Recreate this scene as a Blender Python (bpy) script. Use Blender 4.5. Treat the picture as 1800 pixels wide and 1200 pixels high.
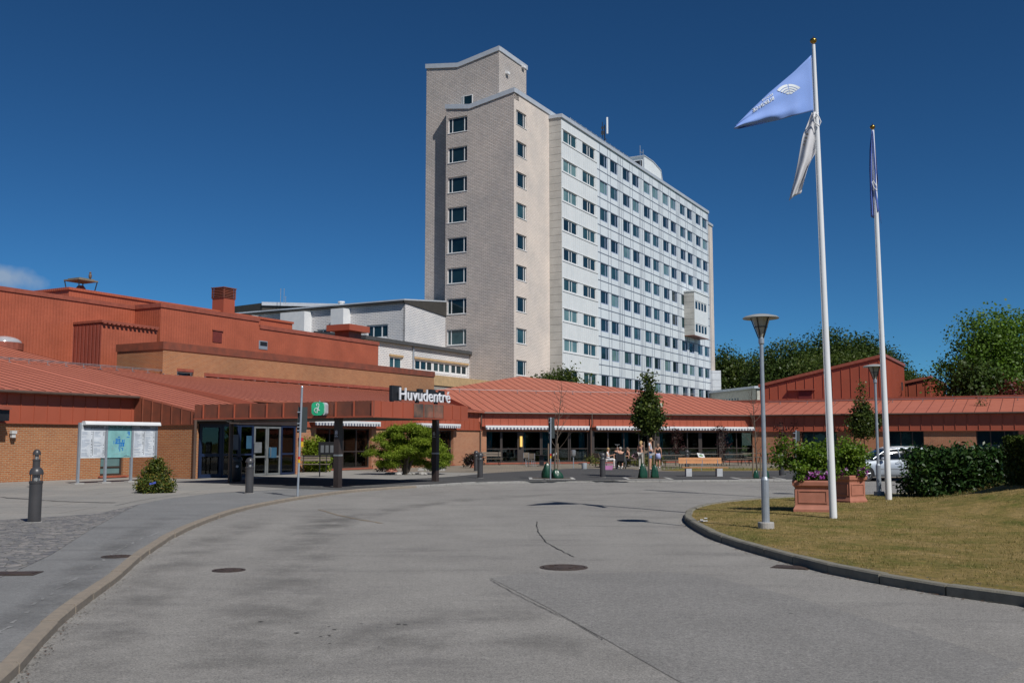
import bpy, math, random
import numpy as np
from mathutils import Vector, Matrix
for o in list(bpy.data.objects): bpy.data.objects.remove(o)
S = bpy.context.scene
COL = S.collection
# ---------------------------------------------------------------- camera
EYE = 1.65
PITCH = math.atan(0.1)
cam = bpy.data.cameras.new("camera"); cam.lens = 35.0; cam.sensor_width = 36.0
cam.clip_start = 0.1; cam.clip_end = 5000
camo = bpy.data.objects.new("camera", cam); COL.objects.link(camo)
camo.location = (0, 0, EYE); camo.rotation_euler = (math.pi/2 + PITCH, 0, 0)
S.camera = camo
# ---------------------------------------------------------------- light and sky
SUN_AZ = math.radians(56); SUN_EL = math.radians(47)
SX, SY = math.cos(SUN_AZ), -math.sin(SUN_AZ)
sdir = Vector((SX*math.cos(SUN_EL), SY*math.cos(SUN_EL), math.sin(SUN_EL)))
sl = bpy.data.lights.new("sun", 'SUN'); sl.energy = 4.6; sl.angle = math.radians(0.53); sl.color = (1, .97, .925)
so = bpy.data.objects.new("sun", sl); COL.objects.link(so)
so.rotation_euler = sdir.to_track_quat('Z', 'Y').to_euler(); so.location = (40, -40, 60)
W = bpy.data.worlds.new("World"); S.world = W; W.use_nodes = True
wt = W.node_tree; wt.nodes.clear()
wo = wt.nodes.new('ShaderNodeOutputWorld'); wb = wt.nodes.new('ShaderNodeBackground')
sk = wt.nodes.new('ShaderNodeTexSky'); sk.sky_type = 'NISHITA'; sk.sun_disc = False
sk.sun_elevation = SUN_EL; sk.sun_rotation = math.atan2(SX, SY)
sk.altitude = 800; sk.air_density = 0.75; sk.dust_density = 0.0; sk.ozone_density = 5.0
wb.inputs['Strength'].default_value = 0.05
# one small cloud low on the left, drawn by direction at infinity
tc = wt.nodes.new('ShaderNodeTexCoord')
nz = wt.nodes.new('ShaderNodeTexNoise'); nz.inputs['Scale'].default_value = 26; nz.inputs['Detail'].default_value = 6
wt.links.new(tc.outputs['Generated'], nz.inputs['Vector'])
cd = Vector((-.511, .995, .166)).normalized()
dist = wt.nodes.new('ShaderNodeVectorMath'); dist.operation = 'SUBTRACT'; dist.inputs[1].default_value = cd
wt.links.new(tc.outputs['Generated'], dist.inputs[0])
sc_ = wt.nodes.new('ShaderNodeVectorMath'); sc_.operation = 'MULTIPLY'; sc_.inputs[1].default_value = (1/.038, 1/.038, 1/.016)
wt.links.new(dist.outputs[0], sc_.inputs[0])
ln = wt.nodes.new('ShaderNodeVectorMath'); ln.operation = 'LENGTH'; wt.links.new(sc_.outputs[0], ln.inputs[0])
mm = wt.nodes.new('ShaderNodeMath'); mm.operation = 'MULTIPLY_ADD'; mm.inputs[1].default_value = -0.5; mm.inputs[2].default_value = 0.52
wt.links.new(ln.outputs['Value'], mm.inputs[0])
ad = wt.nodes.new('ShaderNodeMath'); ad.operation = 'ADD'; wt.links.new(mm.outputs[0], ad.inputs[0]); wt.links.new(nz.outputs['Fac'], ad.inputs[1])
cr = wt.nodes.new('ShaderNodeMapRange'); cr.inputs[1].default_value = .62; cr.inputs[2].default_value = .95; cr.inputs[4].default_value = .75
wt.links.new(ad.outputs[0], cr.inputs[0])
mx = wt.nodes.new('ShaderNodeMix'); mx.data_type = 'RGBA'; mx.inputs['B'].default_value = (6.5, 8.0, 10.0, 1)
gm_ = wt.nodes.new('ShaderNodeGamma'); gm_.inputs['Gamma'].default_value = 1.22   # polarised deep blue of the photograph
wt.links.new(sk.outputs[0], gm_.inputs['Color'])
hs = wt.nodes.new('ShaderNodeHueSaturation'); hs.inputs['Saturation'].default_value = 1.0; hs.inputs['Value'].default_value = 1.0
wt.links.new(gm_.outputs[0], hs.inputs['Color'])
ti = wt.nodes.new('ShaderNodeMix'); ti.data_type = 'RGBA'; ti.blend_type = 'MULTIPLY'; ti.inputs['Factor'].default_value = 1; ti.inputs['B'].default_value = (.38, .76, .876, 1)
wt.links.new(hs.outputs[0], ti.inputs['A']); wt.links.new(ti.outputs['Result'], mx.inputs['A']); wt.links.new(cr.outputs[0], mx.inputs['Factor'])
wt.links.new(mx.outputs['Result'], wb.inputs['Color']); wt.links.new(wb.outputs[0], wo.inputs['Surface'])
S.view_settings.view_transform = 'Standard'; S.view_settings.look = 'None'
S.view_settings.gamma = 1; S.view_settings.exposure = 0.0
# ---------------------------------------------------------------- surveying helpers
F = 1750.0; CP, SP = math.cos(PITCH), math.sin(PITCH)
TH = math.radians(28.5); TS, TC = math.sin(TH), math.cos(TH)
def ray(px, py):
    u = (px-900)/F; v = (600-py)/F
    return u, CP-v*SP, SP+v*CP
def G(px, py, z=0.0):
    u, y, k = ray(px, py); t = (z-EYE)/k
    return Vector((u*t, y*t, z))
def at(px, py, Y):
    u, y, k = ray(px, py); t = Y/y
    return Vector((u*t, Y, EYE+k*t))
def ab(p): return TS*p[0]+TC*p[1], -TC*p[0]+TS*p[1]
def P(a, b, z=0.0): return Vector((TS*a-TC*b, TC*a+TS*b, z))
def Rb(px, py, b):
    u, y, k = ray(px, py); t = b/(-TC*u+TS*y)
    return ab((u*t, y*t))[0], EYE+k*t
def Ra(px, py, a):
    u, y, k = ray(px, py); t = a/(TS*u+TC*y)
    return ab((u*t, y*t))[1], EYE+k*t
def onplane(px, py, p0, n):
    d = Vector(ray(px, py)); o = Vector((0, 0, EYE))
    return o + d*((Vector(p0)-o).dot(n)/d.dot(n))
D1 = Vector((TS, TC, 0)); DG = Vector((-TC, TS, 0)); Z = Vector((0, 0, 1))
# ---------------------------------------------------------------- scene helpers
ORG = {}
def tag(o, label=None, cat=None, group=None, kind=None):
    if label: o['label'] = label
    if cat: o['category'] = cat
    if group: o['group'] = group
    if kind: o['kind'] = kind
    return o
def thing(name, label, cat, loc=(0, 0, 0), group=None):
    o = bpy.data.objects.new(name, None); COL.objects.link(o); o.empty_display_size = .2
    o.location = loc; ORG[o] = Vector(loc)
    return tag(o, label, cat, group)
def dup(root, loc, rotz=0.0, label=None, group=None, scale=None):
    r = root.copy(); COL.objects.link(r); r.location = loc; r.rotation_euler = (0, 0, rotz)
    if label: r['label'] = label
    if group: r['group'] = group
    if scale: r.scale = scale
    for ch in list(root.children):
        c = ch.copy(); COL.objects.link(c); c.parent = r
        for g in list(ch.children):
            d = g.copy(); COL.objects.link(d); d.parent = c
    return r
def V(*a): return Vector(a)
class MB:
    def __init__(s): s.v = []; s.f = []; s.m = []; s.uvm = None
    def face(s, pts, m=0):
        n = len(s.v); s.v += [tuple(p) for p in pts]; s.f.append(tuple(range(n, n+len(pts)))); s.m.append(m)
    def mesh(s, vs, fs, m=0):
        n = len(s.v); s.v += [tuple(p) for p in vs]
        for f in fs: s.f.append(tuple(i+n for i in f)); s.m.append(m)
    def pbox(s, o, a, b, c, m=0):
        o = Vector(o); a = Vector(a); b = Vector(b); c = Vector(c)
        if a.cross(b).dot(c) < 0: a, b = b, a
        q = [o, o+a, o+a+b, o+b, o+c, o+a+c, o+a+b+c, o+b+c]
        s.mesh(q, [(0, 3, 2, 1), (4, 5, 6, 7), (0, 1, 5, 4), (1, 2, 6, 5), (2, 3, 7, 6), (3, 0, 4, 7)], m)
    def box(s, cx, cy, z0, lx, ly, lz, rot=0.0, m=0):
        ex = V(math.cos(rot), math.sin(rot), 0); ey = V(-math.sin(rot), math.cos(rot), 0)
        s.pbox(V(cx, cy, z0)-ex*lx/2-ey*ly/2, ex*lx, ey*ly, V(0, 0, lz), m)
    def prism(s, pts, ext, m=0):
        pts = [Vector(p) for p in pts]; ext = Vector(ext); n = len(pts)
        nn = sum(((pts[i]-pts[0]).cross(pts[(i+1) % n]-pts[0]) for i in range(n)), Vector())
        if nn.dot(ext) < 0: pts.reverse()
        vs = pts+[p+ext for p in pts]
        s.mesh(vs, [tuple(range(n-1, -1, -1)), tuple(range(n, 2*n))]+[(i, (i+1) % n, n+(i+1) % n, n+i) for i in range(n)], m)
    def path(s, pts, rad, n=8, m=0, caps=True):
        pts = [Vector(p) for p in pts]
        if not hasattr(rad, '__len__'): rad = [rad]*len(pts)
        vs = []; L = len(pts); up = None
        for i, p in enumerate(pts):
            t = (pts[min(i+1, L-1)]-pts[max(i-1, 0)]).normalized()
            if up is None or abs(up.dot(t)) > .95: up = V(0, 0, 1) if abs(t.z) < .9 else V(1, 0, 0)
            x = t.cross(up).normalized(); y = x.cross(t).normalized(); up = y
            for k in range(n):
                an = 2*math.pi*k/n
                vs.append(p+x*math.cos(an)*rad[i]+y*math.sin(an)*rad[i])
        fs = [(i*n+k, i*n+(k+1) % n, (i+1)*n+(k+1) % n, (i+1)*n+k) for i in range(L-1) for k in range(n)]
        if caps: fs += [tuple(range(n-1, -1, -1)), tuple(range((L-1)*n, L*n))]
        s.mesh(vs, fs, m)
    def lathe(s, c, prof, n=16, m=0, caps=True, sx=1, sy=1):
        c = Vector(c); vs = []
        for r, z in prof:
            for k in range(n):
                an = 2*math.pi*k/n; vs.append(c+V(r*math.cos(an)*sx, r*math.sin(an)*sy, z))
        L = len(prof); fs = [(i*n+k, i*n+(k+1) % n, (i+1)*n+(k+1) % n, (i+1)*n+k) for i in range(L-1) for k in range(n)]
        if caps: fs += [tuple(range(n-1, -1, -1)), tuple(range((L-1)*n, L*n))]
        s.mesh(vs, fs, m)
    def ball(s, c, r, sc=(1, 1, 1), n=10, k=7, m=0):
        pr = [(max(1e-4, math.sin(math.pi*i/k))*r, -math.cos(math.pi*i/k)*r*sc[2]) for i in range(k+1)]
        s.lathe(c, pr, n, m, False, sc[0], sc[1])
    def build(s, name, mats, parent=None, smooth=False, org=None, label=None):
        me = bpy.data.meshes.new(name)
        o0 = ORG.get(parent) if parent is not None else (Vector(org) if org is not None else Vector((0, 0, 0)))
        va = np.array(s.v, dtype=np.float64).reshape(-1, 3)
        me.from_pydata((va-np.array(o0)).tolist(), [], s.f)
        if not isinstance(mats, (list, tuple)): mats = [mats]
        for m in mats: me.materials.append(m)
        me.polygons.foreach_set('material_index', s.m)
        if smooth:
            me.polygons.foreach_set('use_smooth', [True]*len(s.f))
        # metric UVs, laid along each face
        uv = me.uv_layers.new(name='UVMap'); data = []
        for p in me.polygons:
            nrm = p.normal
            if abs(nrm.z) > .96: t = Vector((1, 0, 0)); w = Vector((0, 1, 0))
            else:
                t = Z.cross(nrm).normalized(); w = nrm.cross(t)
            for vi in p.vertices:
                q = me.vertices[vi].co+o0
                data += [q.dot(t), q.dot(w)]
        uv.data.foreach_set('uv', data)
        o = bpy.data.objects.new(name, me); COL.objects.link(o)
        if smooth == 'auto':
            try:
                me.set_sharp_from_angle(angle=math.radians(40))
            except Exception: pass
        if parent is not None: o.parent = parent; ORG[o] = Vector(o0)
        else: o.location = o0; ORG[o] = Vector(o0)
        if label: o['label'] = label
        return o
# ---------------------------------------------------------------- materials
def newmat(name):
    m = bpy.data.materials.new(name); m.use_nodes = True
    return m, m.node_tree, m.node_tree.nodes['Principled BSDF']
def N(t, k, **kw):
    n = t.nodes.new(k)
    for a, b in kw.items(): setattr(n, a, b)
    return n
def c4(c): return (c[0], c[1], c[2], 1)
def ramp(t, fac, stops):
    r = N(t, 'ShaderNodeValToRGB'); e = r.color_ramp.elements
    while len(e) < len(stops): e.new(.5)
    for i, (p, c) in enumerate(stops): e[i].position = p; e[i].color = c4(c)
    t.links.new(fac, r.inputs[0]); return r.outputs[0]
def mixc(t, fac, a, b, mode='MIX'):
    m = N(t, 'ShaderNodeMix', data_type='RGBA', blend_type=mode)
    if hasattr(fac, 'links'): t.links.new(fac, m.inputs['Factor'])
    else: m.inputs['Factor'].default_value = fac
    for s, v in (('A', a), ('B', b)):
        if hasattr(v, 'links'): t.links.new(v, m.inputs[s])
        else: m.inputs[s].default_value = c4(v)
    return m.outputs['Result']
def noise(t, vec, scale, detail=4, rough=.55):
    n = N(t, 'ShaderNodeTexNoise'); n.inputs['Scale'].default_value = scale; n.inputs['Detail'].default_value = detail; n.inputs['Roughness'].default_value = rough
    t.links.new(vec, n.inputs['Vector']); return n.outputs['Fac']
def bump(t, b, h, strength=.3, dist=.02):
    k = N(t, 'ShaderNodeBump'); k.inputs['Strength'].default_value = strength; k.inputs['Distance'].default_value = dist
    t.links.new(h, k.inputs['Height']); t.links.new(k.outputs[0], b.inputs['Normal'])
def M(name, c, c2=None, scale=3, rough=.6, metal=0, spec=.5, bmp=0, bs=40, big=.12, coat=0):
    """plain surface with large-scale and fine variation of its own colour"""
    m, t, b = newmat(name)
    tc = N(t, 'ShaderNodeTexCoord'); v = tc.outputs['Object']
    c2 = c2 or tuple(x*.72 for x in c)
    f = noise(t, v, scale, 6)
    col = ramp(t, f, [(.35, c), (.72, c2)])
    f2 = noise(t, v, scale*.13, 3)
    col = mixc(t, f2, col, (1-big, 1-big, 1-big), 'MULTIPLY') if big else col
    t.links.new(col, b.inputs['Base Color'])
    b.inputs['Roughness'].default_value = rough; b.inputs['Metallic'].default_value = metal
    b.inputs['Specular IOR Level'].default_value = spec
    if coat: b.inputs['Coat Weight'].default_value = coat
    if bmp: bump(t, b, noise(t, v, bs, 4), bmp, .02)
    return m
def brick(name, c1, c2, mortar, w, h, ms, rough=.85, bs=.5, stain=.25, bd=.012, hl=.0):
    m, t, b = newmat(name)
    tc = N(t, 'ShaderNodeTexCoord'); uv = tc.outputs['UV']; ob = tc.outputs['Object']
    br = N(t, 'ShaderNodeTexBrick'); t.links.new(uv, br.inputs['Vector'])
    br.inputs['Color1'].default_value = c4(c1); br.inputs['Color2'].default_value = c4(c2); br.inputs['Mortar'].default_value = c4(mortar)
    br.inputs['Scale'].default_value = 1; br.inputs['Brick Width'].default_value = w; br.inputs['Row Height'].default_value = h
    br.inputs['Mortar Size'].default_value = ms; br.inputs['Mortar Smooth'].default_value = .2; br.inputs['Bias'].default_value = -.1
    n1 = noise(t, uv, 1.6, 5); n2 = noise(t, ob, .25, 4); n3 = noise(t, uv, 14, 3)
    col = mixc(t, n1, br.outputs['Color'], (1-stain, 1-stain, 1-stain*.9), 'MULTIPLY')
    g = ramp(t, n2, [(.35, (1.08, 1.04, 1.0)), (.7, (.86, .86, .86))])
    col = mixc(t, 1.0, col, g, 'MULTIPLY')
    g3 = ramp(t, n3, [(.3, (1.12, 1.1, 1.08)), (.7, (.84, .84, .84))]); col = mixc(t, .8, col, g3, 'MULTIPLY')
    t.links.new(col, b.inputs['Base Color']); b.inputs['Roughness'].default_value = rough
    b.inputs['Specular IOR Level'].default_value = .25
    h_ = N(t, 'ShaderNodeMath', operation='MULTIPLY_ADD'); t.links.new(n3, h_.inputs[0]); h_.inputs[1].default_value = .5
    inv = N(t, 'ShaderNodeMath', operation='SUBTRACT'); inv.inputs[0].default_value = 1; t.links.new(br.outputs['Fac'], inv.inputs[1])
    t.links.new(inv.outputs[0], h_.inputs[2]); bump(t, b, h_.outputs[0], bs, bd)
    return m
def ribbed(name, c, period=.2, horiz=False, rough=.5, spec=.35, depth=.02, c2=None, strength=.4):
    m, t, b = newmat(name)
    tc = N(t, 'ShaderNodeTexCoord'); uv = tc.outputs['UV']
    sx = N(t, 'ShaderNodeSeparateXYZ'); t.links.new(uv, sx.inputs[0])
    a = N(t, 'ShaderNodeMath', operation='MULTIPLY'); t.links.new(sx.outputs['Y' if horiz else 'X'], a.inputs[0]); a.inputs[1].default_value = 1/period
    fr = N(t, 'ShaderNodeMath', operation='FRACT'); t.links.new(a.outputs[0], fr.inputs[0])
    h = ramp(t, fr.outputs[0], [(0, (0, 0, 0)), (.06, (0, 0, 0)), (.14, (1, 1, 1)), (.5, (1, 1, 1))] if horiz else [(0, (0, 0, 0)), (.18, (0, 0, 0)), (.3, (1, 1, 1)), (.88, (1, 1, 1)), (1.0, (0, 0, 0))])
    f = noise(t, tc.outputs['Object'], .7, 5); f2 = noise(t, uv, 6, 4)
    c2 = c2 or tuple(x*.8 for x in c)
    col = ramp(t, f, [(.35, c), (.7, c2)])
    g3 = ramp(t, f2, [(.3, (1.05, 1.05, 1.05)), (.75, (.88, .88, .88))]); col = mixc(t, .8, col, g3, 'MULTIPLY')
    t.links.new(col, b.inputs['Base Color']); b.inputs['Roughness'].default_value = rough; b.inputs['Specular IOR Level'].default_value = spec
    bump(t, b, h, strength, depth)
    return m
def glassm(name, c, rough=.03, c2=None, sc=.5, spec=.5):
    m, t, b = newmat(name); tc = N(t, 'ShaderNodeTexCoord')
    f = noise(t, tc.outputs['Object'], sc, 3); col = ramp(t, f, [(.4, c), (.65, c2 or tuple(x*.6 for x in c))])
    t.links.new(col, b.inputs['Base Color']); b.inputs['Roughness'].default_value = rough; b.inputs['Specular IOR Level'].default_value = spec
    bump(t, b, noise(t, tc.outputs['Object'], 1.2, 2), .05, .05)
    return m
def clearglass(name, tint=(.55, .68, .68), spec=.5):
    m, t, b = newmat(name); out = t.nodes['Material Output']
    tr = N(t, 'ShaderNodeBsdfTransparent'); tr.inputs[0].default_value = c4(tint)
    gl = N(t, 'ShaderNodeBsdfGlossy'); gl.inputs['Roughness'].default_value = .015; gl.inputs['Color'].default_value = (.9, .95, .95, 1)
    fr = N(t, 'ShaderNodeFresnel'); fr.inputs['IOR'].default_value = 1.6
    tc = N(t, 'ShaderNodeTexCoord'); k = N(t, 'ShaderNodeBump'); k.inputs['Strength'].default_value = .04; k.inputs['Distance'].default_value = .05
    t.links.new(noise(t, tc.outputs['Object'], 1.0, 2), k.inputs['Height']); t.links.new(k.outputs[0], gl.inputs['Normal'])
    mx = N(t, 'ShaderNodeMixShader'); t.links.new(fr.outputs[0], mx.inputs[0]); t.links.new(tr.outputs[0], mx.inputs[1]); t.links.new(gl.outputs[0], mx.inputs[2])
    t.links.new(mx.outputs[0], out.inputs['Surface']); return m
def leafm(name, ca, cb, cc=None, trans=.25, rough=.45):
    m, t, b = newmat(name); out = t.nodes['Material Output']
    g = N(t, 'ShaderNodeNewGeometry'); tc = N(t, 'ShaderNodeTexCoord')
    st = [(0, ca), (.6, cb)]+([(1.0, cc)] if cc else [])
    col = ramp(t, g.outputs['Random Per Island'], st)
    f = noise(t, tc.outputs['Object'], .9, 3); gg = ramp(t, f, [(.35, (1.25, 1.2, .9)), (.7, (.7, .75, .8))])
    col = mixc(t, .7, col, gg, 'MULTIPLY')
    t.links.new(col, b.inputs['Base Color']); b.inputs['Roughness'].default_value = rough; b.inputs['Specular IOR Level'].default_value = .2
    tl = N(t, 'ShaderNodeBsdfTranslucent'); t.links.new(mixc(t, 1.0, col, (1.1, 1.25, .5), 'MULTIPLY'), tl.inputs[0])
    mx = N(t, 'ShaderNodeMixShader'); mx.inputs[0].default_value = trans
    t.links.new(b.outputs[0], mx.inputs[1]); t.links.new(tl.outputs[0], mx.inputs[2]); t.links.new(mx.outputs[0], out.inputs['Surface'])
    return m
RED = (.37, .092, .05)
m_roof = M('roof_sheet', (.47, .152, .094), (.42, .13, .080), 1.3, .55, spec=.35, big=.2)
m_seam = M('roof_seam', (.15, .045, .03), rough=.6)
m_panel = M('red_panel', RED, (.33, .082, .044), 1.1, .5, spec=.35, big=.2)
m_dkpanel = M('dark_shaded_panel', (.26, .08, .045), (.16, .062, .04), 2.2, .45, spec=.4, big=.3)  # dark red; on camera-facing fascias their grazing-light shade is in the colour
m_corr = ribbed('red_corrugated', (.40, .105, .055), .22, depth=.03)
m_corrd = ribbed('red_corrugated_coarse', (.30, .075, .05), .34, depth=.07, strength=1)
m_trim = M('red_trim', (.33, .095, .06), rough=.5, spec=.35)
m_brick = brick('orange_brick', (.35, .12, .045), (.43, .17, .065), (.37, .28, .18), .25, .075, .013, stain=.2)
m_brickp = brick('orange_brick_pier', (.46, .185, .09), (.39, .13, .06), (.40, .30, .21), .25, .075, .012, stain=.18)
m_beige = brick('beige_block', (.72, .665, .63), (.62, .572, .54), (.42, .39, .36), .5, .165, .035, bs=1.0, stain=.3, bd=.05)
m_beige2 = brick('beige_block_fine', (.74, .672, .62), (.68, .615, .565), (.46, .42, .37), .5, .165, .02, bs=.35, stain=.10, bd=.02)
m_wbrick = brick('white_brick', (.74, .74, .74), (.66, .67, .69), (.42, .43, .45), .5, .18, .022, bs=.8, stain=.12, bd=.04)
m_gbrick = brick('grey_beige_block', (.43, .41, .36), (.38, .36, .32), (.22, .21, .19), .4, .16, .022, bs=.8, stain=.2, bd=.03)
m_white = M('white_paint', (.74, .74, .73), (.66, .67, .68), 2, .45)
m_wpanel = M('white_facade_panel', (.70, .74, .76), (.64, .69, .72), 1.2, .42, big=.1)
m_wrib = ribbed('white_ribbed_sheet', (.68, .70, .70), .62, depth=.035, rough=.5, c2=(.62, .645, .65))
m_greyh = ribbed('light_grey_lapped_sheet', (.47, .455, .42), .9, horiz=True, depth=.06, rough=.6)
m_lead = M('light_metal_cap', (.55, .58, .62), (.48, .51, .55), 2, .45, metal=.2)
m_joint = M('blue_grey_joint', (.19, .22, .28), rough=.6)
m_blueframe = M('blue_grey_frame', (.30, .36, .50), rough=.5)
m_darkroof = M('dark_roof_felt', (.065, .067, .07), rough=.8)
m_darkwall = M('dark_brown_sheet', (.05, .046, .04), rough=.7)
m_ochre = M('ochre_band', (.52, .35, .18), rough=.7)
m_glassd = glassm('window_glass_dark', (.010, .030, .040), .04, (.004, .014, .020), .35)
m_glassm = glassm('window_glass_teal', (.035, .088, .10), .05, (.015, .045, .055), .6)
m_glassl = glassm('window_glass_blind', (.15, .25, .25), .09, (.09, .17, .18), .5)
m_clear = clearglass('clear_glass', (.66, .78, .78))
m_black = M('black_metal', (.018, .018, .02), rough=.4)
m_dkbrown = M('dark_brown_post', (.045, .032, .028), rough=.45)
m_brown = M('brown_metal', (.11, .07, .052), rough=.45)
m_bluep = M('blue_door_frame', (.011, .022, .062), rough=.45)  # blue dimmed: the canopy's shade is mixed into this colour
m_alu = M('aluminium', (.42, .44, .44), rough=.35, metal=.6)
m_galv = M('galvanised_steel', (.36, .40, .44), (.30, .33, .37), 8, .42, metal=.35)
m_bollard = M('charcoal_paint', (.062, .06, .062), rough=.38, spec=.5)
m_conc = M('concrete', (.42, .40, .37), (.33, .32, .30), 6, .9, bmp=.3)
m_stone = M('kerb_granite', (.27, .225, .175), (.21, .18, .145), 9, .9, bmp=.4, bs=60)
m_stone2 = M('kerb_concrete', (.21, .195, .155), (.15, .14, .11), 7, .9, bmp=.4, bs=60)
m_terra = M('terracotta', (.43, .17, .11), (.35, .135, .085), 5, .7, big=.2)
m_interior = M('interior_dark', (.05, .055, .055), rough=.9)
m_cur = M('turquoise_curtain', (.07, .30, .36), rough=.9)
m_wood = M('weathered_wood', (.17, .135, .10), (.11, .09, .07), 8, .8)
m_woodo = M('orange_wood', (.52, .23, .075), (.42, .17, .055), 9, .5)
m_bark = M('bark', (.13, .10, .075), (.08, .062, .045), 12, .9, bmp=.6)
m_stake = M('stake_wood', (.22, .16, .11), (.16, .12, .085), 10, .85)
m_rubber = M('tyre_rubber', (.015, .015, .015), rough=.8)
m_hose = M('snow_rail_steel', (.30, .31, .32), rough=.45, metal=.4)
m_frameb = M('window_frame_dark', (.045, .035, .030), rough=.5)
m_light = M('lamp_glass_milky', (.6, .6, .58), rough=.25)
# ================================================================ ground
RZ = -0.07
m_stone3 = M('kerb_pale', (.30, .29, .27), (.22, .215, .20), 9, .9)
def asphalt(name, c, c2, patch=True, dark=.0, speck=.5):
    m, t, b = newmat(name); tc = N(t, 'ShaderNodeTexCoord'); v = tc.outputs['Object']
    big = noise(t, v, .11, 6, .6); mid = noise(t, v, .9, 6, .65)
    mp = N(t, 'ShaderNodeMapping'); mp.inputs['Scale'].default_value = (.45, 1.5, 1); mp.inputs['Rotation'].default_value = (0, 0, math.radians(25)); t.links.new(v, mp.inputs[0])
    st = noise(t, mp.outputs[0], .8, 8, .7)
    fine = noise(t, v, 55, 4, .85); fine2 = noise(t, v, 14, 5, .8)
    col = ramp(t, big, [(.38, c), (.62, c2)])
    col = mixc(t, .5, col, ramp(t, mid, [(.35, (1.12, 1.12, 1.12)), (.65, (.85, .85, .85))]), 'MULTIPLY')
    if patch:
        col = mixc(t, 1.0, col, ramp(t, st, [(.0, (1, 1, 1)), (.52, (1, 1, 1)), (.68, (.78, .78, .79))]), 'MULTIPLY')
    col = mixc(t, speck, col, ramp(t, fine, [(.30, (.22, .22, .22)), (.48, (.92, .92, .92)), (.62, (1.3, 1.28, 1.25)), (.76, (2.3, 2.25, 2.15))]), 'MULTIPLY')
    col = mixc(t, .6, col, ramp(t, fine2, [(.3, (.68, .68, .68)), (.7, (1.32, 1.32, 1.32))]), 'MULTIPLY')
    t.links.new(col, b.inputs['Base Color']); b.inputs['Roughness'].default_value = .9; b.inputs['Specular IOR Level'].default_value = .3
    bump(t, b, fine, .55, .012); return m
m_road = asphalt('road_asphalt', (.255, .245, .228), (.222, .213, .20), speck=.9)
m_patch = asphalt('road_patch_asphalt', (.212, .206, .196), (.196, .19, .182), False, speck=.9)
m_walk = asphalt('footway_asphalt', (.20, .20, .197), (.178, .18, .18), True)
m_dark = asphalt('new_dark_asphalt', (.062, .061, .062), (.072, .071, .07), False, speck=.3)
m_grav = brick('cafe_paving', (.30, .262, .205), (.255, .225, .18), (.16, .145, .115), .3, .2, .02, stain=.3)
m_slab = brick('pale_paving_slabs', (.31, .305, .285), (.285, .28, .262), (.16, .155, .14), 2.6, 2.1, .02, stain=.25, bs=.2)
def cobblem():
    m, t, b = newmat('cobbles'); tc = N(t, 'ShaderNodeTexCoord'); v = tc.outputs['Object']
    vo = N(t, 'ShaderNodeTexVoronoi', feature='F1'); vo.inputs['Scale'].default_value = 8; t.links.new(v, vo.inputs['Vector'])
    ve = N(t, 'ShaderNodeTexVoronoi', feature='DISTANCE_TO_EDGE'); ve.inputs['Scale'].default_value = 8; t.links.new(v, ve.inputs['Vector'])
    sep = N(t, 'ShaderNodeSeparateColor'); t.links.new(vo.outputs['Color'], sep.inputs[0])
    col = ramp(t, sep.outputs[0], [(0, (.12, .12, .13)), (.5, (.19, .185, .18)), (1, (.27, .25, .235))])
    jn = ramp(t, ve.outputs['Distance'], [(0, (.35, .36, .28)), (.07, (1, 1, 1))])
    col = mixc(t, 1.0, col, jn, 'MULTIPLY'); t.links.new(col, b.inputs['Base Color']); b.inputs['Roughness'].default_value = .75
    bump(t, b, ve.outputs['Distance'], .8, .08); return m
m_cob = cobblem()
def grassm(name, a, b_, c_, sc=.5):
    m, t, b = newmat(name); tc = N(t, 'ShaderNodeTexCoord'); v = tc.outputs['Object']
    f = noise(t, v, sc*1.7, 8, .72); f2 = noise(t, v, 6, 6, .75); f3 = noise(t, v, 60, 3, .8)
    col = ramp(t, f, [(.34, a), (.5, b_), (.64, c_)])
    col = mixc(t, .9, col, ramp(t, f2, [(.32, (.55, .62, .55)), (.68, (1.4, 1.3, 1.2))]), 'MULTIPLY')
    col = mixc(t, .8, col, ramp(t, f3, [(.3, (.5, .55, .5)), (.7, (1.5, 1.4, 1.3))]), 'MULTIPLY')
    t.links.new(col, b.inputs['Base Color']); b.inputs['Roughness'].default_value = .95; b.inputs['Specular IOR Level'].default_value = .1
    bump(t, b, f3, .8, .03); return m
m_grass = grassm('dry_lawn', (.10, .115, .03), (.22, .17, .07), (.28, .21, .105))
m_field = grassm('far_ground_grass', (.06, .08, .025), (.09, .10, .03), (.12, .11, .04), .05)
def sheet(name, pts, m, z, kind='structure'):
    mb = MB(); mb.face([(p[0], p[1], z) for p in pts]); o = mb.build(name, m)
    if o.data.polygons[0].normal.z < 0: o.data.flip_normals()
    o['kind'] = kind; return o
sheet('ground', [(-900, -700), (900, -700), (900, 1500), (-900, 1500)], m_field, -.16)
sheet('road', [(-70, -60), (90, -60), (90, 84), (20, 84), (-70, 60)], m_road, RZ)
def catmull(pts, n=8):
    out = []; L = len(pts)
    for i in range(L-1):
        p0, p1, p2, p3 = pts[max(i-1, 0)], pts[i], pts[i+1], pts[min(i+2, L-1)]
        for k in range(n):
            t = k/n; out.append(.5*((2*p1)+(p2-p0)*t+(2*p0-5*p1+4*p2-p3)*t*t+(3*p1-p0-3*p2+p3)*t**3))
    out.append(pts[-1]); return out
KL = [(-420, 1700), (-140, 1310), (14, 1168), (70, 1108), (130, 1058), (200, 1008), (262, 960), (330, 924), (420, 893), (520, 874), (610, 862), (690, 856), (740, 853)]
kl = catmull([G(x, y, 0) for x, y in KL], 10)
front = [G(740, 853), G(830, 847.5), G(960, 845), (G(1180, 844)), G(1392, 843), G(1480, 842.5)]
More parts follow.
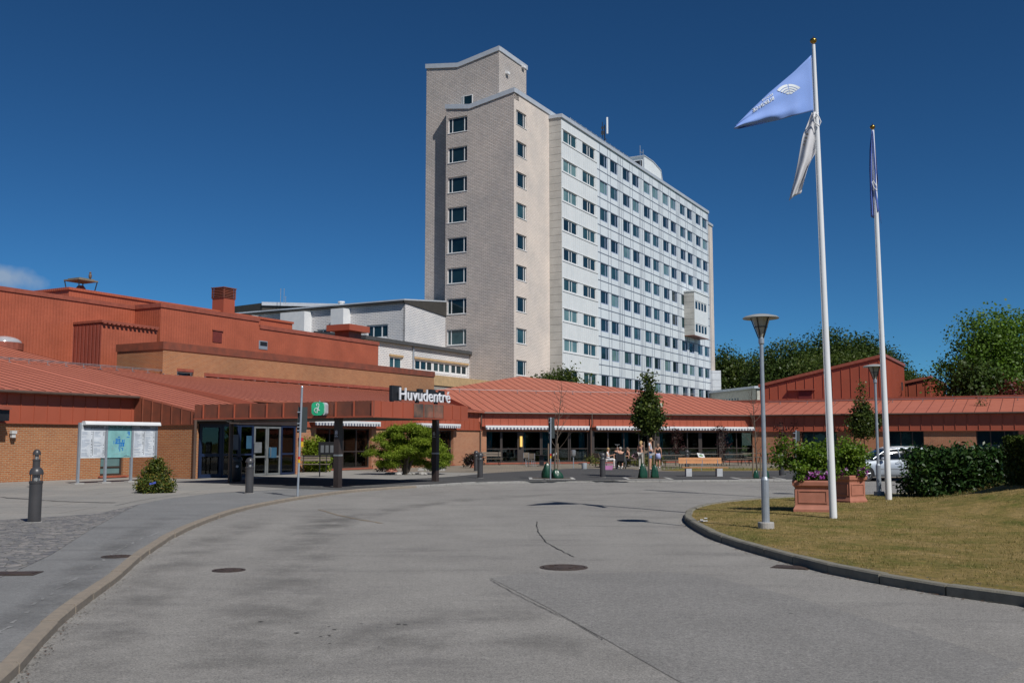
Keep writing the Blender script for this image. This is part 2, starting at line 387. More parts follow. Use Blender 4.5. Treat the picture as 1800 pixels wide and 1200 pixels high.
fore = kl+front[1:]+[V(24, 50, 0), V(30, 66, 0), V(70, 62, 0), V(70, 110, 0), V(-70, 130, 0), V(-70, 4, 0)]
sheet('forecourt_paving', fore, m_grav, 0)
lw = [(540, 856), (480, 861), (380, 866), (290, 877), (245, 886), (215, 900), (160, 930), (90, 975), (30, 1003), (-120, 1065), (-420, 1200)]
kin = kl[:-14]
sheet('footway', kin+[G(x, y) for x, y in lw], m_walk, .004)
sheet('slab_paving', [G(540, 856), G(480, 861), G(380, 866), G(290, 877), G(245, 886), G(170, 903), G(0, 914), G(-200, 925), V(-34, 34, 0), V(-28, 42, 0), P(24, 39), P(45, 39), P(45, 24)], m_slab, .006)
sheet('cobbled_path', [G(245, 886), G(215, 900), G(160, 930), G(90, 975), G(30, 1003), G(-120, 1065), G(-420, 1200), V(-40, 20, 0), G(-200, 925), G(0, 914), G(170, 903)], m_cob, .008)
dk = [G(x, y) for x, y in ((400, 846), (404, 852), (500, 858), (560, 860), (612, 861), (690, 855.5), (740, 852.5), (830, 847), (960, 844.5), (1180, 843.5), (1392, 842.5), (1480, 842), (1480, 826), (1330, 828), (1180, 829), (1135, 827), (1110, 824), (1010, 823), (960, 826), (900, 829), (850, 832), (800, 837), (700, 843), (560, 842), (480, 838))]
sheet('entrance_asphalt', dk, m_dark, .010)
sheet('grass_verge', [G(x, y) for x, y in ((1160, 826.5), (1210, 828), (1330, 827), (1460, 826), (1460, 822), (1330, 823), (1200, 824))], m_grass, .016)
# patches, seams, cracks and covers on the road
sheet('road_patch', [G(x, y, RZ) for x, y in ((862, 1016), (920, 1008), (1000, 1009), (1180, 1006), (1240, 1011), (1400, 1050), (1800, 1168), (1500, 1360), (1180, 1190), (1060, 1121), (960, 1066))], m_patch, RZ+.004)
m_crack = M('tar_crack', (.03, .03, .03), rough=.9)
m_chalk = M('worn_white_line', (.55, .54, .50), (.35, .34, .32), 14, .8)
def ribbon(name, px, w, m, z, seed=1, jit=.02, gap=0):
    r = random.Random(seed); pts = catmull([G(x, y, z) for x, y in px], 10); mb = MB()
    L = []; R_ = []
    for i, p in enumerate(pts):
        t = (pts[min(i+1, len(pts)-1)]-pts[max(i-1, 0)]).normalized(); n = V(-t.y, t.x, 0)
        ww = w*(.5+r.random()); o = n*(r.random()-.5)*jit*2
        L.append(p+o+n*ww/2); R_.append(p+o-n*ww/2)
    for i in range(len(pts)-1):
        if r.random() >= gap: mb.face([L[i], R_[i], R_[i+1], L[i+1]])
    o = mb.build(name, m); o['kind'] = 'structure'; return o
ribbon('road_crack', [(862, 1018), (905, 1042), (960, 1070), (1010, 1093), (1060, 1123)], .008, m_crack, RZ+.009, 2, .008)
ribbon('road_crack', [(943, 916), (946, 932), (958, 950), (985, 966), (1008, 978)], .018, m_crack, RZ+.007, 5, .014)
ribbon('road_crack', [(560, 895), (600, 906), (670, 919)], .07, M('sand_streak', (.27, .21, .14)), RZ+.004, 6, .03)
ribbon('footway_joint', [(0, 873), (100, 880), (200, 883)], .18, M('grime_band', (.14, .135, .125)), .013, 8, .05)
ribbon('footway_joint', [(200, 888), (330, 868), (560, 858)], .025, M('joint_grime_pale', (.10, .10, .095)), .012, 7, .02)
ribbon('painted_line', [(545, 855), (640, 853.5), (740, 852), (830, 847), (960, 844.6), (1060, 844), (1180, 844), (1392, 843.2)], .12, m_chalk, .016, 4, .0)
ribbon('painted_line', [(0, 1112), (60, 1062), (120, 1022), (180, 985), (230, 955), (300, 926)], .035, M('faint_worn_line', (.30, .298, .29), (.19, .19, .188), 9, .9), .008, 9, .03, .45)
def stainm():
    m, t, b = newmat('tyre_grime'); out = t.nodes['Material Output']; at_ = N(t, 'ShaderNodeAttribute'); at_.attribute_name = 'fade'; tc = N(t, 'ShaderNodeTexCoord')
    n = ramp(t, noise(t, tc.outputs['Object'], 1.1, 7, .7), [(.40, (0, 0, 0)), (.68, (1, 1, 1))]); k = N(t, 'ShaderNodeMath', operation='MULTIPLY'); t.links.new(at_.outputs['Fac'], k.inputs[0]); t.links.new(n, k.inputs[1])
    k2 = N(t, 'ShaderNodeMath', operation='MULTIPLY'); t.links.new(k.outputs[0], k2.inputs[0]); k2.inputs[1].default_value = .30
    b.inputs['Base Color'].default_value = (.055, .053, .05, 1); b.inputs['Roughness'].default_value = .85; tr = N(t, 'ShaderNodeBsdfTransparent'); mx = N(t, 'ShaderNodeMixShader')
    t.links.new(k2.outputs[0], mx.inputs[0]); t.links.new(tr.outputs[0], mx.inputs[1]); t.links.new(b.outputs[0], mx.inputs[2]); t.links.new(mx.outputs[0], out.inputs['Surface']); return m
m_stain = stainm()
def stain(px, w, z):
    pts = catmull([G(x, y, z) for x, y in px], 8); vs = []; fs = []; fd = []
    for i, p in enumerate(pts):
        t = (pts[min(i+1, len(pts)-1)]-pts[max(i-1, 0)]).normalized(); n = V(-t.y, t.x, 0); e = min(1, i/5, (len(pts)-1-i)/5)
        for k, f in ((-1, 0), (-.45, .8), (0, 1), (.45, .8), (1, 0)): vs.append(tuple(p+n*w*k/2)); fd.append(f*e)
    for i in range(len(pts)-1):
        for k in range(4): fs.append((i*5+k, i*5+k+1, (i+1)*5+k+1, (i+1)*5+k))
    me = bpy.data.meshes.new('tyre_stain'); me.from_pydata(vs, [], fs); at_ = me.attributes.new('fade', 'FLOAT', 'POINT'); at_.data.foreach_set('value', fd); me.materials.append(m_stain)
    if me.polygons[0].normal.z < 0: me.flip_normals()
    o = bpy.data.objects.new('tyre_stain', me); COL.objects.link(o); o['kind'] = 'structure'
for i, (px, w) in enumerate((([(600, 890), (545, 940), (520, 1000), (490, 1060), (440, 1130), (380, 1230)], 1.5), ([(480, 905), (370, 950), (300, 1000), (235, 1060), (170, 1130), (60, 1260)], 1.0), ([(1250, 866), (1000, 868), (800, 880), (640, 905), (560, 940)], 1.1), ([(560, 1190), (700, 1100), (860, 1080), (980, 1085)], .9), ([(1150, 1180), (1000, 1130), (800, 1120), (640, 1150)], .8), ([(300, 905), (220, 950), (120, 1030), (20, 1110)], .7))):
    stain(px, w, (RZ+.0115 if i < 5 else .0135)+i*.0006)
mb = MB(); r_ = random.Random(4)
for i in range(18):   # small dark spots in two scatters
    x, y = (r_.gauss(560, 90), r_.gauss(1110, 16)) if i < 12 else (r_.uniform(300, 1500), r_.uniform(940, 1180))
    p = G(x, y, RZ+.005); rr = r_.uniform(.006, .016)
    mb.face([p+V(rr*1.8*math.cos(k*.9), rr*math.sin(k*.9), 0) for k in range(7)])
tag(mb.build('road_spots', m_crack), kind='structure')
m_iron = M('cast_iron', (.06, .045, .038), (.10, .07, .055), 10, .6, metal=.3, bmp=.6, bs=30)
def manhole(px, py, r, label, sq=None, z=RZ):
    c = G(px, py, z); t = thing('manhole_cover', label, 'manhole cover', c, 'drain covers')
    mb = MB()
    if sq: mb.box(c.x, c.y, z+.001, sq[0]+.08, sq[1]+.08, .007, sq[2])
    else: mb.lathe(c, [(r+.05, .001), (r+.05, .008), (r+.012, .010), (r+.012, .001)], 28)
    mb.build('rim', m_iron, t)
    mb = MB()
    if sq:
        mb.box(c.x, c.y, z+.008, sq[0], sq[1], .006, sq[2])
    else:
        mb.lathe(c, [(r, .001), (r, .012), (r*.8, .014), (r*.78, .011), (r*.5, .011), (r*.48, .014), (r*.2, .014)], 28)
        for k in range(12): mb.box(c.x+math.cos(k*.52)*r*.64, c.y+math.sin(k*.52)*r*.64, z+.011, .09, .02, .005, k*.52)
    mb.build('lid', m_iron, t)
manhole(991, 997, .28, 'round brown iron manhole cover in the middle of the road')
manhole(402, 1002, .17, 'small round flat cover in the road left of centre')
manhole(206, 978, .17, 'small round cover in the footway beside the kerb', z=.002)
manhole(25, 1008, .2, 'rusty square drain grate at the left edge of the footway', (.5, .28, .1), .006)
manhole(1392, 997, .2, 'rusty square drain grate in the road beside the lawn kerb', (.42, .28, -.5))
# kerbs: one thing each, made of butted stones
def kerb(name, pts, w, h0, h1, m, label, stone=1.0, skip=(), seed=0):
    r = random.Random(seed)
    d = [0]
    for i in range(1, len(pts)): d.append(d[-1]+(pts[i]-pts[i-1]).length)
    def pos(s):
        for i in range(1, len(pts)):
            if d[i] >= s: return pts[i-1].lerp(pts[i], (s-d[i-1])/max(1e-6, d[i]-d[i-1]))
        return pts[-1]
    n = int(d[-1]/stone); mb = MB()
    for k in range(n):
        if k in skip: continue
        a = pos(k*stone+.006); b = pos((k+1)*stone-.006); t = (b-a).normalized(); nn = V(-t.y, t.x, 0)
        dz = r.uniform(-.006, .006); o = nn*r.uniform(-.008, .008); c = .02
        sec = [(-w/2, h0), (w/2, h0), (w/2, h1-c), (w/2-c, h1), (-w/2+c, h1), (-w/2, h1-c)]
        mb.prism([a+o+nn*x+V(0, 0, z+dz) for x, z in sec], b-a)
    o = mb.build(name, m, org=(pts[0].x, pts[0].y, 0)); tag(o, kind='structure'); return o
kerb('kerb', kl, .15, RZ-.1, .018, m_stone, '', .9, seed=2)
kerb('kerb', kl[-5:]+front[1:], .16, RZ-.1, .018, m_stone3, '', 1.0, seed=8)
# lawn island with its mound
KR = [(2050, 1120), (1800, 1050), (1700, 1039), (1600, 1023), (1500, 1005), (1430, 990), (1380, 976), (1320, 960), (1262, 941), (1232, 927), (1214, 915), (1210, 905), (1222, 895), (1260, 886), (1330, 879), (1420, 874), (1500, 871), (1600, 868)]
kr = catmull([G(x, y, 0) for x, y in KR], 8)
rest = [V(17, 33.5, 0), V(26, 34, 0), V(34, 30, 0), V(37, 21, 0), V(31, 12, 0), V(20, 8, 0), V(11, 8.2, 0)]
outl = kr+catmull([kr[-1]]+rest+[kr[0]], 5)[1:-1]
cen = V(15, 20, 0)
def gh(x, y):
    h = .0+1.15*math.exp(-(((x-14.6)/3.5)**2+((y-23.2)/3.2)**2)**1.2)
    h += .05*math.sin(x*.5+1)*math.cos(y*.4)+.04
    return h
mb = MB(); rings = 26; nb = len(outl); vs = []
for i in range(1, rings+1):
    f = i/rings
    for p in outl:
        q = cen+(p-cen)*f; e = min(1, (1-f)*6); vs.append((q.x, q.y, .03*(1-e)+gh(q.x, q.y)*e))
vs.append((cen.x, cen.y, gh(cen.x, cen.y))); fs = []
for i in range(rings-1):
    for k in range(nb): fs.append((i*nb+k, (i+1)*nb+k, (i+1)*nb+(k+1) % nb, i*nb+(k+1) % nb))
for k in range(nb): fs.append((len(vs)-1, k, (k+1) % nb))
mb.mesh(vs, fs); lawn = mb.build('lawn', m_grass, smooth=True); lawn['kind'] = 'structure'
if lawn.data.polygons[0].normal.z < 0: lawn.data.flip_normals()
k2 = kerb('kerb', [p.copy() for p in outl]+[outl[0].copy()], .16, RZ-.1, .055, m_stone2, '', 1.0, skip=(25,), seed=5)
def lawn_z(x, y):
    v = Vector((x, y, 0)); d = v-cen; best = None
    a = math.atan2(d.y, d.x)
    # radial fraction of the island at this direction
    f = .5
    for k in range(nb):
        p = outl[k]-cen; q = outl[(k+1) % nb]-cen
        den = d.x*(q.y-p.y)-d.y*(q.x-p.x)
        if abs(den) < 1e-9: continue
        t = (p.x*(q.y-p.y)-p.y*(q.x-p.x))/den; u = (p.x*d.y-p.y*d.x)/(den)
        if t > 0 and -1e-6 <= u <= 1+1e-6: f = 1/t; break
    e = min(1, (1-f)*6) if f < 1 else -1
    return (.03*(1-e)+gh(x, y)*e) if e >= 0 else None
mb = MB(); rl = random.Random(6)   # dead leaves and grit gathered against the kerbs
for k in range(900):
    i = rl.randrange(len(kr)-1); p = kr[i].lerp(kr[i+1], rl.random()); d = (kr[i+1]-kr[i]).normalized(); nn = V(-d.y, d.x, 0); side = -1 if (p+nn-cen).length > (p-cen).length else 1
    if rl.random() < .5: q = p-nn*side*abs(rl.gauss(.13, .05)); z = RZ+.008
    else: q = p+nn*side*abs(rl.gauss(.16, .06)); z = .07
    r0 = rl.uniform(.004, .018); an = rl.random()*3; mb.face([q+V(r0*math.cos(an+j*1.57)*1.4, r0*math.sin(an+j*1.57), z+.004*(j % 2)) for j in range(4)], rl.randrange(2))
for k in range(500):
    i = rl.randrange(len(kl)-20); p = kl[i].lerp(kl[i+1], rl.random()); d = (kl[i+1]-kl[i]).normalized(); nn = V(-d.y, d.x, 0); q = p-nn*rl.gauss(.13, .05); r0 = rl.uniform(.003, .012); an = rl.random()*3; mb.face([q+V(r0*math.cos(an+j*1.57)*1.4, r0*math.sin(an+j*1.57), RZ+.008+.004*(j % 2)) for j in range(4)], rl.randrange(2))
tag(mb.build('leaf_litter', [M('litter_brown', (.14, .07, .035)), M('litter_grey', (.10, .09, .07))]), 'dry leaf crumbs gathered along the kerb stones', 'leaf litter', kind='stuff')
# short dry grass blades over the near part of the lawn
rg = np.random.default_rng(3); bl = []
tries = 0
inside = []
for k in range(3600):
    x = rg.uniform(3.6, 15.5); y = rg.uniform(9.5, 29.5); z = lawn_z(x, y)
    d_ = math.hypot(x-cen.x, y-cen.y)+1e-6
    if lawn_z(x+(x-cen.x)/d_*.35, y+(y-cen.y)/d_*.35) is None: z = None
    if z is not None: inside.append((x, y, z))
vs = []; fs = []
for (x, y, z) in inside:
    for j in range(22):
        px, py = x+rg.normal(0, .22), y+rg.normal(0, .22)
        h = rg.uniform(.018, .045)*(1.3 if rg.random() < .1 else 1); an = rg.uniform(0, 6.28); w = rg.uniform(.003, .007)
        px, py = x+max(-.3, min(.3, px-x)), y+max(-.3, min(.3, py-y)); lx, ly = rg.normal(0, .014), rg.normal(0, .014); n = len(vs)
        zz = z-.006
        vs += [(px-w*math.cos(an), py-w*math.sin(an), zz), (px+w*math.cos(an), py+w*math.sin(an), zz), (px+lx, py+ly, zz+h)]
        fs.append((n, n+1, n+2))
m_blade = leafm('grass_blades', (.09, .10, .022), (.24, .185, .075), (.38, .30, .16), .2, .7)
me = bpy.data.meshes.new('grass_blades'); me.from_pydata(vs, [], fs); me.materials.append(m_blade)
go = bpy.data.objects.new('grass', me); COL.objects.link(go); tag(go, 'short dry grass blades on the lawn island', 'grass', kind='stuff')
# ================================================================ buildings
def wall(mb, p0, d, L, z0, z1, ops=(), nout=None, depth=.18, m=0, mr=None):
    """one wall face with real openings and reveals"""
    p0 = V(p0[0], p0[1], 0); d = Vector(d); nin = -Vector(nout)
    ss = sorted({0, L, *[max(0, min(L, x)) for o in ops for x in o[:2]]}); zs = sorted({z0, z1, *[x for o in ops for x in o[2:4]]})
    def q(a, b, c, e, mm=m):
        f = [a, b, c, e]; n = (b-a).cross(e-a)
        mb.face(f if n.dot(-nin) > 0 else f[::-1], mm)
    for i in range(len(ss)-1):
        for j in range(len(zs)-1):
            cs_, cz = (ss[i]+ss[i+1])/2, (zs[j]+zs[j+1])/2
            if any(o[0] < cs_ < o[1] and o[2] < cz < o[3] for o in ops): continue
            q(p0+d*ss[i]+Z*zs[j], p0+d*ss[i+1]+Z*zs[j], p0+d*ss[i+1]+Z*zs[j+1], p0+d*ss[i]+Z*zs[j+1])
    mr = m if mr is None else mr
    for o in ops:
        s0, s1, a, b = o[:4]; A = p0+d*s0+Z*a; B = p0+d*s1+Z*a; C = p0+d*s1+Z*b; E = p0+d*s0+Z*b; k = nin*depth
        for x, y in ((A, B), (B, C), (C, E), (E, A)): mb.face([x, y, y+k, x+k], mr)
def window(parent, p0, d, nout, s0, s1, z0, z1, inset=.12, mull=(), trans=(), fw=.06, fm=None, gm=None, name='window', sill=None, fd=.07, label=None):
    d = Vector(d); nin = -Vector(nout); p = V(p0[0], p0[1], 0)+nin*inset
    mb = MB()
    def bar(a, b, c, e): mb.pbox(p+d*a+Z*c, d*(b-a), nin*fd, Z*(e-c))
    bar(s0, s1, z0, z0+fw); bar(s0, s1, z1-fw, z1); bar(s0, s0+fw, z0+fw, z1-fw); bar(s1-fw, s1, z0+fw, z1-fw)
    for x in mull:
        wv = fw; 
        if isinstance(x, tuple): x, wv = x
        c = s0+(s1-s0)*x; bar(c-wv/2, c+wv/2, z0+fw, z1-fw)
    for x in trans:
        c = z0+(z1-z0)*x; mb.pbox(p+nin*.004+d*(s0+fw)+Z*(c-fw*.4), d*(s1-s0-2*fw), nin*(fd-.008), Z*fw*.8)
    if sill: mb.pbox(p-nin*(inset+.05)+d*(s0-.05)+Z*(z0-.06), d*(s1-s0+.1), nin*(inset+.06), Z*.058)
    w = mb.build(name, fm or m_white, parent, label=label)
    mg = MB(); g = p+nin*fd*.5; mg.pbox(g+d*(s0+fw*.5)+Z*(z0+fw*.5), d*(s1-s0-fw), nin*.012, Z*(z1-z0-fw)); mg.build('pane', gm or m_glassd, w)
    return w
def seams(mb, p, d, L, step, z0, z1, nout, m=0, s0=0, w=.025, h=.03, ztop=None):
    k = s0
    while k < L:
        zt = ztop(k) if ztop else z1
        mb.pbox(V(p[0], p[1], 0)+d*k+Z*z0, d*w, Vector(nout)*h, Z*(zt-z0), m); k += step
def roofslab(mb, p0, e, up, poly, th=.10, step=.62, m=0, ms=1, off=0.0, rib=.022):
    """convex polygon in (s,t) on the plane p0 + s e + t up, with standing seams running up the slope"""
    e = Vector(e).normalized(); up = Vector(up).normalized(); n = e.cross(up).normalized()
    if n.z < 0: n = -n
    pts = [Vector(p0)+e*s+up*t for s, t in poly]; mb.prism([p-n*th for p in pts], n*th, m)
    smin = min(s for s, t in poly); smax = max(s for s, t in poly); k = smin+off+step*.4
    while k < smax:
        ts = []
        for i in range(len(poly)):
            (a, b), (c, d_) = poly[i], poly[(i+1) % len(poly)]
            if (a-k)*(c-k) < 0: ts.append(b+(d_-b)*(k-a)/(c-a))
        if len(ts) >= 2:
            t0, t1 = min(ts), max(ts)
            if t1-t0 > .05: mb.pbox(Vector(p0)+e*(k-.014)+up*t0, e*.028, up*(t1-t0), n*rib, ms)
        k += step
def snowrail(parent, pts, step=1.1, h=.22, two=True):
    mb = MB(); a, b = Vector(pts[0]), Vector(pts[1]); L = (b-a).length; d = (b-a).normalized()
    mb.path([a+Z*h, b+Z*h], .022 if two else .02, 6) 
    if two: mb.path([a+Z*(h-.07), b+Z*(h-.07)], .016, 6)
    k = .3
    while k < L:
        q = a+d*k; mb.path([q+Z*(h+.02), q], .02, 5); mb.pbox(q-d*.03-V(0, 0, .02), d*.06, Z.cross(d)*.22, Z*.04); mb.pbox(q-d*.03-V(0, 0, .02), d*.06, -Z.cross(d)*.12, Z*.04); k += step
    return mb.build('snow_rail', m_hose, parent)
def awning(parent, p, d, nout, L, z=2.66):
    d = Vector(d); n = Vector(nout); p = V(p[0], p[1], 0)
    mb = MB()
    mb.pbox(p+Z*(z+.03), d*L, n*.42, Z*.10, 0)      # cassette
    mb.pbox(p+n*.42+Z*(z+.0), d*L, n*.03, Z*.12, 0)
    k = 0.0; i = 0; w = .13
    while k < L-.01:
        ww = min(w, L-k); pts = []
        for j in range(5):
            x = j/4; pts.append((k+ww*x, -.115-.045*math.sin(math.pi*x)))
        top = [p+n*.438+d*k+Z*z, p+n*.438+d*(k+ww)+Z*z]
        bot = [p+n*(.438+.012*math.sin(i))+d*s+Z*(z+q) for s, q in reversed(pts)]
        mb.prism(top+bot, n*.006, 1 if i % 2 else 2); k += w; i += 1
    return mb.build('awning', [m_white, m_awn1, m_awn2], parent)
m_awn1 = M('awning_white_stripe', (.62, .62, .62), rough=.9); m_awn2 = M('awning_grey_stripe', (.13, .15, .20), rough=.9)
NR = -DG; NL = -D1     # outward normals: courtyard side, camera side
K = .2
def rz(b): return 3.80+K*(b-37.2)       # entrance wing roof
aC = Rb(235, 740, 37.2)[0]; aE = Rb(521, 800, 33.4)[0]
GA = thing('entrance_wing', 'low brick entrance wing with a wide red seamed metal roof and blue framed doors', 'building', P(aC, 33.4))
wa0, wa1 = Rb(176, 820, 37.2)[0], Rb(216, 820, 37.2)[0]
mb = MB(); A0 = 12.0
wall(mb, P(A0, 37.2), D1, aC-A0, -.05, 2.42, [(wa0-A0, wa1-A0, .12, 1.02)], NR)
wall(mb, P(aC, 33.4), DG, 3.8, -.05, 2.42, [], NL)
mb.pbox(P(aC+.02, 33.38, -.05), D1*.28, DG*.35, Z*2.5)
mb.build('brick_wall', m_brick, GA)
for (x0, x1, z0) in ((35.0, aC-A0, 0),): pass
window(GA, P(A0, 37.2), D1, NR, wa0-A0, wa1-A0, .12, 1.02, .1, (), (.42,), .09, m_frameb, m_glassl)
mb = MB(); mb.pbox(P(wa0-.1, 37.04, .04), D1*(wa1-wa0+.3), DG*.2, Z*.07); mb.build('window_sill', m_trim, GA)
mb = MB()   # red panelled fascia above the brick
mb.pbox(P(A0, 37.14, 2.40), D1*(aC-A0-.0), DG*.3, Z*(rz(37.14)-.1-2.40))
seams(mb, P(A0, 37.14), D1, aC-A0, .62, 2.40, rz(37.14)-.1, NR)
mb.pbox(P(A0, 37.08, 2.36), D1*(aC-A0), DG*.1, Z*.05)
zt = lambda s: rz(33.35+s)-.04
mb.prism([P(aC-.05, 33.35, 2.40), P(aC-.05, 37.14, 2.40), P(aC-.05, 37.14, zt(3.79)), P(aC-.05, 33.35, zt(0))], D1*.2, 1)
seams(mb, P(aC-.05, 33.35), DG, 3.75, .62, 2.40, 0, NL, 1, s0=.1, w=.03, h=.05, ztop=zt)
mb.pbox(P(aC-.09, 33.3, 2.36), D1*.2, DG*3.8, Z*.05, 1)
mb.build('fascia', [m_panel, m_dkpanel], GA)
# roof slopes: eave at the left part, then stepped forward beside the entrance
upR = (DG+Z*K).normalized()
def R1pt(px, py):
    q = onplane(px, py, P(aC, 37.2, 3.8), (-DG*K+Z).normalized()); return q
mb = MB(); fS = 1/math.sqrt(1+K*K); tl = lambda b, b0: (b-b0)/fS
roofslab(mb, P(A0, 36.8, rz(36.8)), D1, upR, [(0, 0), (aC-A0-.06, 0), (aC-A0-.06, tl(54.8, 36.8)), (0, tl(54.8, 36.8))])
roofslab(mb, P(aC-.1, 33.2, rz(33.2)), D1, upR, [(0.042, 0), (37.0-aC, 0), (37.0-aC, tl(54.8, 33.2)), (0.042, tl(54.8, 33.2))], off=.2)
K2 = .17; rz2 = lambda b: 3.74+K2*(b-35.4); upR2 = (DG+Z*K2).normalized()
endb = 46.5
roofslab(mb, P(36.95, 35.3, rz2(35.3)), D1, upR2, [(0, 0), (24.75, 0), (25.6, tl(36.6, 35.3)), (28.2, tl(42, 35.3)), (29.5, tl(48, 35.3)), (0, tl(48, 35.3))])
mb.prism([P(36.93, 33.3, rz(33.3)-.05), P(36.93, 46.2, rz(46.2)-.05), P(36.93, 46.2, rz2(46.2)-.01), P(36.93, 35.3, rz2(35.3)-.01), P(36.93, 33.3, rz2(33.3)-.1)], D1*.1, 0)
mb.build('roof', [m_roof, m_seam], GA)
mb = MB(); mb.path([P(A0, 36.77, rz(36.8)-.08), P(aC-.1, 36.77, rz(36.8)-.08)], .06, 8); mb.build('gutter', m_brown, GA)
for (bb_, a_, b_) in ((R1pt(0, 635), 12.5, 61.0),):
    a0_, b0_ = ab(bb_); snowrail(GA, (P(13, b0_, rz(b0_)), P(60, b0_, rz(b0_)-.0 if False else rz2(b0_)+.02)))
a0_, b0_ = ab(R1pt(30, 605)); snowrail(GA, (P(13, b0_-1, rz(b0_-1)), P(34, b0_-1, rz(b0_-1))))
m_doorf = M('door_frame_shaded', (.17, .18, .18), rough=.45)  # darker copy of the aluminium, with the canopy shade in its colour
# ---- entrance glazing
def glaz(px0, px1, b, z0, z1, mull, trans, fm, gm, name='window', fw=.1, **k):
    s0 = Rb(px0, 800, b)[0]; s1 = Rb(px1, 800, b)[0]
    return window(GA, P(0, b), D1, NR, s0, s1, z0, z1, .0, mull, trans, fw, fm, gm, name, **k)
glaz(350, 390, 33.4, .02, 2.42, (), (.42,), m_bluep, m_clear, fw=.16, fd=.1)
glaz(390.5, 420, 33.4, .02, 2.42, (.5,), (.42,), m_bluep, m_clear, fd=.1)
glaz(420.5, 445.5, 33.4, .02, 2.42, (), (.42,), m_bluep, m_clear, fd=.1)
for x0, x1 in ((446, 469), (469.5, 493)):
    w = glaz(x0, x1, 33.42, .02, 2.36, (), (.38,), m_doorf, m_clear, 'door', fd=.06)
    sd = Rb(x1-3 if x0 < 460 else x0+3, 800, 33.4)[0]; hb = MB(); q = P(sd, 33.36, .9)
    hb.path([q, q+NR*.08, q+NR*.08+Z*.45, q+Z*.45], .015, 6); hb.build('handle', m_alu, w)
glaz(493.5, 519, 33.4, .02, 2.42, (), (.42,), m_bluep, m_clear, fd=.1)
mb = MB(); mb.pbox(P(aC-.04, 33.36, 2.42), D1*(aE-aC+.04), DG*.3, Z*(rz(33.3)-.12-2.42)); mb.build('fascia', m_dkbrown, GA)  # red fascia coloured dark brown: shade under the canopy put into the material
mb = MB(); pc = P(aC-.05, 33.24); mb.path([pc+Z*-.02, pc+Z*(rz(33.2)-.1)], .07, 10); mb.build('downpipe', m_brown, GA)
def room(parent, p0, d, L, dep, nin, z1, seed, curt=(), bench=True):
    r = random.Random(seed); d = Vector(d); nin = Vector(nin); p0 = V(p0[0], p0[1], 0); mb = MB()
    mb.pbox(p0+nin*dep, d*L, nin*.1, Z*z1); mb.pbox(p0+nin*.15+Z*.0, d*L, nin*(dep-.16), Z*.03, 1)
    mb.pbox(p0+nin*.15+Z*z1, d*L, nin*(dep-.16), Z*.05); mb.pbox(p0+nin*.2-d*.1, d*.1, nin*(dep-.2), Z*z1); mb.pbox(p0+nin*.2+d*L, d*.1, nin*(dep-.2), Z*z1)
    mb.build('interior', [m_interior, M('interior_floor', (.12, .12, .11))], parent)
    if curt:
        mb = MB()
        for c0, c1 in curt:
            n = max(4, int((c1-c0)/.05)); pts = [p0+nin*(.3+.03*math.sin(i*1.9))+d*(c0+(c1-c0)*i/n) for i in range(n+1)]
            for i in range(n): mb.pbox(pts[i]+Z*.1, pts[i+1]-pts[i], nin*.01, Z*(z1-.15))
        mb.build('curtain', m_cur, parent)
    if bench:
        mb = MB(); k = .4
        while k < L-1.2:
            w = r.uniform(.9, 1.5); t = .9+r.random()*1.5; q = p0+nin*t+d*k
            mb.pbox(q+Z*.72, d*w, nin*.7, Z*.03, 0)
            for u in (.1, w-.14): mb.pbox(q+d*u+nin*.32+Z*.03, d*.04, nin*.04, Z*.69, 1)
            for u in (.15, w-.55):
                for vv in (-.5, .8):
                    mb.pbox(q+d*u+nin*vv+Z*.42, d*.4, nin*.4, Z*.03, 2); mb.pbox(q+d*u+nin*(vv+(.0 if vv < 0 else .37))+Z*.42, d*.4, nin*.03, Z*.42, 2)
                    for l in (0, .37): mb.pbox(q+d*(u+l)+nin*(vv+.18)+Z*.03, d*.03, nin*.03, Z*.39, 1)
            k += w+r.uniform(.4, 1.0)
        mb.build('furniture', [M('table_top', (.35, .30, .22)), m_black, M('chair_green', (.10, .24, .18))], parent)
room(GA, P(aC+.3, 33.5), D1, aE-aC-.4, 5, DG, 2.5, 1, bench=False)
m_np = M('paper_shaded', (.17, .18, .19)); m_nb = M('paper_blue', (.03, .10, .17))  # notice papers darkened; the entrance shade sits in their colours
for px, z, w, h, c in ((453, 1.35, .5, .5, 0), (479, 1.1, .55, .5, 1), (437, 1.55, .35, .6, 1), (413, 1.5, .35, .7, 0)):
    mb = MB(); s = Rb(px, 790, 33.38)[0]; mb.pbox(P(s-w/2, 33.36, z-.25), D1*w, DG*.01, Z*h, c)
    mb.build('door_notice', [m_np, m_nb], GA)
# return and the cafe section set back
BW = 35.7; aK = Rb(845, 790, BW)[0]
ops = []
for x0, x1 in ((555, 653), (757, 797)):
    ops.append((Rb(x0, 800, BW)[0]-aE, Rb(x1, 800, BW)[0]-aE, .1, 2.38))
mb = MB(); mb.pbox(P(aE, 33.4, -.05), D1*.25, DG*2.4, Z*3.2)
wall(mb, P(aE+.25, BW), D1, aK-aE-.25, -.05, 2.46, [(a-.25, b-.25, c, d) for a, b, c, d in ops], NR, .25)
mb.build('brick_wall', m_brickp, GA)
for i, (a, b, c, d) in enumerate(ops):
    window(GA, P(aE, BW), D1, NR, a, b, c, d, .2, (.28, .52, .76) if i == 0 else (.5,), (.42,), .07, m_frameb, m_clear)
    mb = MB(); mb.pbox(P(aE+a-.1, BW-.06, .02), D1*(b-a+.2), DG*.2, Z*.075); mb.build('window_sill', m_trim, GA)
    room(GA, P(aE+a, BW+.3), D1, b-a, 4, DG, 2.5, 5+i, ((.2, .8),) if i else ((b-a-1.0, b-a-.4),))
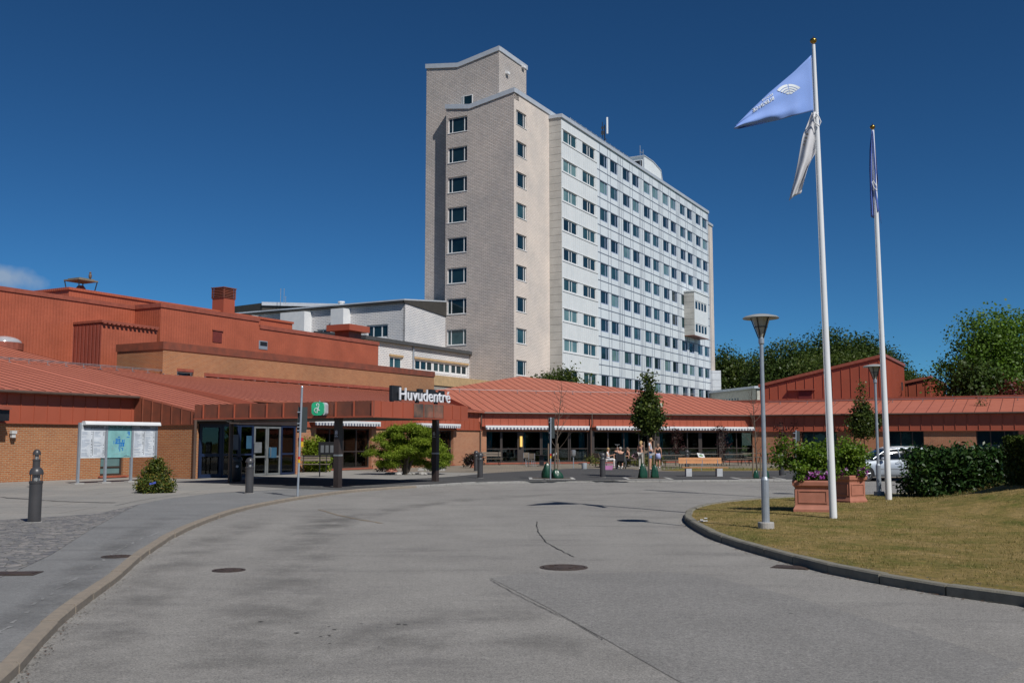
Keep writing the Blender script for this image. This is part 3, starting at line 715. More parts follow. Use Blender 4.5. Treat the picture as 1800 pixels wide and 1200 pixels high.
mb = MB(); mb.pbox(P(aE+.05, BW-.06, 2.44), D1*(aK-aE), DG*.3, Z*(3.62-2.44)); seams(mb, P(aE+.05, BW-.06), D1, aK-aE, .62, 2.44, 3.62, NR)
mb.pbox(P(aE+.05, BW-.10, 2.40), D1*(aK-aE), DG*.1, Z*.05); mb.build('fascia', m_panel, GA)
for x0, x1 in ((553, 668), (740, 809)):
    s0 = Rb(x0, 745, BW-.45)[0]; s1 = Rb(x1, 745, BW-.45)[0]; awning(GA, P(s0, BW-.06), D1, NR, s1-s0)
# little metal hood at the far left edge and the wall lamp
c = P(Rb(-30, 720, 36.2)[0], 36.2); ce_ = Rb(22, 720, 36.2)[0]
mb = MB(); a_ = Rb(-60, 720, 36.3)[0]; mb.prism([P(a_, 37.14, 3.12), P(a_, 36.35, 2.98), P(a_, 36.35, 2.90), P(a_, 37.14, 2.92)], D1*(Rb(20, 720, 36.4)[0]-a_), 0)
mb.pbox(P(a_, 36.5, 2.45), D1*(Rb(17, 720, 36.5)[0]-a_), DG*.6, Z*.44, 1); mb.build('hood', [m_trim, m_black], GA)
mb = MB(); q = G(17, 840); q = P(Rb(17, 760, 37.1)[0], 37.1, 1.95); mb.pbox(q, D1*.22, NR*.16, Z*.12); mb.pbox(q+Z*-.16+D1*.03, D1*.16, NR*.12, Z*.15); mb.build('wall_lamp', m_light, GA)
# ---------------------------------------------------------------- cafe building (diagonal front)
C0 = P(aK, BW, 0); Cend = P(78.4, 20.9, 0); ce = (Cend-C0).normalized(); cn = V(-ce.y, ce.x, 0); CL = (Cend-C0).length   # cn points into the building
def cs(px, py=790, off=0.0):
    q = onplane(px, py, C0+cn*off, cn); return (q-C0).dot(ce), q.z
GC = thing('cafe_building', 'glazed cafe front with striped awnings under a broad hipped red metal roof', 'building', C0)
bays = [(855, 1036), (1044.5, 1151), (1159.5, 1264), (1273, 1325)]
bays = [(cs(a)[0], cs(b)[0]) for a, b in bays]
mb = MB(); wall(mb, C0, ce, CL, -.05, 2.42, [(a, b, .12, 2.36) for a, b in bays], -cn, .2); mb.build('brick_wall', m_brickp, GC)
bm = {0: [881.5, 883.5, (911, 922), 951.5, 954, 979, 1001, 1004], 1: [1070.5, 1098.5, 1125], 2: [1210.5, (1230, 1236)], 3: [1297]}
for i, (a, b) in enumerate(bays):
    mm_ = []
    for x in bm[i]:
        if isinstance(x, tuple): s, e = cs(x[0])[0], cs(x[1])[0]; mm_.append((((s+e)/2-a)/(b-a), e-s))
        else: mm_.append((cs(x)[0]-a)/(b-a))
    window(GC, C0, ce, -cn, a, b, .12, 2.36, .15, mm_, (.44,), .08, m_frameb, m_clear)
    mb = MB(); mb.pbox(C0+ce*(a-.05)-cn*.06+Z*.03, ce*(b-a+.1), cn*.2, Z*.085); mb.build('window_sill', m_trim, GC)
mb = MB()
for i in range(3): mb.pbox(C0+ce*(bays[i][1]-.01)-cn*.01+Z*.1, ce*(bays[i+1][0]-bays[i][1]+.02), cn*.2, Z*2.3)
mb.build('wide_mullion', m_frameb, GC)
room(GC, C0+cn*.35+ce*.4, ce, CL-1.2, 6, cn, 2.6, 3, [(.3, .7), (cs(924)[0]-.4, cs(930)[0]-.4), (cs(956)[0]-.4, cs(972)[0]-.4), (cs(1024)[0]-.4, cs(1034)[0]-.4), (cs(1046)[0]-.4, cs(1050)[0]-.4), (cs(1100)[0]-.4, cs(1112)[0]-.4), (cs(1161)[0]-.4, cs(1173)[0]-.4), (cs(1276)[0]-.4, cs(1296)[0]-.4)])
mb = MB(); q = C0+ce*cs(916)[0]-cn*.02; mb.pbox(q-ce*.07+Z*1.25, ce*.16, cn*.1, Z*.75)
my, ty, by_ = newmat('lit_strip_sign'); by_.inputs['Base Color'].default_value = (.7, .45, .12, 1); by_.inputs['Emission Color'].default_value = (1, .6, .15, 1); by_.inputs['Emission Strength'].default_value = .5
mb.build('wall_light', my, GC)
mb = MB(); q = C0-cn*.05; mb.pbox(q+Z*2.72, ce*CL, cn*.25, Z*.94, 0); seams(mb, q, ce, CL, .61, 2.72, 3.66, -cn, 0, s0=.25)
mb.pbox(C0-cn*.28+Z*2.68, ce*CL, cn*.3, Z*.05, 0); mb.pbox(C0+cn*.02+Z*2.42, ce*CL, cn*.2, Z*.27, 1)
mb.build('fascia', [m_panel, m_trim], GC)
KC = .25; cup = (cn+Z*KC).normalized(); ea = C0-cn*.3+Z*3.72; pn = (-cn*KC+Z).normalized()
def cst(px, py): q = onplane(px, py, ea, pn)-ea; return (q.dot(ce), q.dot(cup))
mb = MB(); poly = [(-.3, 0), (CL+.25, 0), cst(1331, 709.5), cst(915, 661), cst(762, 686)]
roofslab(mb, ea, ce, cup, poly, step=.70)
Q = [ea+ce*s+cup*t for s, t in poly]
mb.prism([Q[0]-Z*.1, Q[4]-Z*.1, V(Q[4].x, Q[4].y, 3), V(Q[0].x, Q[0].y, 3)], ce*.2, 0)
mb.prism([Q[2]-Z*.1, Q[3]-Z*.1, V(Q[3].x, Q[3].y, 3), V(Q[2].x, Q[2].y, 3)], -cn*.2, 1)
mb.prism([Q[4]-Z*.1, Q[3]-Z*.1, V(Q[3].x, Q[3].y, 3), V(Q[4].x, Q[4].y, 3)], ce*.2, 1)
mb.build('roof', [m_roof, m_seam], GC)
mb = MB(); mb.path([ea-cn*.03-Z*.08-ce*.2, ea-cn*.03-Z*.08+ce*(CL+.1)], .06, 8); mb.build('gutter', m_brown, GC)
s_ = cst(840, 689)[1]; a = cst(766, 688); b = cst(1322, 699)
snowrail(GC, (ea+ce*a[0]+cup*a[1], ea+ce*(CL-1.0)+cup*a[1]), 1.6, .2, False)
for px in (844.5, 1039):
    s = cs(px, 780, -.15)[0]; q = C0+ce*s-cn*.15; mb = MB(); mb.path([q-cn*.2+Z*3.6, q-cn*.2+Z*2.9, q+Z*2.5, q-Z*.02], .05, 8); mb.build('downpipe', m_brown, GC)
for x0, x1 in ((853.5, 1036), (1048, 1152), (1159, 1271), (1272, 1326)):
    s0 = cs(x0, 745, -.4)[0]; s1 = cs(x1, 745, -.4)[0]; awning(GC, C0+ce*s0+cn*.0, ce, -cn, s1-s0, 2.62)
# ---------------------------------------------------------------- right wing
GRw = thing('right_wing', 'low right hand wing with deep shaded red fascia and brick walls behind the car', 'building', P(78, 12))
AR = 78.1; bR0 = -9.0; bR1 = 20.9
def rb_(px, py=770): return Ra(px, py, AR)[0]
ops = []
for x0, x1, z0 in ((1409, 1471, .1), (1562, 1624, .1), (1716, 1791, .1)): ops.append((rb_(x1)-bR0, rb_(x0)-bR0, z0, 2.40))
mb = MB(); wall(mb, P(AR, bR0), DG, bR1-bR0, -.05, 2.44, ops, NL, .3); mb.build('brick_wall', m_brickp, GRw)
for a, b, c, d in ops:
    window(GRw, P(AR, bR0), DG, NL, a, b, c, d, .2, (.33, .66), (.4,), .08, m_frameb, m_glassd)
mb = MB(); mb.pbox(P(AR-.12, bR0, 2.42), DG*(bR1-bR0), D1*.3, Z*1.28); seams(mb, P(AR-.12, bR0), DG, bR1-bR0, .76, 2.42, 3.70, NL, h=.045)
mb.pbox(P(AR-.18, bR0, 2.38), DG*(bR1-bR0), D1*.2, Z*.05); mb.build('fascia', m_panel, GRw)
KW = .18; uw = (D1+Z*KW).normalized(); mb = MB(); aw = AR-.42
roofslab(mb, P(aw, bR0, 3.70), DG, uw, [(0, 0), (bR1-bR0+.6, 0), (bR1-bR0+1.2, 6.5), (0, 6.5)], step=.8, ms=2)
mb.pbox(P(aw+6.4, bR0, 4.5), DG*(bR1-bR0+4), D1*9, Z*.62, 1)
mb.build('roof', [m_roof, m_trim, m_seam], GRw)
mb = MB(); mb.path([P(aw-.02, bR0, 3.63), P(aw-.02, bR1+.3, 3.63)], .06, 8); mb.build('gutter', m_brown, GRw)
snowrail(GRw, (P(aw+5.6, bR0, 3.7+KW*5.6), P(aw+5.6, bR1, 3.7+KW*5.6)), 2.2, .2, False)
# gabled red halls behind the right wing
def gable(name, label, A, B, px0, px1, pxr, ys, zlow=2.0, dark=True):
    """dark face on plane a=A from px0 to px1 (rising), lit face on plane b=B to pxr"""
    b0 = Ra(px0, 700, A)[0]; z0 = Ra(px0, ys[0], A)[1]; b1 = Ra(px1, 700, A)[0]; z1 = Ra(px1, ys[1], A)[1]; a2 = Rb(pxr, 680, b1)[0]
    t = thing(name, label, 'building', P(A, b1)); mb = MB()
    mb.prism([P(A, b1, zlow), P(A, b0, zlow), P(A, b0, z0), P(A, b1, z1)], D1*(a2-A))
    sl_ = lambda s: z1+(z0-z1)*s/(b0-b1); seams(mb, P(A, b1), DG, b0-b1, .78, zlow, 0, NL, s0=.4, h=.05, ztop=sl_)
    seams(mb, P(A, b1), D1, a2-A, .5, zlow, z1, NR, s0=.3, h=.04)
    mb.build('wall', m_panel, t)
    mb = MB(); dn = (P(A, b0, z0)-P(A, b1, z1)).normalized()
    mb.prism([P(A-.15, b1-.12, z1+.02), P(A-.15, b0+.1, z0+.02), P(A-.15, b0+.1, z0+.28), P(A-.15, b1-.12, z1+.28)], D1*(a2-A+.3)); mb.build('roof', m_trim, t)
    return t, b0, b1, a2
RA_ = Ra(1556, 700, 89.9)[0]
t, b0, b1, a2 = gable('red_hall', 'tall red metal clad hall with sloping roof behind the flagpoles', 89.9, 12.5, 1336, 1556, 1590, (681, 627))
q0 = Ra(1404, 690, 89.9); q1 = Ra(1427, 690, 89.9); zt_ = Ra(1415, 686, 89.9)[1]
mb = MB(); mb.pbox(P(89.82, q1[0], 3), DG*(q0[0]-q1[0]), D1*.1, Z*(zt_-3)); mb.build('hatch', M('dark_red_door', (.15, .018, .015)), t)
mb = MB(); mb.pbox(P(89.6, q1[0]-.3, zt_), DG*(q0[0]-q1[0]+1.2), D1*.3, Z*.1); mb.build('hood', m_trim, t)
s0 = Rb(1585, 680, b1); mb = MB(); mb.pbox(P(Rb(1584, 680, b1)[0], b1-.04, Rb(1584, 685, b1)[1]), D1*1.0, DG*.1, Z*.75); mb.build('window', m_frameb, t)
gable('small_red_hall', 'smaller red metal clad hall right of the tall one, half behind the tree', 105, 10, 1592, 1636, 1662, (675, 665))
# ---------------------------------------------------------------- left upper masses
def fbox(mb, a0, a1, b0, b1, z0, z1, m=0): mb.pbox(P(a0, b0, z0), D1*(a1-a0), DG*(b1-b0), Z*(z1-z0), m)
def coping(mb, a0, a1, b0, b1, z, h=.3, o=.08, m=0): fbox(mb, a0-o, a1+o, b0-o, b1+o, z-h, z+.04, m)
BA = 46.3
a0 = Rb(286, 640, BA)[0]; a1 = Rb(763, 665, BA)[0]; zt1 = Rb(286, 601, BA)[1]
t = thing('brick_block', 'long orange brick upper storey with a dark red parapet behind the entrance roof', 'building', P(a0, BA))
mb = MB(); s0 = Rb(311, 657, BA)[0]; s1 = Rb(340, 657, BA)[0]; s2 = Rb(359, 660, BA)[0]; s3 = Rb(700, 685, BA)[0]
zr = Rb(311, 661, BA)[1]
wall(mb, P(a0, BA), D1, a1-a0, 3.5, zt1-.3, [(s0-a0, s1-a0, 5.45, 5.95), (s2-a0, s3-a0, 5.3, 5.75)], NR, .3)
b2 = Ra(206, 620, a0)[0]; wall(mb, P(a0, BA), DG, b2-BA, 3.5, zt1-.3, [], NL)
wall(mb, P(a1, BA), DG, 6, 3.5, zt1-.3, [], D1)
mb.build('brick_wall', m_brick, t)
mb = MB(); coping(mb, a0, a1, BA, b2, zt1, .42, .06); mb.build('parapet', m_dkpanel, t)
mb = MB(); mb.pbox(P(s0, BA+.25, 5.4), D1*(s3-s0), DG*.05, Z*.6); mb.build('window_band', m_glassd, t)
mb = MB(); mb.pbox(P(s0, BA-.03, 5.85), D1*(s1-s0), DG*.1, Z*.16); mb.pbox(P(s2, BA-.04, 5.66), D1*(s3-s2), DG*.1, Z*.22); mb.build('window_hood', m_trim, t)
# U1/U2 corrugated upper storeys
BU = 52.3
a0 = Rb(282, 560, BU)[0]; a1 = Rb(455, 575, BU)[0]; a2 = Rb(665, 620, BU)[0]; zu1 = Rb(282, 533, BU)[1]; zu2 = Rb(456, 571.5, BU)[1]
b2 = Ra(237, 550, a0)[0]
t = thing('corrugated_upper_storey', 'stepped red corrugated upper storey behind the brick parapet', 'building', P(a0, BU))
mb = MB(); fbox(mb, a0, a1, BU, BU+16, 5, zu1-.12); fbox(mb, a1+.003, a2, BU+.003, BU+14, 5, zu2-.12); mb.build('wall', m_corr, t)
mb = MB(); coping(mb, a0, a1, BU, BU+16, zu1, .25, .07); fbox(mb, a1+.08, a2+.07, BU-.07, BU+14.1, zu2-.25, zu2+.04); mb.build('parapet', m_trim, t)
def sq(b, x0, y0, x1, y1, m, name, parent, o=.04, th=.1):
    s0, z1 = Rb(x0, y0, b); s1, _ = Rb(x1, y0, b); _, z0 = Rb(x0, y1, b); mb = MB(); mb.pbox(P(s0, b-o, z0), D1*(s1-s0), DG*th, Z*(z1-z0)); return mb.build(name, m, parent)
sq(BU, 374, 580, 390, 601, M('dark_red_louvre', (.17, .03, .022)), 'louvre', t); sq(BU, 373, 578.5, 391.5, 580.5, m_trim, 'louvre_hood', t, .1)
sq(BU, 455, 598, 470, 613, m_galv, 'window', t, .03)
sq(BU, 457, 600, 469, 607, m_black, 'pane', t, .05)
# L1 main left hall
a00 = 40.0; bl = b2
t = thing('corrugated_hall', 'tall red corrugated hall at the upper left', 'building', P(a0, bl))
zl = Rb(100, 518.5, bl)[1]
mb = MB(); fbox(mb, a00-10, a0-.004, bl, bl+24, 3, zl-.1); mb.build('wall', m_corr, t)
mb = MB(); coping(mb, a00-10, a0-.1, bl, bl+24, zl, .22, .07); mb.build('parapet', m_trim, t)
bx = bl+5; c0 = Rb(121, 520, bx)[0]; c1 = Rb(400, 560, bx)[0]; zc = Rb(121, 506, bx)[1]
mb = MB(); fbox(mb, c0, c1+8, bx, bx+9, 9, zc); fbox(mb, c0-.1, c1+8.1, bx-.1, bx+9, zc-.12, zc+.06); mb.build('roof_storey', m_corr, t)
# small corrugated stair box in front
a0w = Rb(177, 600, 52.25)[0]; a1w = a0+.0; zw = Rb(177, 563.5, 52.2)[1]; bw2 = Ra(138, 600, a0w)[0]
t = thing('corrugated_lift_box', 'small boxy red corrugated housing in front of the tall hall', 'building', P(a0w, 52.2))
a1w = Rb(277, 575, 52.2)[0]
mb = MB(); fbox(mb, a0w, a1w, 52.2, bl+.2, 4.5, zw-.12, 0); mb.pbox(P(a0w-.06, 52.2, 4.5), D1*.05, DG*(bl-52.2), Z*(zw-4.62), 1); mb.build('wall', [m_corr, m_corrd], t)
mb = MB(); fbox(mb, a0w-.12, a1w, 52.05, bl, zw-.1, zw+.05)
k = a0w
while k < a1w: mb.pbox(P(k, 51.98, zw-.18), D1*.17, DG*.3, Z*.1); k += .34
mb.build('roof', m_trim, t)
# chimney, vent hood, duct cap, bird, skylight dome
bc = 60; c = Rb(393, 530, bc); pc = P(c[0], bc)
t = thing('chimney', 'square red chimney with a louvred cap on the corrugated roof', 'chimney', pc+Z*9)
zt_ = Rb(393, 506, bc)[1]; w = (Rb(410, 530, bc)[0]-Rb(376, 530, bc)[0])*.58
mb = MB(); mb.pbox(pc-D1*w/2-DG*w/2+Z*9, D1*w, DG*w, Z*(zt_-9.9)); mb.build('shaft', m_panel, t)
mb = MB(); 
for k in range(6): mb.pbox(pc-D1*(w/2+.06)-DG*(w/2+.06)+Z*(zt_-.9+k*.13), D1*(w+.12), DG*(w+.12), Z*.06)
for i, j in ((-1, -1), (1, -1), (-1, 1), (1, 1)): mb.pbox(pc+D1*(i*(w/2)-.05)+DG*(j*(w/2)-.05)+Z*(zt_-.95), D1*.1, DG*.1, Z*.9)
mb.pbox(pc-D1*(w/2-.1)-DG*(w/2-.1)+Z*(zt_-.9), D1*(w-.2), DG*(w-.2), Z*.8)
mb.pbox(pc-D1*(w/2+.1)-DG*(w/2+.1)+Z*(zt_-.1), D1*(w+.2), DG*(w+.2), Z*.08); mb.build('louvred_cap', m_dkpanel, t)
bv = bl+9; c = Rb(142, 505, bv); pv = P(c[0], bv); zv = Rb(142, 507, bv)[1]; zp = Rb(142, 495, bv)[1]
t = thing('roof_vent', 'flat square vent hood standing on legs above the corrugated hall', 'roof vent', pv+Z*zc)
mb = MB(); w = 1.7; mb.pbox(pv-D1*w/2-DG*w/2+Z*zp, D1*w, DG*w, Z*.1); mb.pbox(pv-D1*(w/2-.2)-DG*(w/2-.2)+Z*(zp+.1), D1*(w-.4), DG*(w-.4), Z*.1); mb.build('cover', M('weathered_tan_metal', (.22, .19, .14)), t)
mb = MB()
for i, j in ((-1, -1), (1, -1), (-1, 1), (1, 1)): mb.path([pv+D1*i*.8+DG*j*.8+Z*zp, pv+D1*i*.6+DG*j*.6+Z*(zc+.04)], .04, 6)
mb.build('leg', m_black, t); mb = MB(); mb.pbox(pv-D1*.9-DG*.7+Z*zc, D1*1.9, DG*1.4, Z*.28); mb.lathe(pv+Z*zc, [(.35, 0), (.35, zp-zc-.5), (.2, zp-zc-.3)], 12); mb.build('curb', m_trim, t)
mb = MB(); q = pv+D1*.55+DG*-.3+Z*(zp+.2); mb.ball(q+Z*.28, .12, (1, 1, 1.9), 10, 8); mb.ball(q+Z*.53, .085, (1, 1.1, 1), 10, 6); mb.path([q+Z*.53-DG*.07, q+Z*.51-DG*.13], [.02, .004], 5)
mb.prism([q+Z*.2+V(-.05, .05, 0), q+Z*.2+V(.05, .05, 0), q+V(.03, .14, -.02), q+V(-.03, .14, -.02)], V(0, 0, .03))
for i in (-.04, .04): mb.path([q+V(i, 0, .1), q+V(i, 0, 0), q+V(i, -.05, 0)], .012, 5)
tag(mb.build('bird', M('brown_feathers', (.16, .10, .06), (.09, .06, .04), 20), smooth=True, org=q), 'brown bird of prey perched on the roof vent hood', 'bird')
bd_ = 57; c = Rb(614, 580, 57)
pd = P(Rb(612, 580, 56)[0], 56); zd = Rb(612, 588, 56)[1]
t = thing('roof_cowl', 'flat red box cowl on the lower corrugated roof', 'roof vent', pd+Z*zu2)
zk = Rb(612, 573, 56)[1]; mb = MB(); mb.pbox(pd-D1*1.5-DG*1.3+Z*(zk-.55), D1*3.0, DG*2.6, Z*.55); mb.build('cap', m_panel, t)
mb = MB(); mb.pbox(pd-D1*.9-DG*.8+Z*(zu2-.1), D1*1.8, DG*1.6, Z*(zk-.55-zu2+.1)); mb.build('neck', m_dkpanel, t)
m_dome = M('acrylic_dome', (.42, .42, .44), rough=.15)
for px in (-12, 38):
    q = R1pt(px, 602); q = P(ab(q)[0], ab(q)[1]-1.0); q.z = rz(ab(q)[1])
    t = thing('skylight_dome', ['grey acrylic skylight dome at the left edge of the roof top', 'grey acrylic skylight dome beside the corrugated hall'][px > 0], 'skylight', q, 'skylight domes')
    mb = MB(); mb.lathe(q, [(1.0*math.cos(x), .12+.42*math.sin(x)) for x in [i*math.pi/14 for i in range(8)]], 20, caps=False); mb.build('dome', m_dome, t, smooth=True)
    mb = MB(); mb.lathe(q, [(1.1, -.3), (1.1, .12), (1.0, .14)], 20); mb.build('curb', m_trim, t)
# ---------------------------------------------------------------- white wings beside the tower
AT = 96.8; BT = 52.3
BN = Ra(783, 560, AT)[0]; AN = Rb(712, 560, BN)[0]; b_end = Ra(330, 560, AN)[0]
zA = Rb(712, 532, BN)[1]
t = thing('white_brick_wing', 'white painted brick wing with dark roof edge left of the tower', 'building', P(AN, BN))
def wr(px, py=560): return Ra(px, py, AN)[0]-BN
ops = [(wr(682), wr(645), Ra(660, 594, AN)[1], Ra(660, 571, AN)[1]), (wr(590), wr(558), Ra(575, 594, AN)[1]-1, Ra(575, 578, AN)[1])]
mb = MB(); wall(mb, P(AN, BN), DG, b_end-BN, 8, zA, ops, NL, .25); 
zB = Rb(782, 556, BN)[1]; mb.prism([P(AN, BN, 8), P(AT, BN, 8), P(AT, BN, zB), P(AN, BN, zA)], DG*.3)
mb.build('brick_wall', m_wbrick, t)
for a, b, c, d in ops: window(t, P(AN, BN), DG, NL, a, b, c, d, .12, (.3, .7), (), .14, m_white, m_glassd)
mb = MB()
for x0, x1, x2 in ((395, 428, 438), (560, 592, 628-27), (596, 622, 626)): pass
for x0, x1 in ((380, 465-8), (506, 548), (594, 616)):
    s0, s1 = wr(x1), wr(x0); z1 = zA-.25; z0 = Ra(x1, 600, AN)[1]-2
    mb.pbox(P(AN-1.3, BN+s0, z0), D1*1.32, DG*(s1-s0), Z*(z1-z0))
mb.build('white_shaft', m_white, t)
zR = Rb(712, 526, BN)[1]; zR2 = Rb(784, 529, BN)[1]
mb = MB(); mb.pbox(P(AN-.35, BN-.1, zA), D1*.6, DG*(b_end-BN+.2), Z*(zR-zA-.05), 0)
mb.prism([P(AN-.35, BN-.12, zA), P(AT-.02, BN-.12, zB), P(AT-.02, BN-.12, zR2-.15), P(AN-.35, BN-.12, zR-.15)], DG*.2, 0)
mb.prism([P(AN-.4, BN-.16, zR-.15), P(AT-.04, BN-.16, zR2-.15), P(AT-.04, BN-.16, zR2), P(AN-.4, BN-.16, zR)], DG*(b_end-BN), 1)
mb.build('roof', [m_darkwall, m_lead], t)
# lower white wing with window strip
B2 = Ra(825, 640, AT)[0]; a0 = Rb(640, 620, B2)[0]; z1 = Rb(740, 611, B2)[1]; zb = Rb(764, 659, 53.5)[1]
t = thing('low_white_wing', 'low white brick wing with a long strip of windows under the tower', 'building', P(a0, B2))
s0 = Rb(729, 640, B2)[0]; s1 = Rb(822, 655, B2)[0]; s2 = Rb(685, 630, B2)[0]; s3 = Rb(707, 635, B2)[0]; zw1 = Rb(740, 631.5, B2)[1]; zw0 = Rb(822, 661, B2)[1]
mb = MB(); wall(mb, P(a0, B2), D1, AT-a0, 6, z1, [(s0-a0, s1-a0, zw0, zw1), (s2-a0, s3-a0, Rb(690, 650, B2)[1], Rb(690, 626, B2)[1])], NR, .3); mb.build('brick_wall', m_wbrick, t)
n = 3; L = (s1-s0)/n
for i in range(n): window(t, P(a0, B2), D1, NR, s0-a0+L*i+.02, s0-a0+L*(i+1)-.02, zw0, zw1, .1, (.33, .66), (), .2, m_white, [m_glassd, m_glassm, m_glassd][i])
window(t, P(a0, B2), D1, NR, s2-a0, s3-a0, Rb(690, 650, B2)[1], Rb(690, 626, B2)[1], .1, (.4,), (), .15, m_white, m_glassm)
mb = MB(); mb.pbox(P(s0-.2, B2-.12, zw1), D1*(s1-s0+.3), DG*.14, Z*.2); mb.pbox(P(s2-.1, B2-.12, Rb(690, 626, B2)[1]), D1*(s3-s2+.2), DG*.14, Z*.2); mb.build('window_hood', m_ochre, t)
mb = MB(); mb.prism([P(a0-.3, B2-.4, z1), P(a0-.3, B2-.4, z1+.35), P(a0-.3, B2+6, z1+1.1), P(a0-.3, B2+6, z1)], D1*(AT-a0+.25)); mb.build('roof', m_darkroof, t)
mb = MB(); q = P(Rb(725.5, 620, B2)[0], B2-.1); mb.path([q+Z*6, q+Z*z1], .09, 6); mb.build('downpipe', m_galv, t)
# grey block base with ochre band
B3 = 53.5
t = thing('grey_block_annexe', 'grey beige block annexe with an ochre band at the foot of the tower', 'building', P(80, B3))
mb = MB(); fbox(mb, 72, AT+.0, B3, B2+2, 2, zb-1.0); mb.build('brick_wall', m_gbrick, t)
mb = MB(); fbox(mb, 71.9, AT-.05, B3-.12, B2+1.5, zb-1.0, zb-.0); mb.build('band', m_ochre, t)
# dark roofed block further back
t = thing('dark_roof_block', 'dark roofed plant block with light metal edge behind the red halls', 'building', at(480, 560, 140))
AD = 118.0
pa, pb, pc_ = at(461, 531, 130), at(757, 538, 133), at(412, 537, 133); h_ = V(0, 0, -4)
mb = MB(); mb.prism([pa-Z*.45, pb-Z*.45, pb-Z*5, pa-Z*5], V(-1, 8, 0)); mb.prism([pa-Z*.1-V(.02, 0, 0), pc_-Z*.1, pc_-Z*5, pa-Z*5-V(.02, 0, 0)], V(1, 8, 0)); mb.build('wall', m_darkwall, t)
mb = MB(); mb.prism([pa-V(0, .25, .45), pb-V(0, .25, .45), pb-V(0, .25, 0), pa-V(0, .25, 0)], V(-1, 8, 0)); mb.build('roof_edge', m_lead, t)
for px, h in ((493, 2.6), (499, 2.6), (502, 1.2)):
    q = at(px, 534, 129); mb = MB(); mb.path([q, q+Z*h*.75], .035, 5); mb.ball(q+Z*h*.75, .07, n=6, k=4)
    tag(mb.build('roof_mast', m_galv, org=q), {493: 'leftmost thin mast on the dark roofed block', 499: 'taller right mast of the pair on the dark block', 502: 'short stub mast beside the pair of masts'}[px], 'mast', 'masts on the dark block')
b_, z_ = Ra(567, 545, AN+.6); q = P(AN+4, b_, zR-.2); mb = MB(); mb.lathe(q, [(.35, 0), (.35, 1.1), (.42, 1.1), (.42, 1.25)], 10); tag(mb.build('roof_vent', m_white, org=q), 'small white pipe vent on the white wing roof', 'roof vent')
# ---------------------------------------------------------------- brick tower
zr_ = [39.45-3.575*i for i in range(9)]
LW0, LW1 = 58.5, 61.12
t = thing('brick_tower', 'tall beige brick stair tower with stepped roof at the left end of the hospital', 'building', P(AT, BT))
zt0 = Ra(783, 184, AT)[1]; zt1 = Ra(826, 183.5, AT)[1]; zt2 = Ra(903, 154, AT)[1]; BL = Ra(783, 400, AT)[0]; bm_ = Ra(826, 183, AT)[0]
AE_ = 105.76; mb = MB()
opsL = [(LW0-BT, LW1-BT, z-1.83, z) for z in zr_]
wall(mb, P(AT, BT), DG, BL-BT, 2, zt1-.3, opsL, NL, .3, 0)
mb.prism([P(AT, BT, zt1-.3), P(AT, BL, zt1-.3), P(AT, BL, zt0-.25), P(AT, bm_, zt1-.25), P(AT, BT, zt2-.25)], D1*1.2, 0)
opsR = [(97.35-AT, 99.85-AT, z-1.72, z) for z in [39.35-3.584*i for i in range(9)]]
wall(mb, P(AT, BT), D1, AE_-AT+14, 2, zt2-.3, opsR, NR, .3, 1)
fbox(mb, AT, AT+1.21, BL-.012, BL+.0, 2, zt0-.3, 0)
A2 = 98.0; c0, zc0 = Ra(750, 113, A2); c1, zc1 = Ra(805, 111, A2); c2, zc2 = Ra(877, 81, A2); a3 = Rb(925, 114, c2)[0]
mb.prism([P(A2, c0, 2), P(A2, c2, 2), P(A2, c2, zc2-.3), P(A2, c1, zc1-.3), P(A2, c0, zc0-.3)], D1*(a3-A2), 0)
mb.build('brick_wall', [m_beige, m_beige2], t)
mb = MB(); h = .55
for (u, v, p_, q_) in (((AT-.1), None, 0, 0),):
    for (b_a, z_a, b_b, z_b) in ((BT-.1, zt2, bm_, zt1), (bm_, zt1, BL+.12, zt0)):
        mb.prism([P(AT-.12, b_a, z_a-h), P(AT-.12, b_b, z_b-h), P(AT-.12, b_b, z_b), P(AT-.12, b_a, z_a)], D1*.4)
        mb.prism([P(AT-.1, b_a, z_a-.06), P(AT-.1, b_b, z_b-.06), P(AT-.1, b_b, z_b-.01), P(AT-.1, b_a, z_a-.01)], D1*9)
    for (b_a, z_a, b_b, z_b) in ((c2-.1, zc2, c1, zc1), (c1, zc1, c0+.12, zc0)):
        mb.prism([P(A2-.12, b_a, z_a-h), P(A2-.12, b_b, z_b-h), P(A2-.12, b_b, z_b), P(A2-.12, b_a, z_a)], D1*.4)
        mb.prism([P(A2-.1, b_a, z_a-.06), P(A2-.1, b_b, z_b-.06), P(A2-.1, b_b, z_b-.01), P(A2-.1, b_a, z_a-.01)], D1*(a3-A2+.1))
mb.pbox(P(AT+.28, BT-.12, zt2-h), D1*(AE_-AT+14), DG*.4, Z*h); mb.pbox(P(A2+.28, c2-.12, zc2-h), D1*(a3-A2-.1), DG*.4, Z*h)
mb.build('roof_cap', m_lead, t)
for i, o in enumerate(opsL): window(t, P(AT, BT), DG, NL, *o, .14, ((.17, .1), (.80, .1)), (), .1, m_white, [m_glassd, m_glassd, m_glassd, m_glassd, m_glassd, m_glassd, m_glassd, m_glassm, m_glassd][i], sill=True)
for i, o in enumerate(opsR): window(t, P(AT, BT), D1, NR, *o, .14, ((.18, .1), (.80, .1)), (), .1, m_white, m_glassm if i in (3, 7) else m_glassd, sill=True)
u0 = Ra(831, 165, A2)[0]; u1 = Ra(812, 165, A2)[0]; w1 = Ra(831, 166, A2)[1]; window(t, P(A2, c2), DG, NL, u0-c2, u1-c2, w1-1.7, w1, -.055, ((.82, .1),), (), .08, m_white, m_glassd)
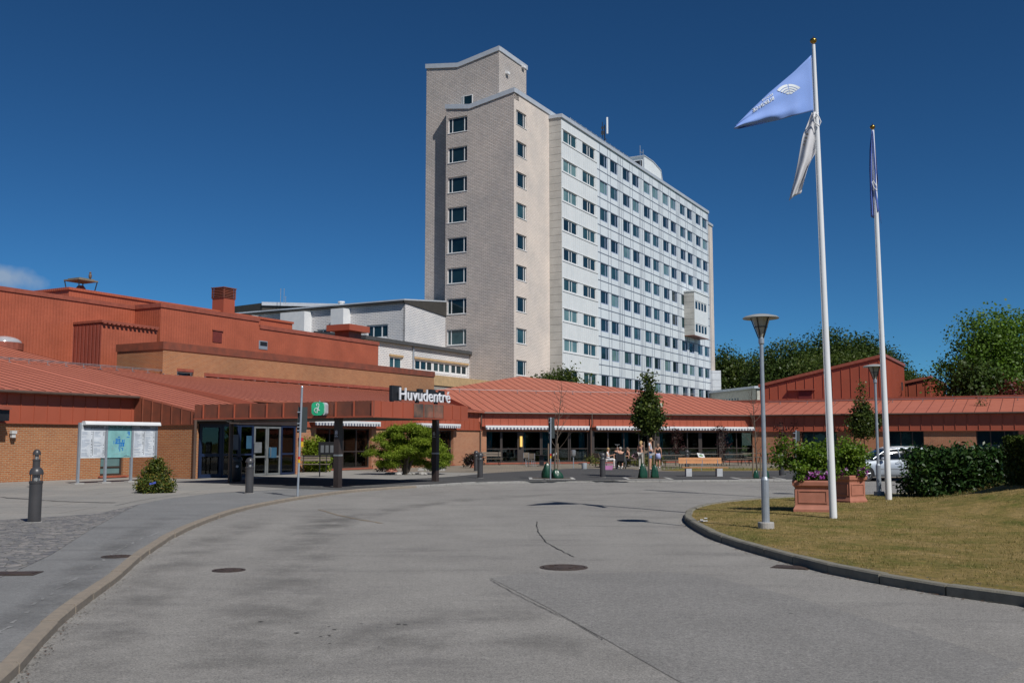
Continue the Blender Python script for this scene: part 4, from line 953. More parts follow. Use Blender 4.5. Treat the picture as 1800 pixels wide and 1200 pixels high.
for px, py in ((890, 129), (918, 118)):
    a_, z_ = Rb(px, py, c2); mb = MB(); mb.prism([P(a_-.28, c2, z_+.35), P(a_-.28, c2-.35, z_+.1), P(a_-.28, c2-.35, z_-.15), P(a_-.28, c2, z_-.15)], D1*.56); mb.build('vent_hood', m_white, t)
# ---------------------------------------------------------------- ward block
BB = 50.66; A1 = AE_; AC = 116.5; A9 = 163.9; ZT = 40.9
t = thing('ward_block', 'long white panelled hospital ward block with rows of windows', 'building', P(A1, BB))
WB = t
zs_ = [39.22-3.64*i for i in range(9)]
trip = [(106.3, 110.2), (111.9, 115.8)]
opsA = [(a-A1, b-A1, z-1.5, z) for z in zs_ for a, b in trip]
opsB = []
for i in range(6):
    for o in (0, 3.55): opsB += [(117.35+i*7.96+o, 119.85+i*7.96+o, z-1.68, z) for z in zs_]
bay_a0 = Rb(1212, 550, BB)[0]; bay_a1 = Rb(1245, 560, BB)[0]
opsB = [o for o in opsB if not (o[0] > bay_a0-.3 and o[0] < bay_a1-.1 and 17.5 < o[3] < 26)]
mb = MB()
wall(mb, P(A1, BB), D1, AC-A1, 2, ZT, opsA, NR, .15, 1)
wall(mb, P(AC, BB), D1, A9-AC, 2, ZT, [(a-AC, b-AC, c, d) for a, b, c, d in opsB], NR, .12, 0)
wall(mb, P(A1, BB), DG, 12, 2, ZT, [], NL, .1, 2)
fbox(mb, A1+.01, A9, BB+.3, BB+14, ZT-.3, ZT)
wall(mb, P(A9, BB), DG, 12, 2, ZT, [], D1, .1, 0)
mb.build('wall', [m_wpanel, m_wrib, m_greyh], t)
mb = MB(); g = .05
for z in zs_:
    for zz in (z+.02, z-2.35): mb.pbox(P(AC, BB-.03, zz-.05), D1*(A9-AC), DG*.04, Z*.10)
for i in range(6):
    for o in (0, 3.55):
        for s in (-.1, 2.5+.04):
            aa = 117.35+i*7.96+o+s; mb.pbox(P(aa, BB-.022, 2), D1*.09, DG*.03, Z*(ZT-2.4))
    for s in (6.55, 7.15): mb.pbox(P(117.35+i*7.96+s, BB-.034, 2), D1*.08, DG*.04, Z*(ZT-2.4))
for z in zs_:
    for zz in (z+.06, z-1.6): mb.pbox(P(A1+.1, BB-.06, zz-.05), D1*(AC-A1-.15), DG*.08, Z*.09, 1)
mb.build('cladding_joint', [m_joint, m_white], t)
mb = MB(); mb.pbox(P(A1-.15, BB-.18, ZT-.35), D1*(A9-A1+.3), DG*.5, Z*.45); mb.pbox(P(A1-.15, BB+.32, ZT-.3), D1*.4, DG*12, Z*.4); mb.build('roof_cap', m_lead, t)
rg2 = random.Random(12); rest = []
pal = [m_glassd]*6+[m_glassm]*4+[m_glassl]*2
k = 0
for o in opsA:
    window(t, P(A1, BB), D1, NR, *o, .08, ((.42, .14), (.60, .14)), (), .12, m_white, rg2.choice(pal))
    k += 1
opsB.sort(key=lambda o: (o[0]+ (39-o[3])*.2))
def wkey(o): return o[0]
opsB.sort(key=wkey)
for o in opsB[:82]:
    mu = .68
    window(t, P(0, BB), D1, NR, *o, .06, (mu,), (), .13, m_blueframe, rg2.choice(pal))
mbf = MB(); mbg = [MB(), MB(), MB()]
for o in opsB[82:]:
    s0, s1, z0, z1 = o; p = P(0, BB)+DG*.06; fw = .13
    for a, b, c, e in ((s0, s1, z0, z0+fw), (s0, s1, z1-fw, z1), (s0, s0+fw, z0+fw, z1-fw), (s1-fw, s1, z0+fw, z1-fw), (s0+1.65, s0+1.78, z0+fw, z1-fw)): mbf.pbox(p+D1*a+Z*c, D1*(b-a), DG*.07, Z*(e-c))
    mbg[0].pbox(p+DG*.035+D1*(s0+.05)+Z*(z0+.05), D1*(s1-s0-.1), DG*.012, Z*(z1-z0-.1), rg2.choice([0, 0, 1, 1, 2]))
wf = mbf.build('window', m_blueframe, t); wf['kind'] = 'stuff'; mg_ = mbg[0].build('pane', [m_glassd, m_glassm, m_glassl], wf); mg_['kind'] = 'stuff'
# projecting bay
bf = BB-1.7; y0 = Rb(1220, 512, bf); y1 = Rb(1220, 588, bf); ae = Rb(1245, 560, bf)[0]
mb = MB(); o2 = [(y0[0], z) for z in (y0[1]-1.2, y0[1]-4.85)]
ops = []
L = ae-y0[0]
for zz in (y0[1]-1.3, y0[1]-4.95): ops.append((.5, L-.6, zz-1.5, zz))
wall(mb, P(y0[0], bf), D1, L, y1[1], y0[1], ops, NR, .15, 0)
mb.pbox(P(y0[0], bf, y1[1]), DG*1.7, D1*.02, Z*(y0[1]-y1[1]), 1); mb.pbox(P(ae-.02, bf, y1[1]), DG*1.7, D1*.02, Z*(y0[1]-y1[1]), 1)
fbox(mb, y0[0]-.1, ae+.1, bf-.1, BB, y0[1], y0[1]+.25, 0); fbox(mb, y0[0], ae, bf, BB, y1[1]-.1, y1[1], 2)
bay = mb.build('projecting_bay', [m_wrib, m_greyh, m_dkpanel], t)
for o in ops: window(bay, P(y0[0], bf), D1, NR, *o, .06, ((.25, .35), (.5, .35), (.75, .35)), (), .15, m_white, m_glassd)
# beige far end of the ward block
ax = Rb(1246, 500, 52.3)[0]; ay = Rb(1254, 500, 52.3)[0]
t = thing('end_stair_block', 'narrow beige brick end block at the far right end of the ward block', 'building', P(A9, 52.3))
ops = [(1.0, 2.6, z-1.7, z) for z in [37.3-3.6*i for i in range(9)]]
mb = MB(); wall(mb, P(A9, 52.3), D1, ay-A9, 2, 40.1, ops, NR, .15); wall(mb, P(ay, 52.3), DG, 10, 2, 40.1, [], D1); mb.build('brick_wall', m_beige2, t)
mb = MB(); fbox(mb, A9, ay+.1, 52.15, 62, 39.9, 40.3); mb.build('roof_cap', m_lead, t)
for o in ops: window(t, P(A9, 52.3), D1, NR, *o, .06, (), (), .2, m_white, m_glassd)
# things on the hospital roof
def roofp(px, py, b): a_, z_ = Rb(px, py, b); return P(a_, b, z_)
q = roofp(1063, 247, BB+1.5); z1 = roofp(1065, 209, BB+1.5).z
t = thing('phone_antenna', 'cellular antenna panels on a short mast at the roof edge', 'antenna', q)
mb = MB(); mb.path([q-Z*.6, V(q.x, q.y, z1-1)], .08, 8); mb.path([q+Z*.3, q+Z*.3+D1*.8], .04, 6); mb.path([q+V(-.3, 0, .3), q+V(-.3, 0, z1-q.z-.6)], .05, 6); mb.box(q.x-.3, q.y, q.z+.8, .35, .3, .5); mb.box(q.x-.3, q.y, q.z+1.6, .3, .3, .3); mb.build('mast', m_black, t)
mb = MB(); 
for dx, zz0, zz1 in ((.35, q.z+.9, z1),): mb.box(q.x+dx, q.y-.2, zz0, .22 if dx > 0 else .12, .14, zz1-zz0)
mb.build('antenna_panel', m_wrib, t)
q = roofp(1131, 315, BB+2); t = thing('aerial', 'thin forked radio aerial on the ward block roof', 'antenna', q)
mb = MB(); zz = roofp(1125, 256, BB+2).z; q2 = roofp(1125.5, 290, BB+2)
mb.path([q-Z*1.5, V(q.x, q.y, roofp(1131, 264, BB+2).z)], .05, 6); mb.path([V(q.x, q.y, zz-.9), V(q2.x, q2.y, zz-.9)], .05, 6); mb.path([V(q2.x, q2.y, zz), V(q2.x, q2.y, zz-3.2)], .05, 6); mb.build('rod', m_galv, t)
b_ = BB+3; a_ = Rb(1133, 300, b_)[0]; ae_ = Rb(1167, 315, b_)[0]; zh = Rb(1148, 285, b_)[1]
t = thing('roof_house', 'small white rooftop plant house with a sloping end', 'building', P(a_, b_, ZT))
mb = MB(); am = Rb(1148, 300, b_)[0]; a2_ = Rb(1161, 303, b_)[0]; z2 = Rb(1161, 300, b_)[1]
mb.prism([P(a_, b_, ZT-.3), P(ae_, b_, ZT-.3), P(a2_, b_, z2), P(am, b_, zh), P(a_, b_, zh)], DG*5); mb.build('wall', m_wrib, t)
mb = MB(); mb.pbox(P(a_-.2, b_-.1, zh), D1*(am-a_+.3), DG*5.2, Z*.12); mb.prism([P(am, b_-.1, zh), P(a2_, b_-.1, z2), P(a2_, b_-.1, z2+.14), P(am, b_-.1, zh+.12)], DG*5.2); mb.prism([P(a2_, b_-.1, z2), P(ae_+.1, b_-.1, ZT), P(ae_+.3, b_-.1, ZT+.1), P(a2_+.1, b_-.1, z2+.14)], DG*5.2); mb.build('roof', m_lead, t)
mb = MB(); mb.pbox(P(a_-.02, b_+.4, ZT), D1*.1, DG*1.4, Z*(zh-ZT-.6)); mb.build('door', m_black, t)
t = thing('roof_railing', 'thin steel safety railing along the hospital roof edge', 'railing', P(112, BB+1, ZT))
mb = MB(); k = 110.5
while k < 132: q = P(k, BB+1, ZT); mb.path([q, q+Z*1.2], .05, 5); k += 1.6
for h in (.6, 1.1): mb.path([P(110.5, BB+1, ZT+h), P(131.5, BB+1, ZT+h)], .04, 5)
mb.build('rails', m_galv, t)
# pale low buildings past the ward block
Y0 = 171
t = thing('lapped_white_block', 'white lapped block just right of the ward block', 'building', at(1262, 700, Y0))
q0 = at(1240, 650, Y0); q1 = at(1267, 651, Y0); mb = MB(); mb.pbox(V(q0.x, Y0, 2), V(q1.x-q0.x, 0, 0), V(0, 8, 0), Z*(q1.z-2)); mb.build('wall', m_greyh and ribbed('white_lapped', (.62, .65, .68), 1.2, horiz=True, depth=.08), t)
Y1 = 150; q0 = at(1256, 682, Y1+14); q1 = at(1329, 692, Y1)
t = thing('pale_low_block', 'pale low block with a row of small windows left of the red hall', 'building', V(q1.x, q1.y, 0))
d = V(q1.x-q0.x, q1.y-q0.y, 0); L = d.length; d.normalize(); nn = V(d.y, -d.x, 0)
if nn.y > 0: nn = -nn
zt_ = at(1290, 686.5, 157).z; pw = V(q0.x, q0.y, 0)-d*2
ops = [(2.2+i*.98, 2.75+i*.98, zt_-2.1, zt_-1.1) for i in range(9)]
mb = MB(); wall(mb, pw, d, L+2, 1, zt_, ops, nn, .1); mb.pbox(pw+Z*1-nn*.15, d*(L+2), -nn*10, Z*(zt_-1)); mb.build('wall', M('pale_render', (.5, .48, .42)), t)
mb = MB(); mb.pbox(pw+nn*.4+Z*zt_, d*(L+2.3), -nn*10, Z*.35); mb.build('roof', m_lead, t)
for o in ops: window(t, pw, d, nn, *o, .03, (), (), .06, m_white, m_glassm, fd=.05)
# ================================================================ canopy and signs
a0c, b0c = 28.05, 20.7
zc1 = Ra(652.5, 731.5, a0c)[1]; zc2 = Ra(652.5, 703.8, a0c)[1]
b1c = Ra(342, 725, a0c)[0]; a1c = Rb(822.3, 725, b0c)[0]
CT = thing('entrance_canopy', 'red panelled entrance canopy on dark posts projecting over the main entrance', 'canopy', P(a0c, b0c))
mb = MB(); th = .08
mb.pbox(P(a0c, b0c, zc1), D1*th, DG*(b1c-b0c), Z*(zc2-zc1), 1); mb.pbox(P(a0c+th, b0c, zc1), D1*(a1c-a0c-th), DG*th, Z*(zc2-zc1), 0)
mb.pbox(P(a1c-th, b0c+th, zc1), D1*th, DG*(33.0-b0c), Z*(zc2-zc1), 1); mb.pbox(P(a0c+th, b1c-th, zc1), D1*(aC-a0c), DG*th, Z*(zc2-zc1), 0)
seams(mb, P(a0c, b0c), DG, b1c-b0c-.03, .80, zc1+.0, zc2-.01, NL, 0, s0=.0, w=.045, h=.045)
mb.pbox(P(a0c-.045, b0c-.04, zc1-.035), D1*.1, DG*(b1c-b0c+.04), Z*.05, 0)
cse = [Rb(x, 720, b0c)[0] for x in (669.5, 690, 708, 726, 744, 761.5, 779, 795, 809.5)]
for x in cse: mb.pbox(P(x, b0c, zc1+.02), D1*.03, NR*.025, Z*(zc2-zc1-.04))
mb.pbox(P(a0c-.03, b0c-.03, zc1-.03), D1*(a1c-a0c+.03), DG*.2, Z*.03, 0); mb.pbox(P(a0c-.03, b0c+.18, zc1-.03), D1*.2, DG*(b1c-b0c-.18), Z*.03, 1)
mb.build('fascia', [m_panel, m_dkpanel], CT)
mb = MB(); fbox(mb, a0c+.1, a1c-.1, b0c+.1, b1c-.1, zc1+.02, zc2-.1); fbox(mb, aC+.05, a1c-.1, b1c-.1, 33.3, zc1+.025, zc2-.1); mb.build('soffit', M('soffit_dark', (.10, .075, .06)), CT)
# sooty marks: three weathered panels at the outer side
mb = MB()
for i in range(3):
    mb.pbox(P(cse[3+i]+.035, b0c-.012, zc1+.02), D1*(cse[4+i]-cse[3+i]-.04), DG*.01, Z*(zc2-zc1-.04))
m_soot = ramp
m_, t_, b_ = newmat('sooty_panel'); tc_ = N(t_, 'ShaderNodeTexCoord'); f_ = noise(t_, tc_.outputs['Object'], 1.4, 5)
t_.links.new(ramp(t_, f_, [(.30, (.30, .12, .08)), (.45, (.14, .085, .06)), (.60, (.045, .042, .04))]), b_.inputs['Base Color']); b_.inputs['Roughness'].default_value = .5
mb.build('sooty_panel', m_, CT)
for (a_, b_2, w) in ((28.44, 22.5, .22), (34.74, 22.45, .22)):
    mb = MB(); q = P(a_, b_2); mb.pbox(q-D1*w/2-DG*w/2-Z*.02, D1*w, DG*w, Z*(zc1+.06)); mb.build('post', m_dkbrown, CT)
    mb = MB(); mb.pbox(q-D1*(w/2+.006)-DG*(w/2+.006)+Z*1.12, D1*(w+.012), DG*(w+.012), Z*.06); mb.build('post_band', m_alu, CT)
mb = MB(); q = P(29.88, 29.04); mb.path([q-Z*.02, q+Z*(zc1+.2)], .085, 10); mb.pbox(q-D1*.15-DG*.15-Z*0, D1*.3, DG*.3, Z*.02); mb.pbox(q-D1*.2-DG*.15+Z*(zc1+.25), D1*.25, DG*.3, Z*.25); mb.build('post', m_dkbrown, CT)
mb = MB(); q = P(28.9, 28.2, zc1-.12); mb.lathe(q, [(.12, .1), (.14, .04), (.05, 0)], 10); mb.pbox(q+Z*-.06, -DG*.5, D1*.08, Z*.05); mb.build('canopy_lamp', m_alu, CT)
# ---- text helper
def textmesh(s, size, bold=.0, align='CENTER', res=3):
    cu = bpy.data.curves.new('txt', 'FONT'); cu.body = s; cu.size = size; cu.align_x = align; cu.offset = bold; cu.resolution_u = res; cu.extrude = 0
    o = bpy.data.objects.new('txt', cu); COL.objects.link(o); dg = bpy.context.evaluated_depsgraph_get()
    me = o.evaluated_get(dg).to_mesh(); vs = [Vector((v.co.x, v.co.y, 0)) for v in me.vertices]; fs = [tuple(p.vertices) for p in me.polygons]
    ed = {}
    for f in fs:
        for i in range(len(f)):
            a, b = f[i], f[(i+1) % len(f)]; k = (min(a, b), max(a, b)); ed.setdefault(k, []).append((a, b))
    rim = [v[0] for v in ed.values() if len(v) == 1]
    o.evaluated_get(dg).to_mesh_clear(); bpy.data.objects.remove(o); bpy.data.curves.remove(cu)
    return vs, fs, rim
def puttext(mb, s, size, org, ex, ey, bold=0, depth=.0, m=0, align='CENTER', sx=1.0):
    vs, fs, rim = textmesh(s, size, bold, align); ex = Vector(ex); ey = Vector(ey); n = ex.cross(ey).normalized(); org = Vector(org)
    A = [org+ex*v.x*sx+ey*v.y for v in vs]
    mb.mesh([a+n*depth for a in A], fs, m)
    if depth: k = len(A); mb.mesh([a+n*depth for a in A]+A, [(a, b, b+k, a+k)[::-1] for a, b in rim], m)
# "Huvudentré" letters with black backing boxes on the canopy roof
bs = b0c+.55
sA = Rb(697, 690, bs)[0]; sB = Rb(786, 700, bs)[0]; zb_ = Rb(700, 702.5, bs)[1]; zt_ = Rb(700, 681, bs)[1]
HS = thing('entrance_sign', 'white letters reading Huvudentré with black backing on the canopy roof', 'sign', P(sA, bs, zc2))
mb = MB(); vs, fs, rim = textmesh('Huvudentré', 1.0, .004); xs = [v.x for v in vs]; wd = max(xs)-min(xs); hh = max(v.y for v in vs if v.x < min(xs)+.5)
size = (zt_-zb_)/hh; sxx = (sB-sA)/(wd*size)
puttext(mb, 'Huvudentré', size, P((sA+sB)/2, bs-.1, zb_), D1, Z, bold=.0025, depth=.045, sx=sxx)
mb.build('letters', M('letter_white', (.86, .87, .9), rough=.4), HS)
mb = MB()
mb.pbox(P(Rb(690, 690, bs)[0], bs+.03, zb_-.03), D1*(Rb(707, 690, bs)[0]-Rb(690, 690, bs)[0]), DG*.12, Z*(zt_-zb_+.1))
for x0, x1, h in ((706, 737, .82), (737, 745, 1.05), (745, 757, .8), (757, 767, 1.08), (767, 775, .9), (775, 783, 1.05)):
    a_, e_ = Rb(x0, 695, bs)[0], Rb(x1, 695, bs)[0]; mb.pbox(P(a_, bs+.031, zb_+.03), D1*(e_-a_), DG*.1, Z*((zt_-zb_)*h-.03))
mb.build('backing', m_black, HS)
for px in (690.5, 735, 768):
    mb = MB(); a_ = Rb(px, 700, bs)[0]; mb.pbox(P(a_, bs+.05, zc2-.1), D1*.14, DG*.1, Z*(zb_-zc2+.15)); mb.build('bracket', m_black, HS)
# pharmacy-type green sign on the canopy edge
aS = a0c-.5
q = P(aS, Ra(558, 718, aS)[0]); zq = Ra(558, 718, aS)[1]
PH = thing('pharmacy_sign', 'green rounded sign with a white bowl and snake hung on the canopy edge', 'sign', V(q.x, q.y, zq))
def rrect(w, h, r, n=6, taper=0):
    out = []
    for cx, cy, s in ((w-r, h-r, 0), (-w+r, h-r, 1), (-w+r, -h+r, 2), (w-r, -h+r, 3)):
        for k in range(n+1): an = (s+k/n)*math.pi/2; out.append((cx+r*math.cos(an), cy+r*math.sin(an)))
    return out
fx = V(.985, -.17, 0).normalized(); fn = V(-fx.y, fx.x, 0); ctr = V(q.x, q.y, zq)
mb = MB(); rr = rrect(.22, .235, .13)
mb.prism([ctr+fx*x+Z*y for x, y in rr], fn*.1, 0); PHb = mb.build('face', M('pharmacy_green', (.03, .42, .20), rough=.3, big=0), PH)
mb = MB(); mb.prism([ctr+fn*.1+fx*(x+.06)+Z*y for x, y in rrect(.2, .225, .1)], fn*.28, 0); mb.build('housing', M('pale_grey_plastic', (.5, .53, .57)), PH)
mb = MB(); o = ctr-fn*.012
arc = [(.11*math.cos(x)-.0, .14*math.sin(x)) for x in [math.pi/2+i*math.pi/10 for i in range(11)]]
def stroke(pts, w=.024):
    for i in range(len(pts)-1):
        a = o+fx*pts[i][0]+Z*pts[i][1]; b = o+fx*pts[i+1][0]+Z*pts[i+1][1]; d = (b-a).normalized(); n = d.cross(fn)
        mb.pbox(a-n*w/2-d*w*.3, d*((b-a).length+w*.6), n*w, fn*.01)
stroke([(x*.95-.005, y*.6-.055) for x, y in arc]); stroke([(-.005, .035), (-.005, -.145)]); stroke([(-.005, -.055), (.085, -.055)])
stroke([(-.02, .10), (-.045, .15), (.0, .185), (.05, .16), (.055, .10), (.03, .03), (.03, -.05)], .022)
mb.build('bowl_emblem', M('emblem_white', (.8, .82, .82)), PH)
mb = MB(); mb.pbox(ctr+fn*.38+fx*-.1+Z*-.02, fx*.2, fn*.2, Z*.04); mb.path([ctr+fn*.2+Z*.2, ctr+fn*.2+Z*.30], .02, 6); mb.build('bracket', m_galv, PH)
# ---- information board
IA = G(138, 851); IB = G(229, 848)
pl = [G(136, 851), G(181.5, 850), G(230.5, 847)]
dirI = (pl[2]-pl[0]); LI = dirI.length; dirI.normalize(); pR = pl[0]+dirI*(LI*1.47); nI = V(dirI.y, -dirI.x, 0)
if nI.y > 0: nI = -nI
IB_ = thing('information_board', 'three panel hospital information board with white hood on steel posts', 'sign', pl[0])
zt_ = at(142, 741, pl[0].y).z; zpb = at(142, 805, pl[0].y).z
posts = [pl[0], pl[0]+dirI*LI*.49, pl[0]+dirI*LI*.985, pR]
for p in posts: mb = MB(); mb.box(p.x, p.y, 0, .09, .09, zt_-.03, math.atan2(dirI.y, dirI.x)); mb.build('post', m_galv, IB_)
mb = MB()
for p in posts[:3]: mb.box(p.x, p.y, .007, .42, .26, .05, math.atan2(dirI.y, dirI.x))
mb.build('footing', m_conc, IB_)
for i in range(3):
    a = posts[i]+dirI*.06; b = posts[i+1]-dirI*.06; L = (b-a).length; mb = MB(); fo = nI*.03
    mb.pbox(a-nI*.02+Z*zpb, dirI*L, nI*.05, Z*(zt_-.06-zpb), 0)
    hz = .17; mb.pbox(a+nI*.031+Z*(zt_-.10-hz), dirI*L, nI*.003, Z*hz, 1)
    pn_ = mb.build('panel', [[m_pw := M('sign_white', (.62, .66, .70), rough=.35, big=0)][0] if i != 1 else M('sign_teal', (.22, .46, .46), rough=.35, big=0), M('sign_header_grey', (.46, .48, .50), rough=.35) if i != 1 else M('sign_header_teal', (.22, .44, .44))], IB_)
    mb = MB(); puttext(mb, ['Blekingesjukhuset', 'Översikt över sjukhuset', 'Karlshamn'][i], .155 if i != 2 else .15, a+dirI*L/2+nI*.036+Z*(zt_-.23), dirI if dirI.x > 0 else -dirI, Z, bold=.002, sx=.82 if i != 1 else .74)
    mb.build('lettering', M('sign_black', (.02, .02, .02)), pn_)
    mb = MB(); r = random.Random(i)
    zt2 = zt_-.36
    if i != 1:
        for col in range(2):
            k = 0; z = zt2
            while z > zpb+.06:
                if r.random() < .82:
                    w = L*r.uniform(.12, .34); mb.pbox(a+dirI*(L*(.03+.5*col))+nI*.031+Z*z, dirI*w, nI*.002, Z*.014, 0)
                    if r.random() < .7: mb.pbox(a+dirI*(L*(.41+.5*col))+nI*.031+Z*z, dirI*L*.03, nI*.002, Z*.03, 1)
                z -= .042
            mb.pbox(a+dirI*(L*(.47+.5*col))+nI*.031+Z*(zpb+.1), dirI*.02, nI*.0015, Z*(zt2-zpb-.1), 1)
    else:
        def blk(x0, y0, x1, y1, c=0):   # region-3 crop pixels of the map (482-870, 220-635)
            fxx = lambda x: (x-482)/388*L; fy = lambda y: (zt_-.30)-(y-220)/415*(zt_-.30-zpb)
            mb.pbox(a+dirI*fxx(x0)+nI*.031+Z*fy(y1), dirI*(fxx(x1)-fxx(x0)), nI*.003, Z*(fy(y0)-fy(y1)), c)
        for q_ in ((800, 238, 838, 248), (820, 250, 840, 298), (795, 264, 820, 272), (790, 322, 838, 332), (575, 380, 585, 430), (608, 345, 620, 410), (624, 345, 634, 410), (638, 345, 648, 400), (654, 345, 664, 400), (668, 345, 684, 400), (600, 410, 660, 428), (645, 318, 678, 332), (715, 365, 735, 400), (745, 360, 756, 400), (660, 405, 760, 418), (665, 420, 676, 470), (684, 420, 694, 468), (702, 420, 718, 468), (726, 420, 752, 468), (660, 470, 700, 478), (655, 492, 690, 502), (676, 503, 688, 540), (700, 486, 738, 496), (724, 497, 736, 530)): blk(*q_)
        for q_ in ((740, 345, 762, 352), (770, 470, 776, 505), (535, 480, 575, 484), (545, 500, 590, 504), (600, 575, 680, 579), (690, 560, 800, 563)): blk(*q_, 2)
        for q_ in ((755, 612, 855, 617), (780, 598, 805, 603)): blk(*q_, 1)
    mb.build('printed_lines' if i != 1 else 'site_map', [M('print_bluegrey', (.30, .36, .45), big=0) if i != 1 else M('map_blue', (.01, .17, .52), big=0), M('print_dark', (.10, .11, .13)), M('map_pale', (.42, .56, .56))], pn_)
mb = MB(); a = posts[0]-dirI*.02; L = (posts[3]-posts[0]).length+.08
sec = [(-.05, -.02), (-.07, .06), (.02, .13), (.16, .13), (.20, .08), (.22, 0), (.20, -.02), (.02, -.02)]
mb.prism([a+dirI*(.12)+nI*x+Z*(zt_-.10+y) for x, y in sec], dirI*(L-.12)); mb.build('hood', m_white, IB_, smooth=False)
# ---- street sign poles seen from behind
m_sgn = M('sign_back_grey', (.035, .045, .045), rough=.5); m_rd = M('red_band', (.5, .02, .02), big=0); m_yl = M('yellow_band', (.65, .42, .02), big=0)
def signpole(pbase, ptop, plates, band, label, r=.033):
    b = G(*pbase); b.z = .006; tp = at(ptop[0], ptop[1], b.y)
    t = thing('sign_pole', label, 'sign pole', b, 'sign poles seen from behind'); mb = MB(); mb.path([b, tp], r, 10); mb.ball(tp, r*1.2, n=8, k=4); mb.build('pole', m_galv, t)
    for (x0, y0, x1, y1) in plates:
        p0 = at(x0, y1, b.y+.07); p1 = at(x1, y0, b.y+.07); mb = MB(); mb.pbox(V(p0.x, b.y+.06, p0.z), V(p1.x-p0.x, .05, 0), V(0, .02, 0), Z*(p1.z-p0.z)); 
        for f_ in (.25, .75): mb.pbox(V(b.x-.05, b.y-.04, p0.z+(p1.z-p0.z)*f_), V(.1, 0, 0), V(0, .1, 0), V(0, 0, .03), 1)
        mb.build('sign_plate', [m_sgn, m_galv], t)
    for y0, y1, m in band:
        f0 = (at(b.x, y0, b.y).z); f1 = at(b.x, y1, b.y).z; dd = (tp-b); mb = MB()
        l = lambda z: b+dd*((z-b.z)/dd.z)
        mb.path([l(f1), l(f0)], r+.004, 10); mb.build('reflective_band', m, t)
    return t
signpole((523, 873), (531, 680), [(523, 715, 540, 755), (522, 748, 538, 760)], [(802, 807, m_rd), (807, 813, m_yl)], 'grey sign pole with dark sign back at the kerb before the main entrance')
mb = MB()
signpole((967.5, 843), (968, 735), [(964, 733.5, 975, 770)], [(797, 801, m_rd), (801, 805, m_yl)], 'sign pole with a narrow dark sign back beside the leafless tree')
signpole((1398, 841), (1399, 757), [(1397, 757, 1406, 775)], [], 'thin sign pole left of the front terracotta planter', .028)
# small yellow and red sign on the first pole's far side
b = G(523, 873); p = at(527, 782, b.y+.1); tag_ = MB(); tag_.box(p.x+.02, b.y+.12, p.z-.05, .16, .02, .26); 
t = thing('parking_plate', 'small red and yellow plate on the first sign pole', 'sign', V(p.x, b.y+.12, p.z)); tag_.build('plate', m_yl, t); tag_ = MB(); tag_.box(p.x+.02, b.y+.105, p.z+.12, .165, .012, .1); tag_.build('red_field', m_rd, t)
# ---- bollards with lantern heads
def bollard():
    t = thing('bollard_light', 'x', 'bollard', (0, 0, 0), 'charcoal bollard lights')
    mb = MB(); mb.lathe((0, 0, 0), [(.125, 0), (.125, .78), (.135, .79), (.135, .83), (.11, .84)], 20); mb.build('post', m_bollard, t, smooth='auto')
    mb = MB(); mb.lathe((0, 0, 0), [(.075, .84), (.075, .97)], 16); mb.build('lens', M('lantern_lens', (.30, .31, .31), rough=.12), t, smooth='auto')
    mb = MB(); mb.lathe((0, 0, 0), [(.07, .845), (.07, .88), (.02, .90)], 12); mb.build('reflector', m_white, t)
    mb = MB()
    for k in range(8): an = k*math.pi/4; mb.path([(.118*math.cos(an), .118*math.sin(an), .83), (.118*math.cos(an), .118*math.sin(an), .98)], .007, 5)
    mb.build('guard', m_bollard, t)
    mb = MB(); mb.lathe((0, 0, 0), [(.135, .965), (.137, 1.0), (.125, 1.05), (.10, 1.09), (.06, 1.12), (.015, 1.13)], 20); mb.build('cap', m_bollard, t, smooth='auto')
    mb = MB(); mb.lathe((0, 0, 0), [(.15, 0), (.15, .012)], 20); mb.build('base_plate', m_conc, t)
    return t
BOL = bollard(); first = True
for (x, y, lab, sc, lx) in ((60, 918, 'large bollard light at the left edge of the footway', 1, 0), (62, 857, 'bollard light standing directly behind the leftmost one', 1.2, .12), (438, 867, 'bollard light in front of the entrance doors beside the bin', 1, 0), (844, 840, 'bollard light right of the canopy post by the round planter', 1, 0), (837, 828, 'bollard light partly hidden behind another near the downpipe', 1, 0), (1059.5, 839, 'bollard light before the seated group', 1, 0), (1208, 824, 'bollard light behind the orange bench', 1.0, 0), (1374, 836, 'bollard light at the right beside the staked bare tree', .95, 0)):
    p = G(x, y); p.z = .006
    if first: BOL.location = p; BOL['label'] = lab; first = False
    else: dup(BOL, p, 0, lab, 'charcoal bollard lights', (1, 1, sc) if sc != 1 else None)
# wall bin by the entrance
p = G(415, 846); t = thing('litter_bin', 'black round litter bin by the entrance post', 'litter bin', p)
mb = MB(); mb.lathe(p, [(.2, .02), (.22, .1), (.22, .78), (.2, .8)], 18); mb.build('body', m_black, t, smooth='auto'); mb = MB(); mb.lathe(p, [(.24, .86), (.24, .92), (.2, 1.0), (.05, 1.03)], 18); mb.lathe(p, [(.2, .8), (.2, .86)], 10); mb.build('lid', m_bollard, t, smooth='auto')
mb = MB(); mb.lathe(p+V(.1, -.215, .68), [(.06, -.005), (.06, .005)], 14); 
mb = MB(); c = p+V(.09, -.215, .62); mb.prism([c+V(.055*math.cos(k*.52), 0, .055*math.sin(k*.52)) for k in range(12)], V(0, -.012, 0)); mb.build('round_sticker', m_white, t)
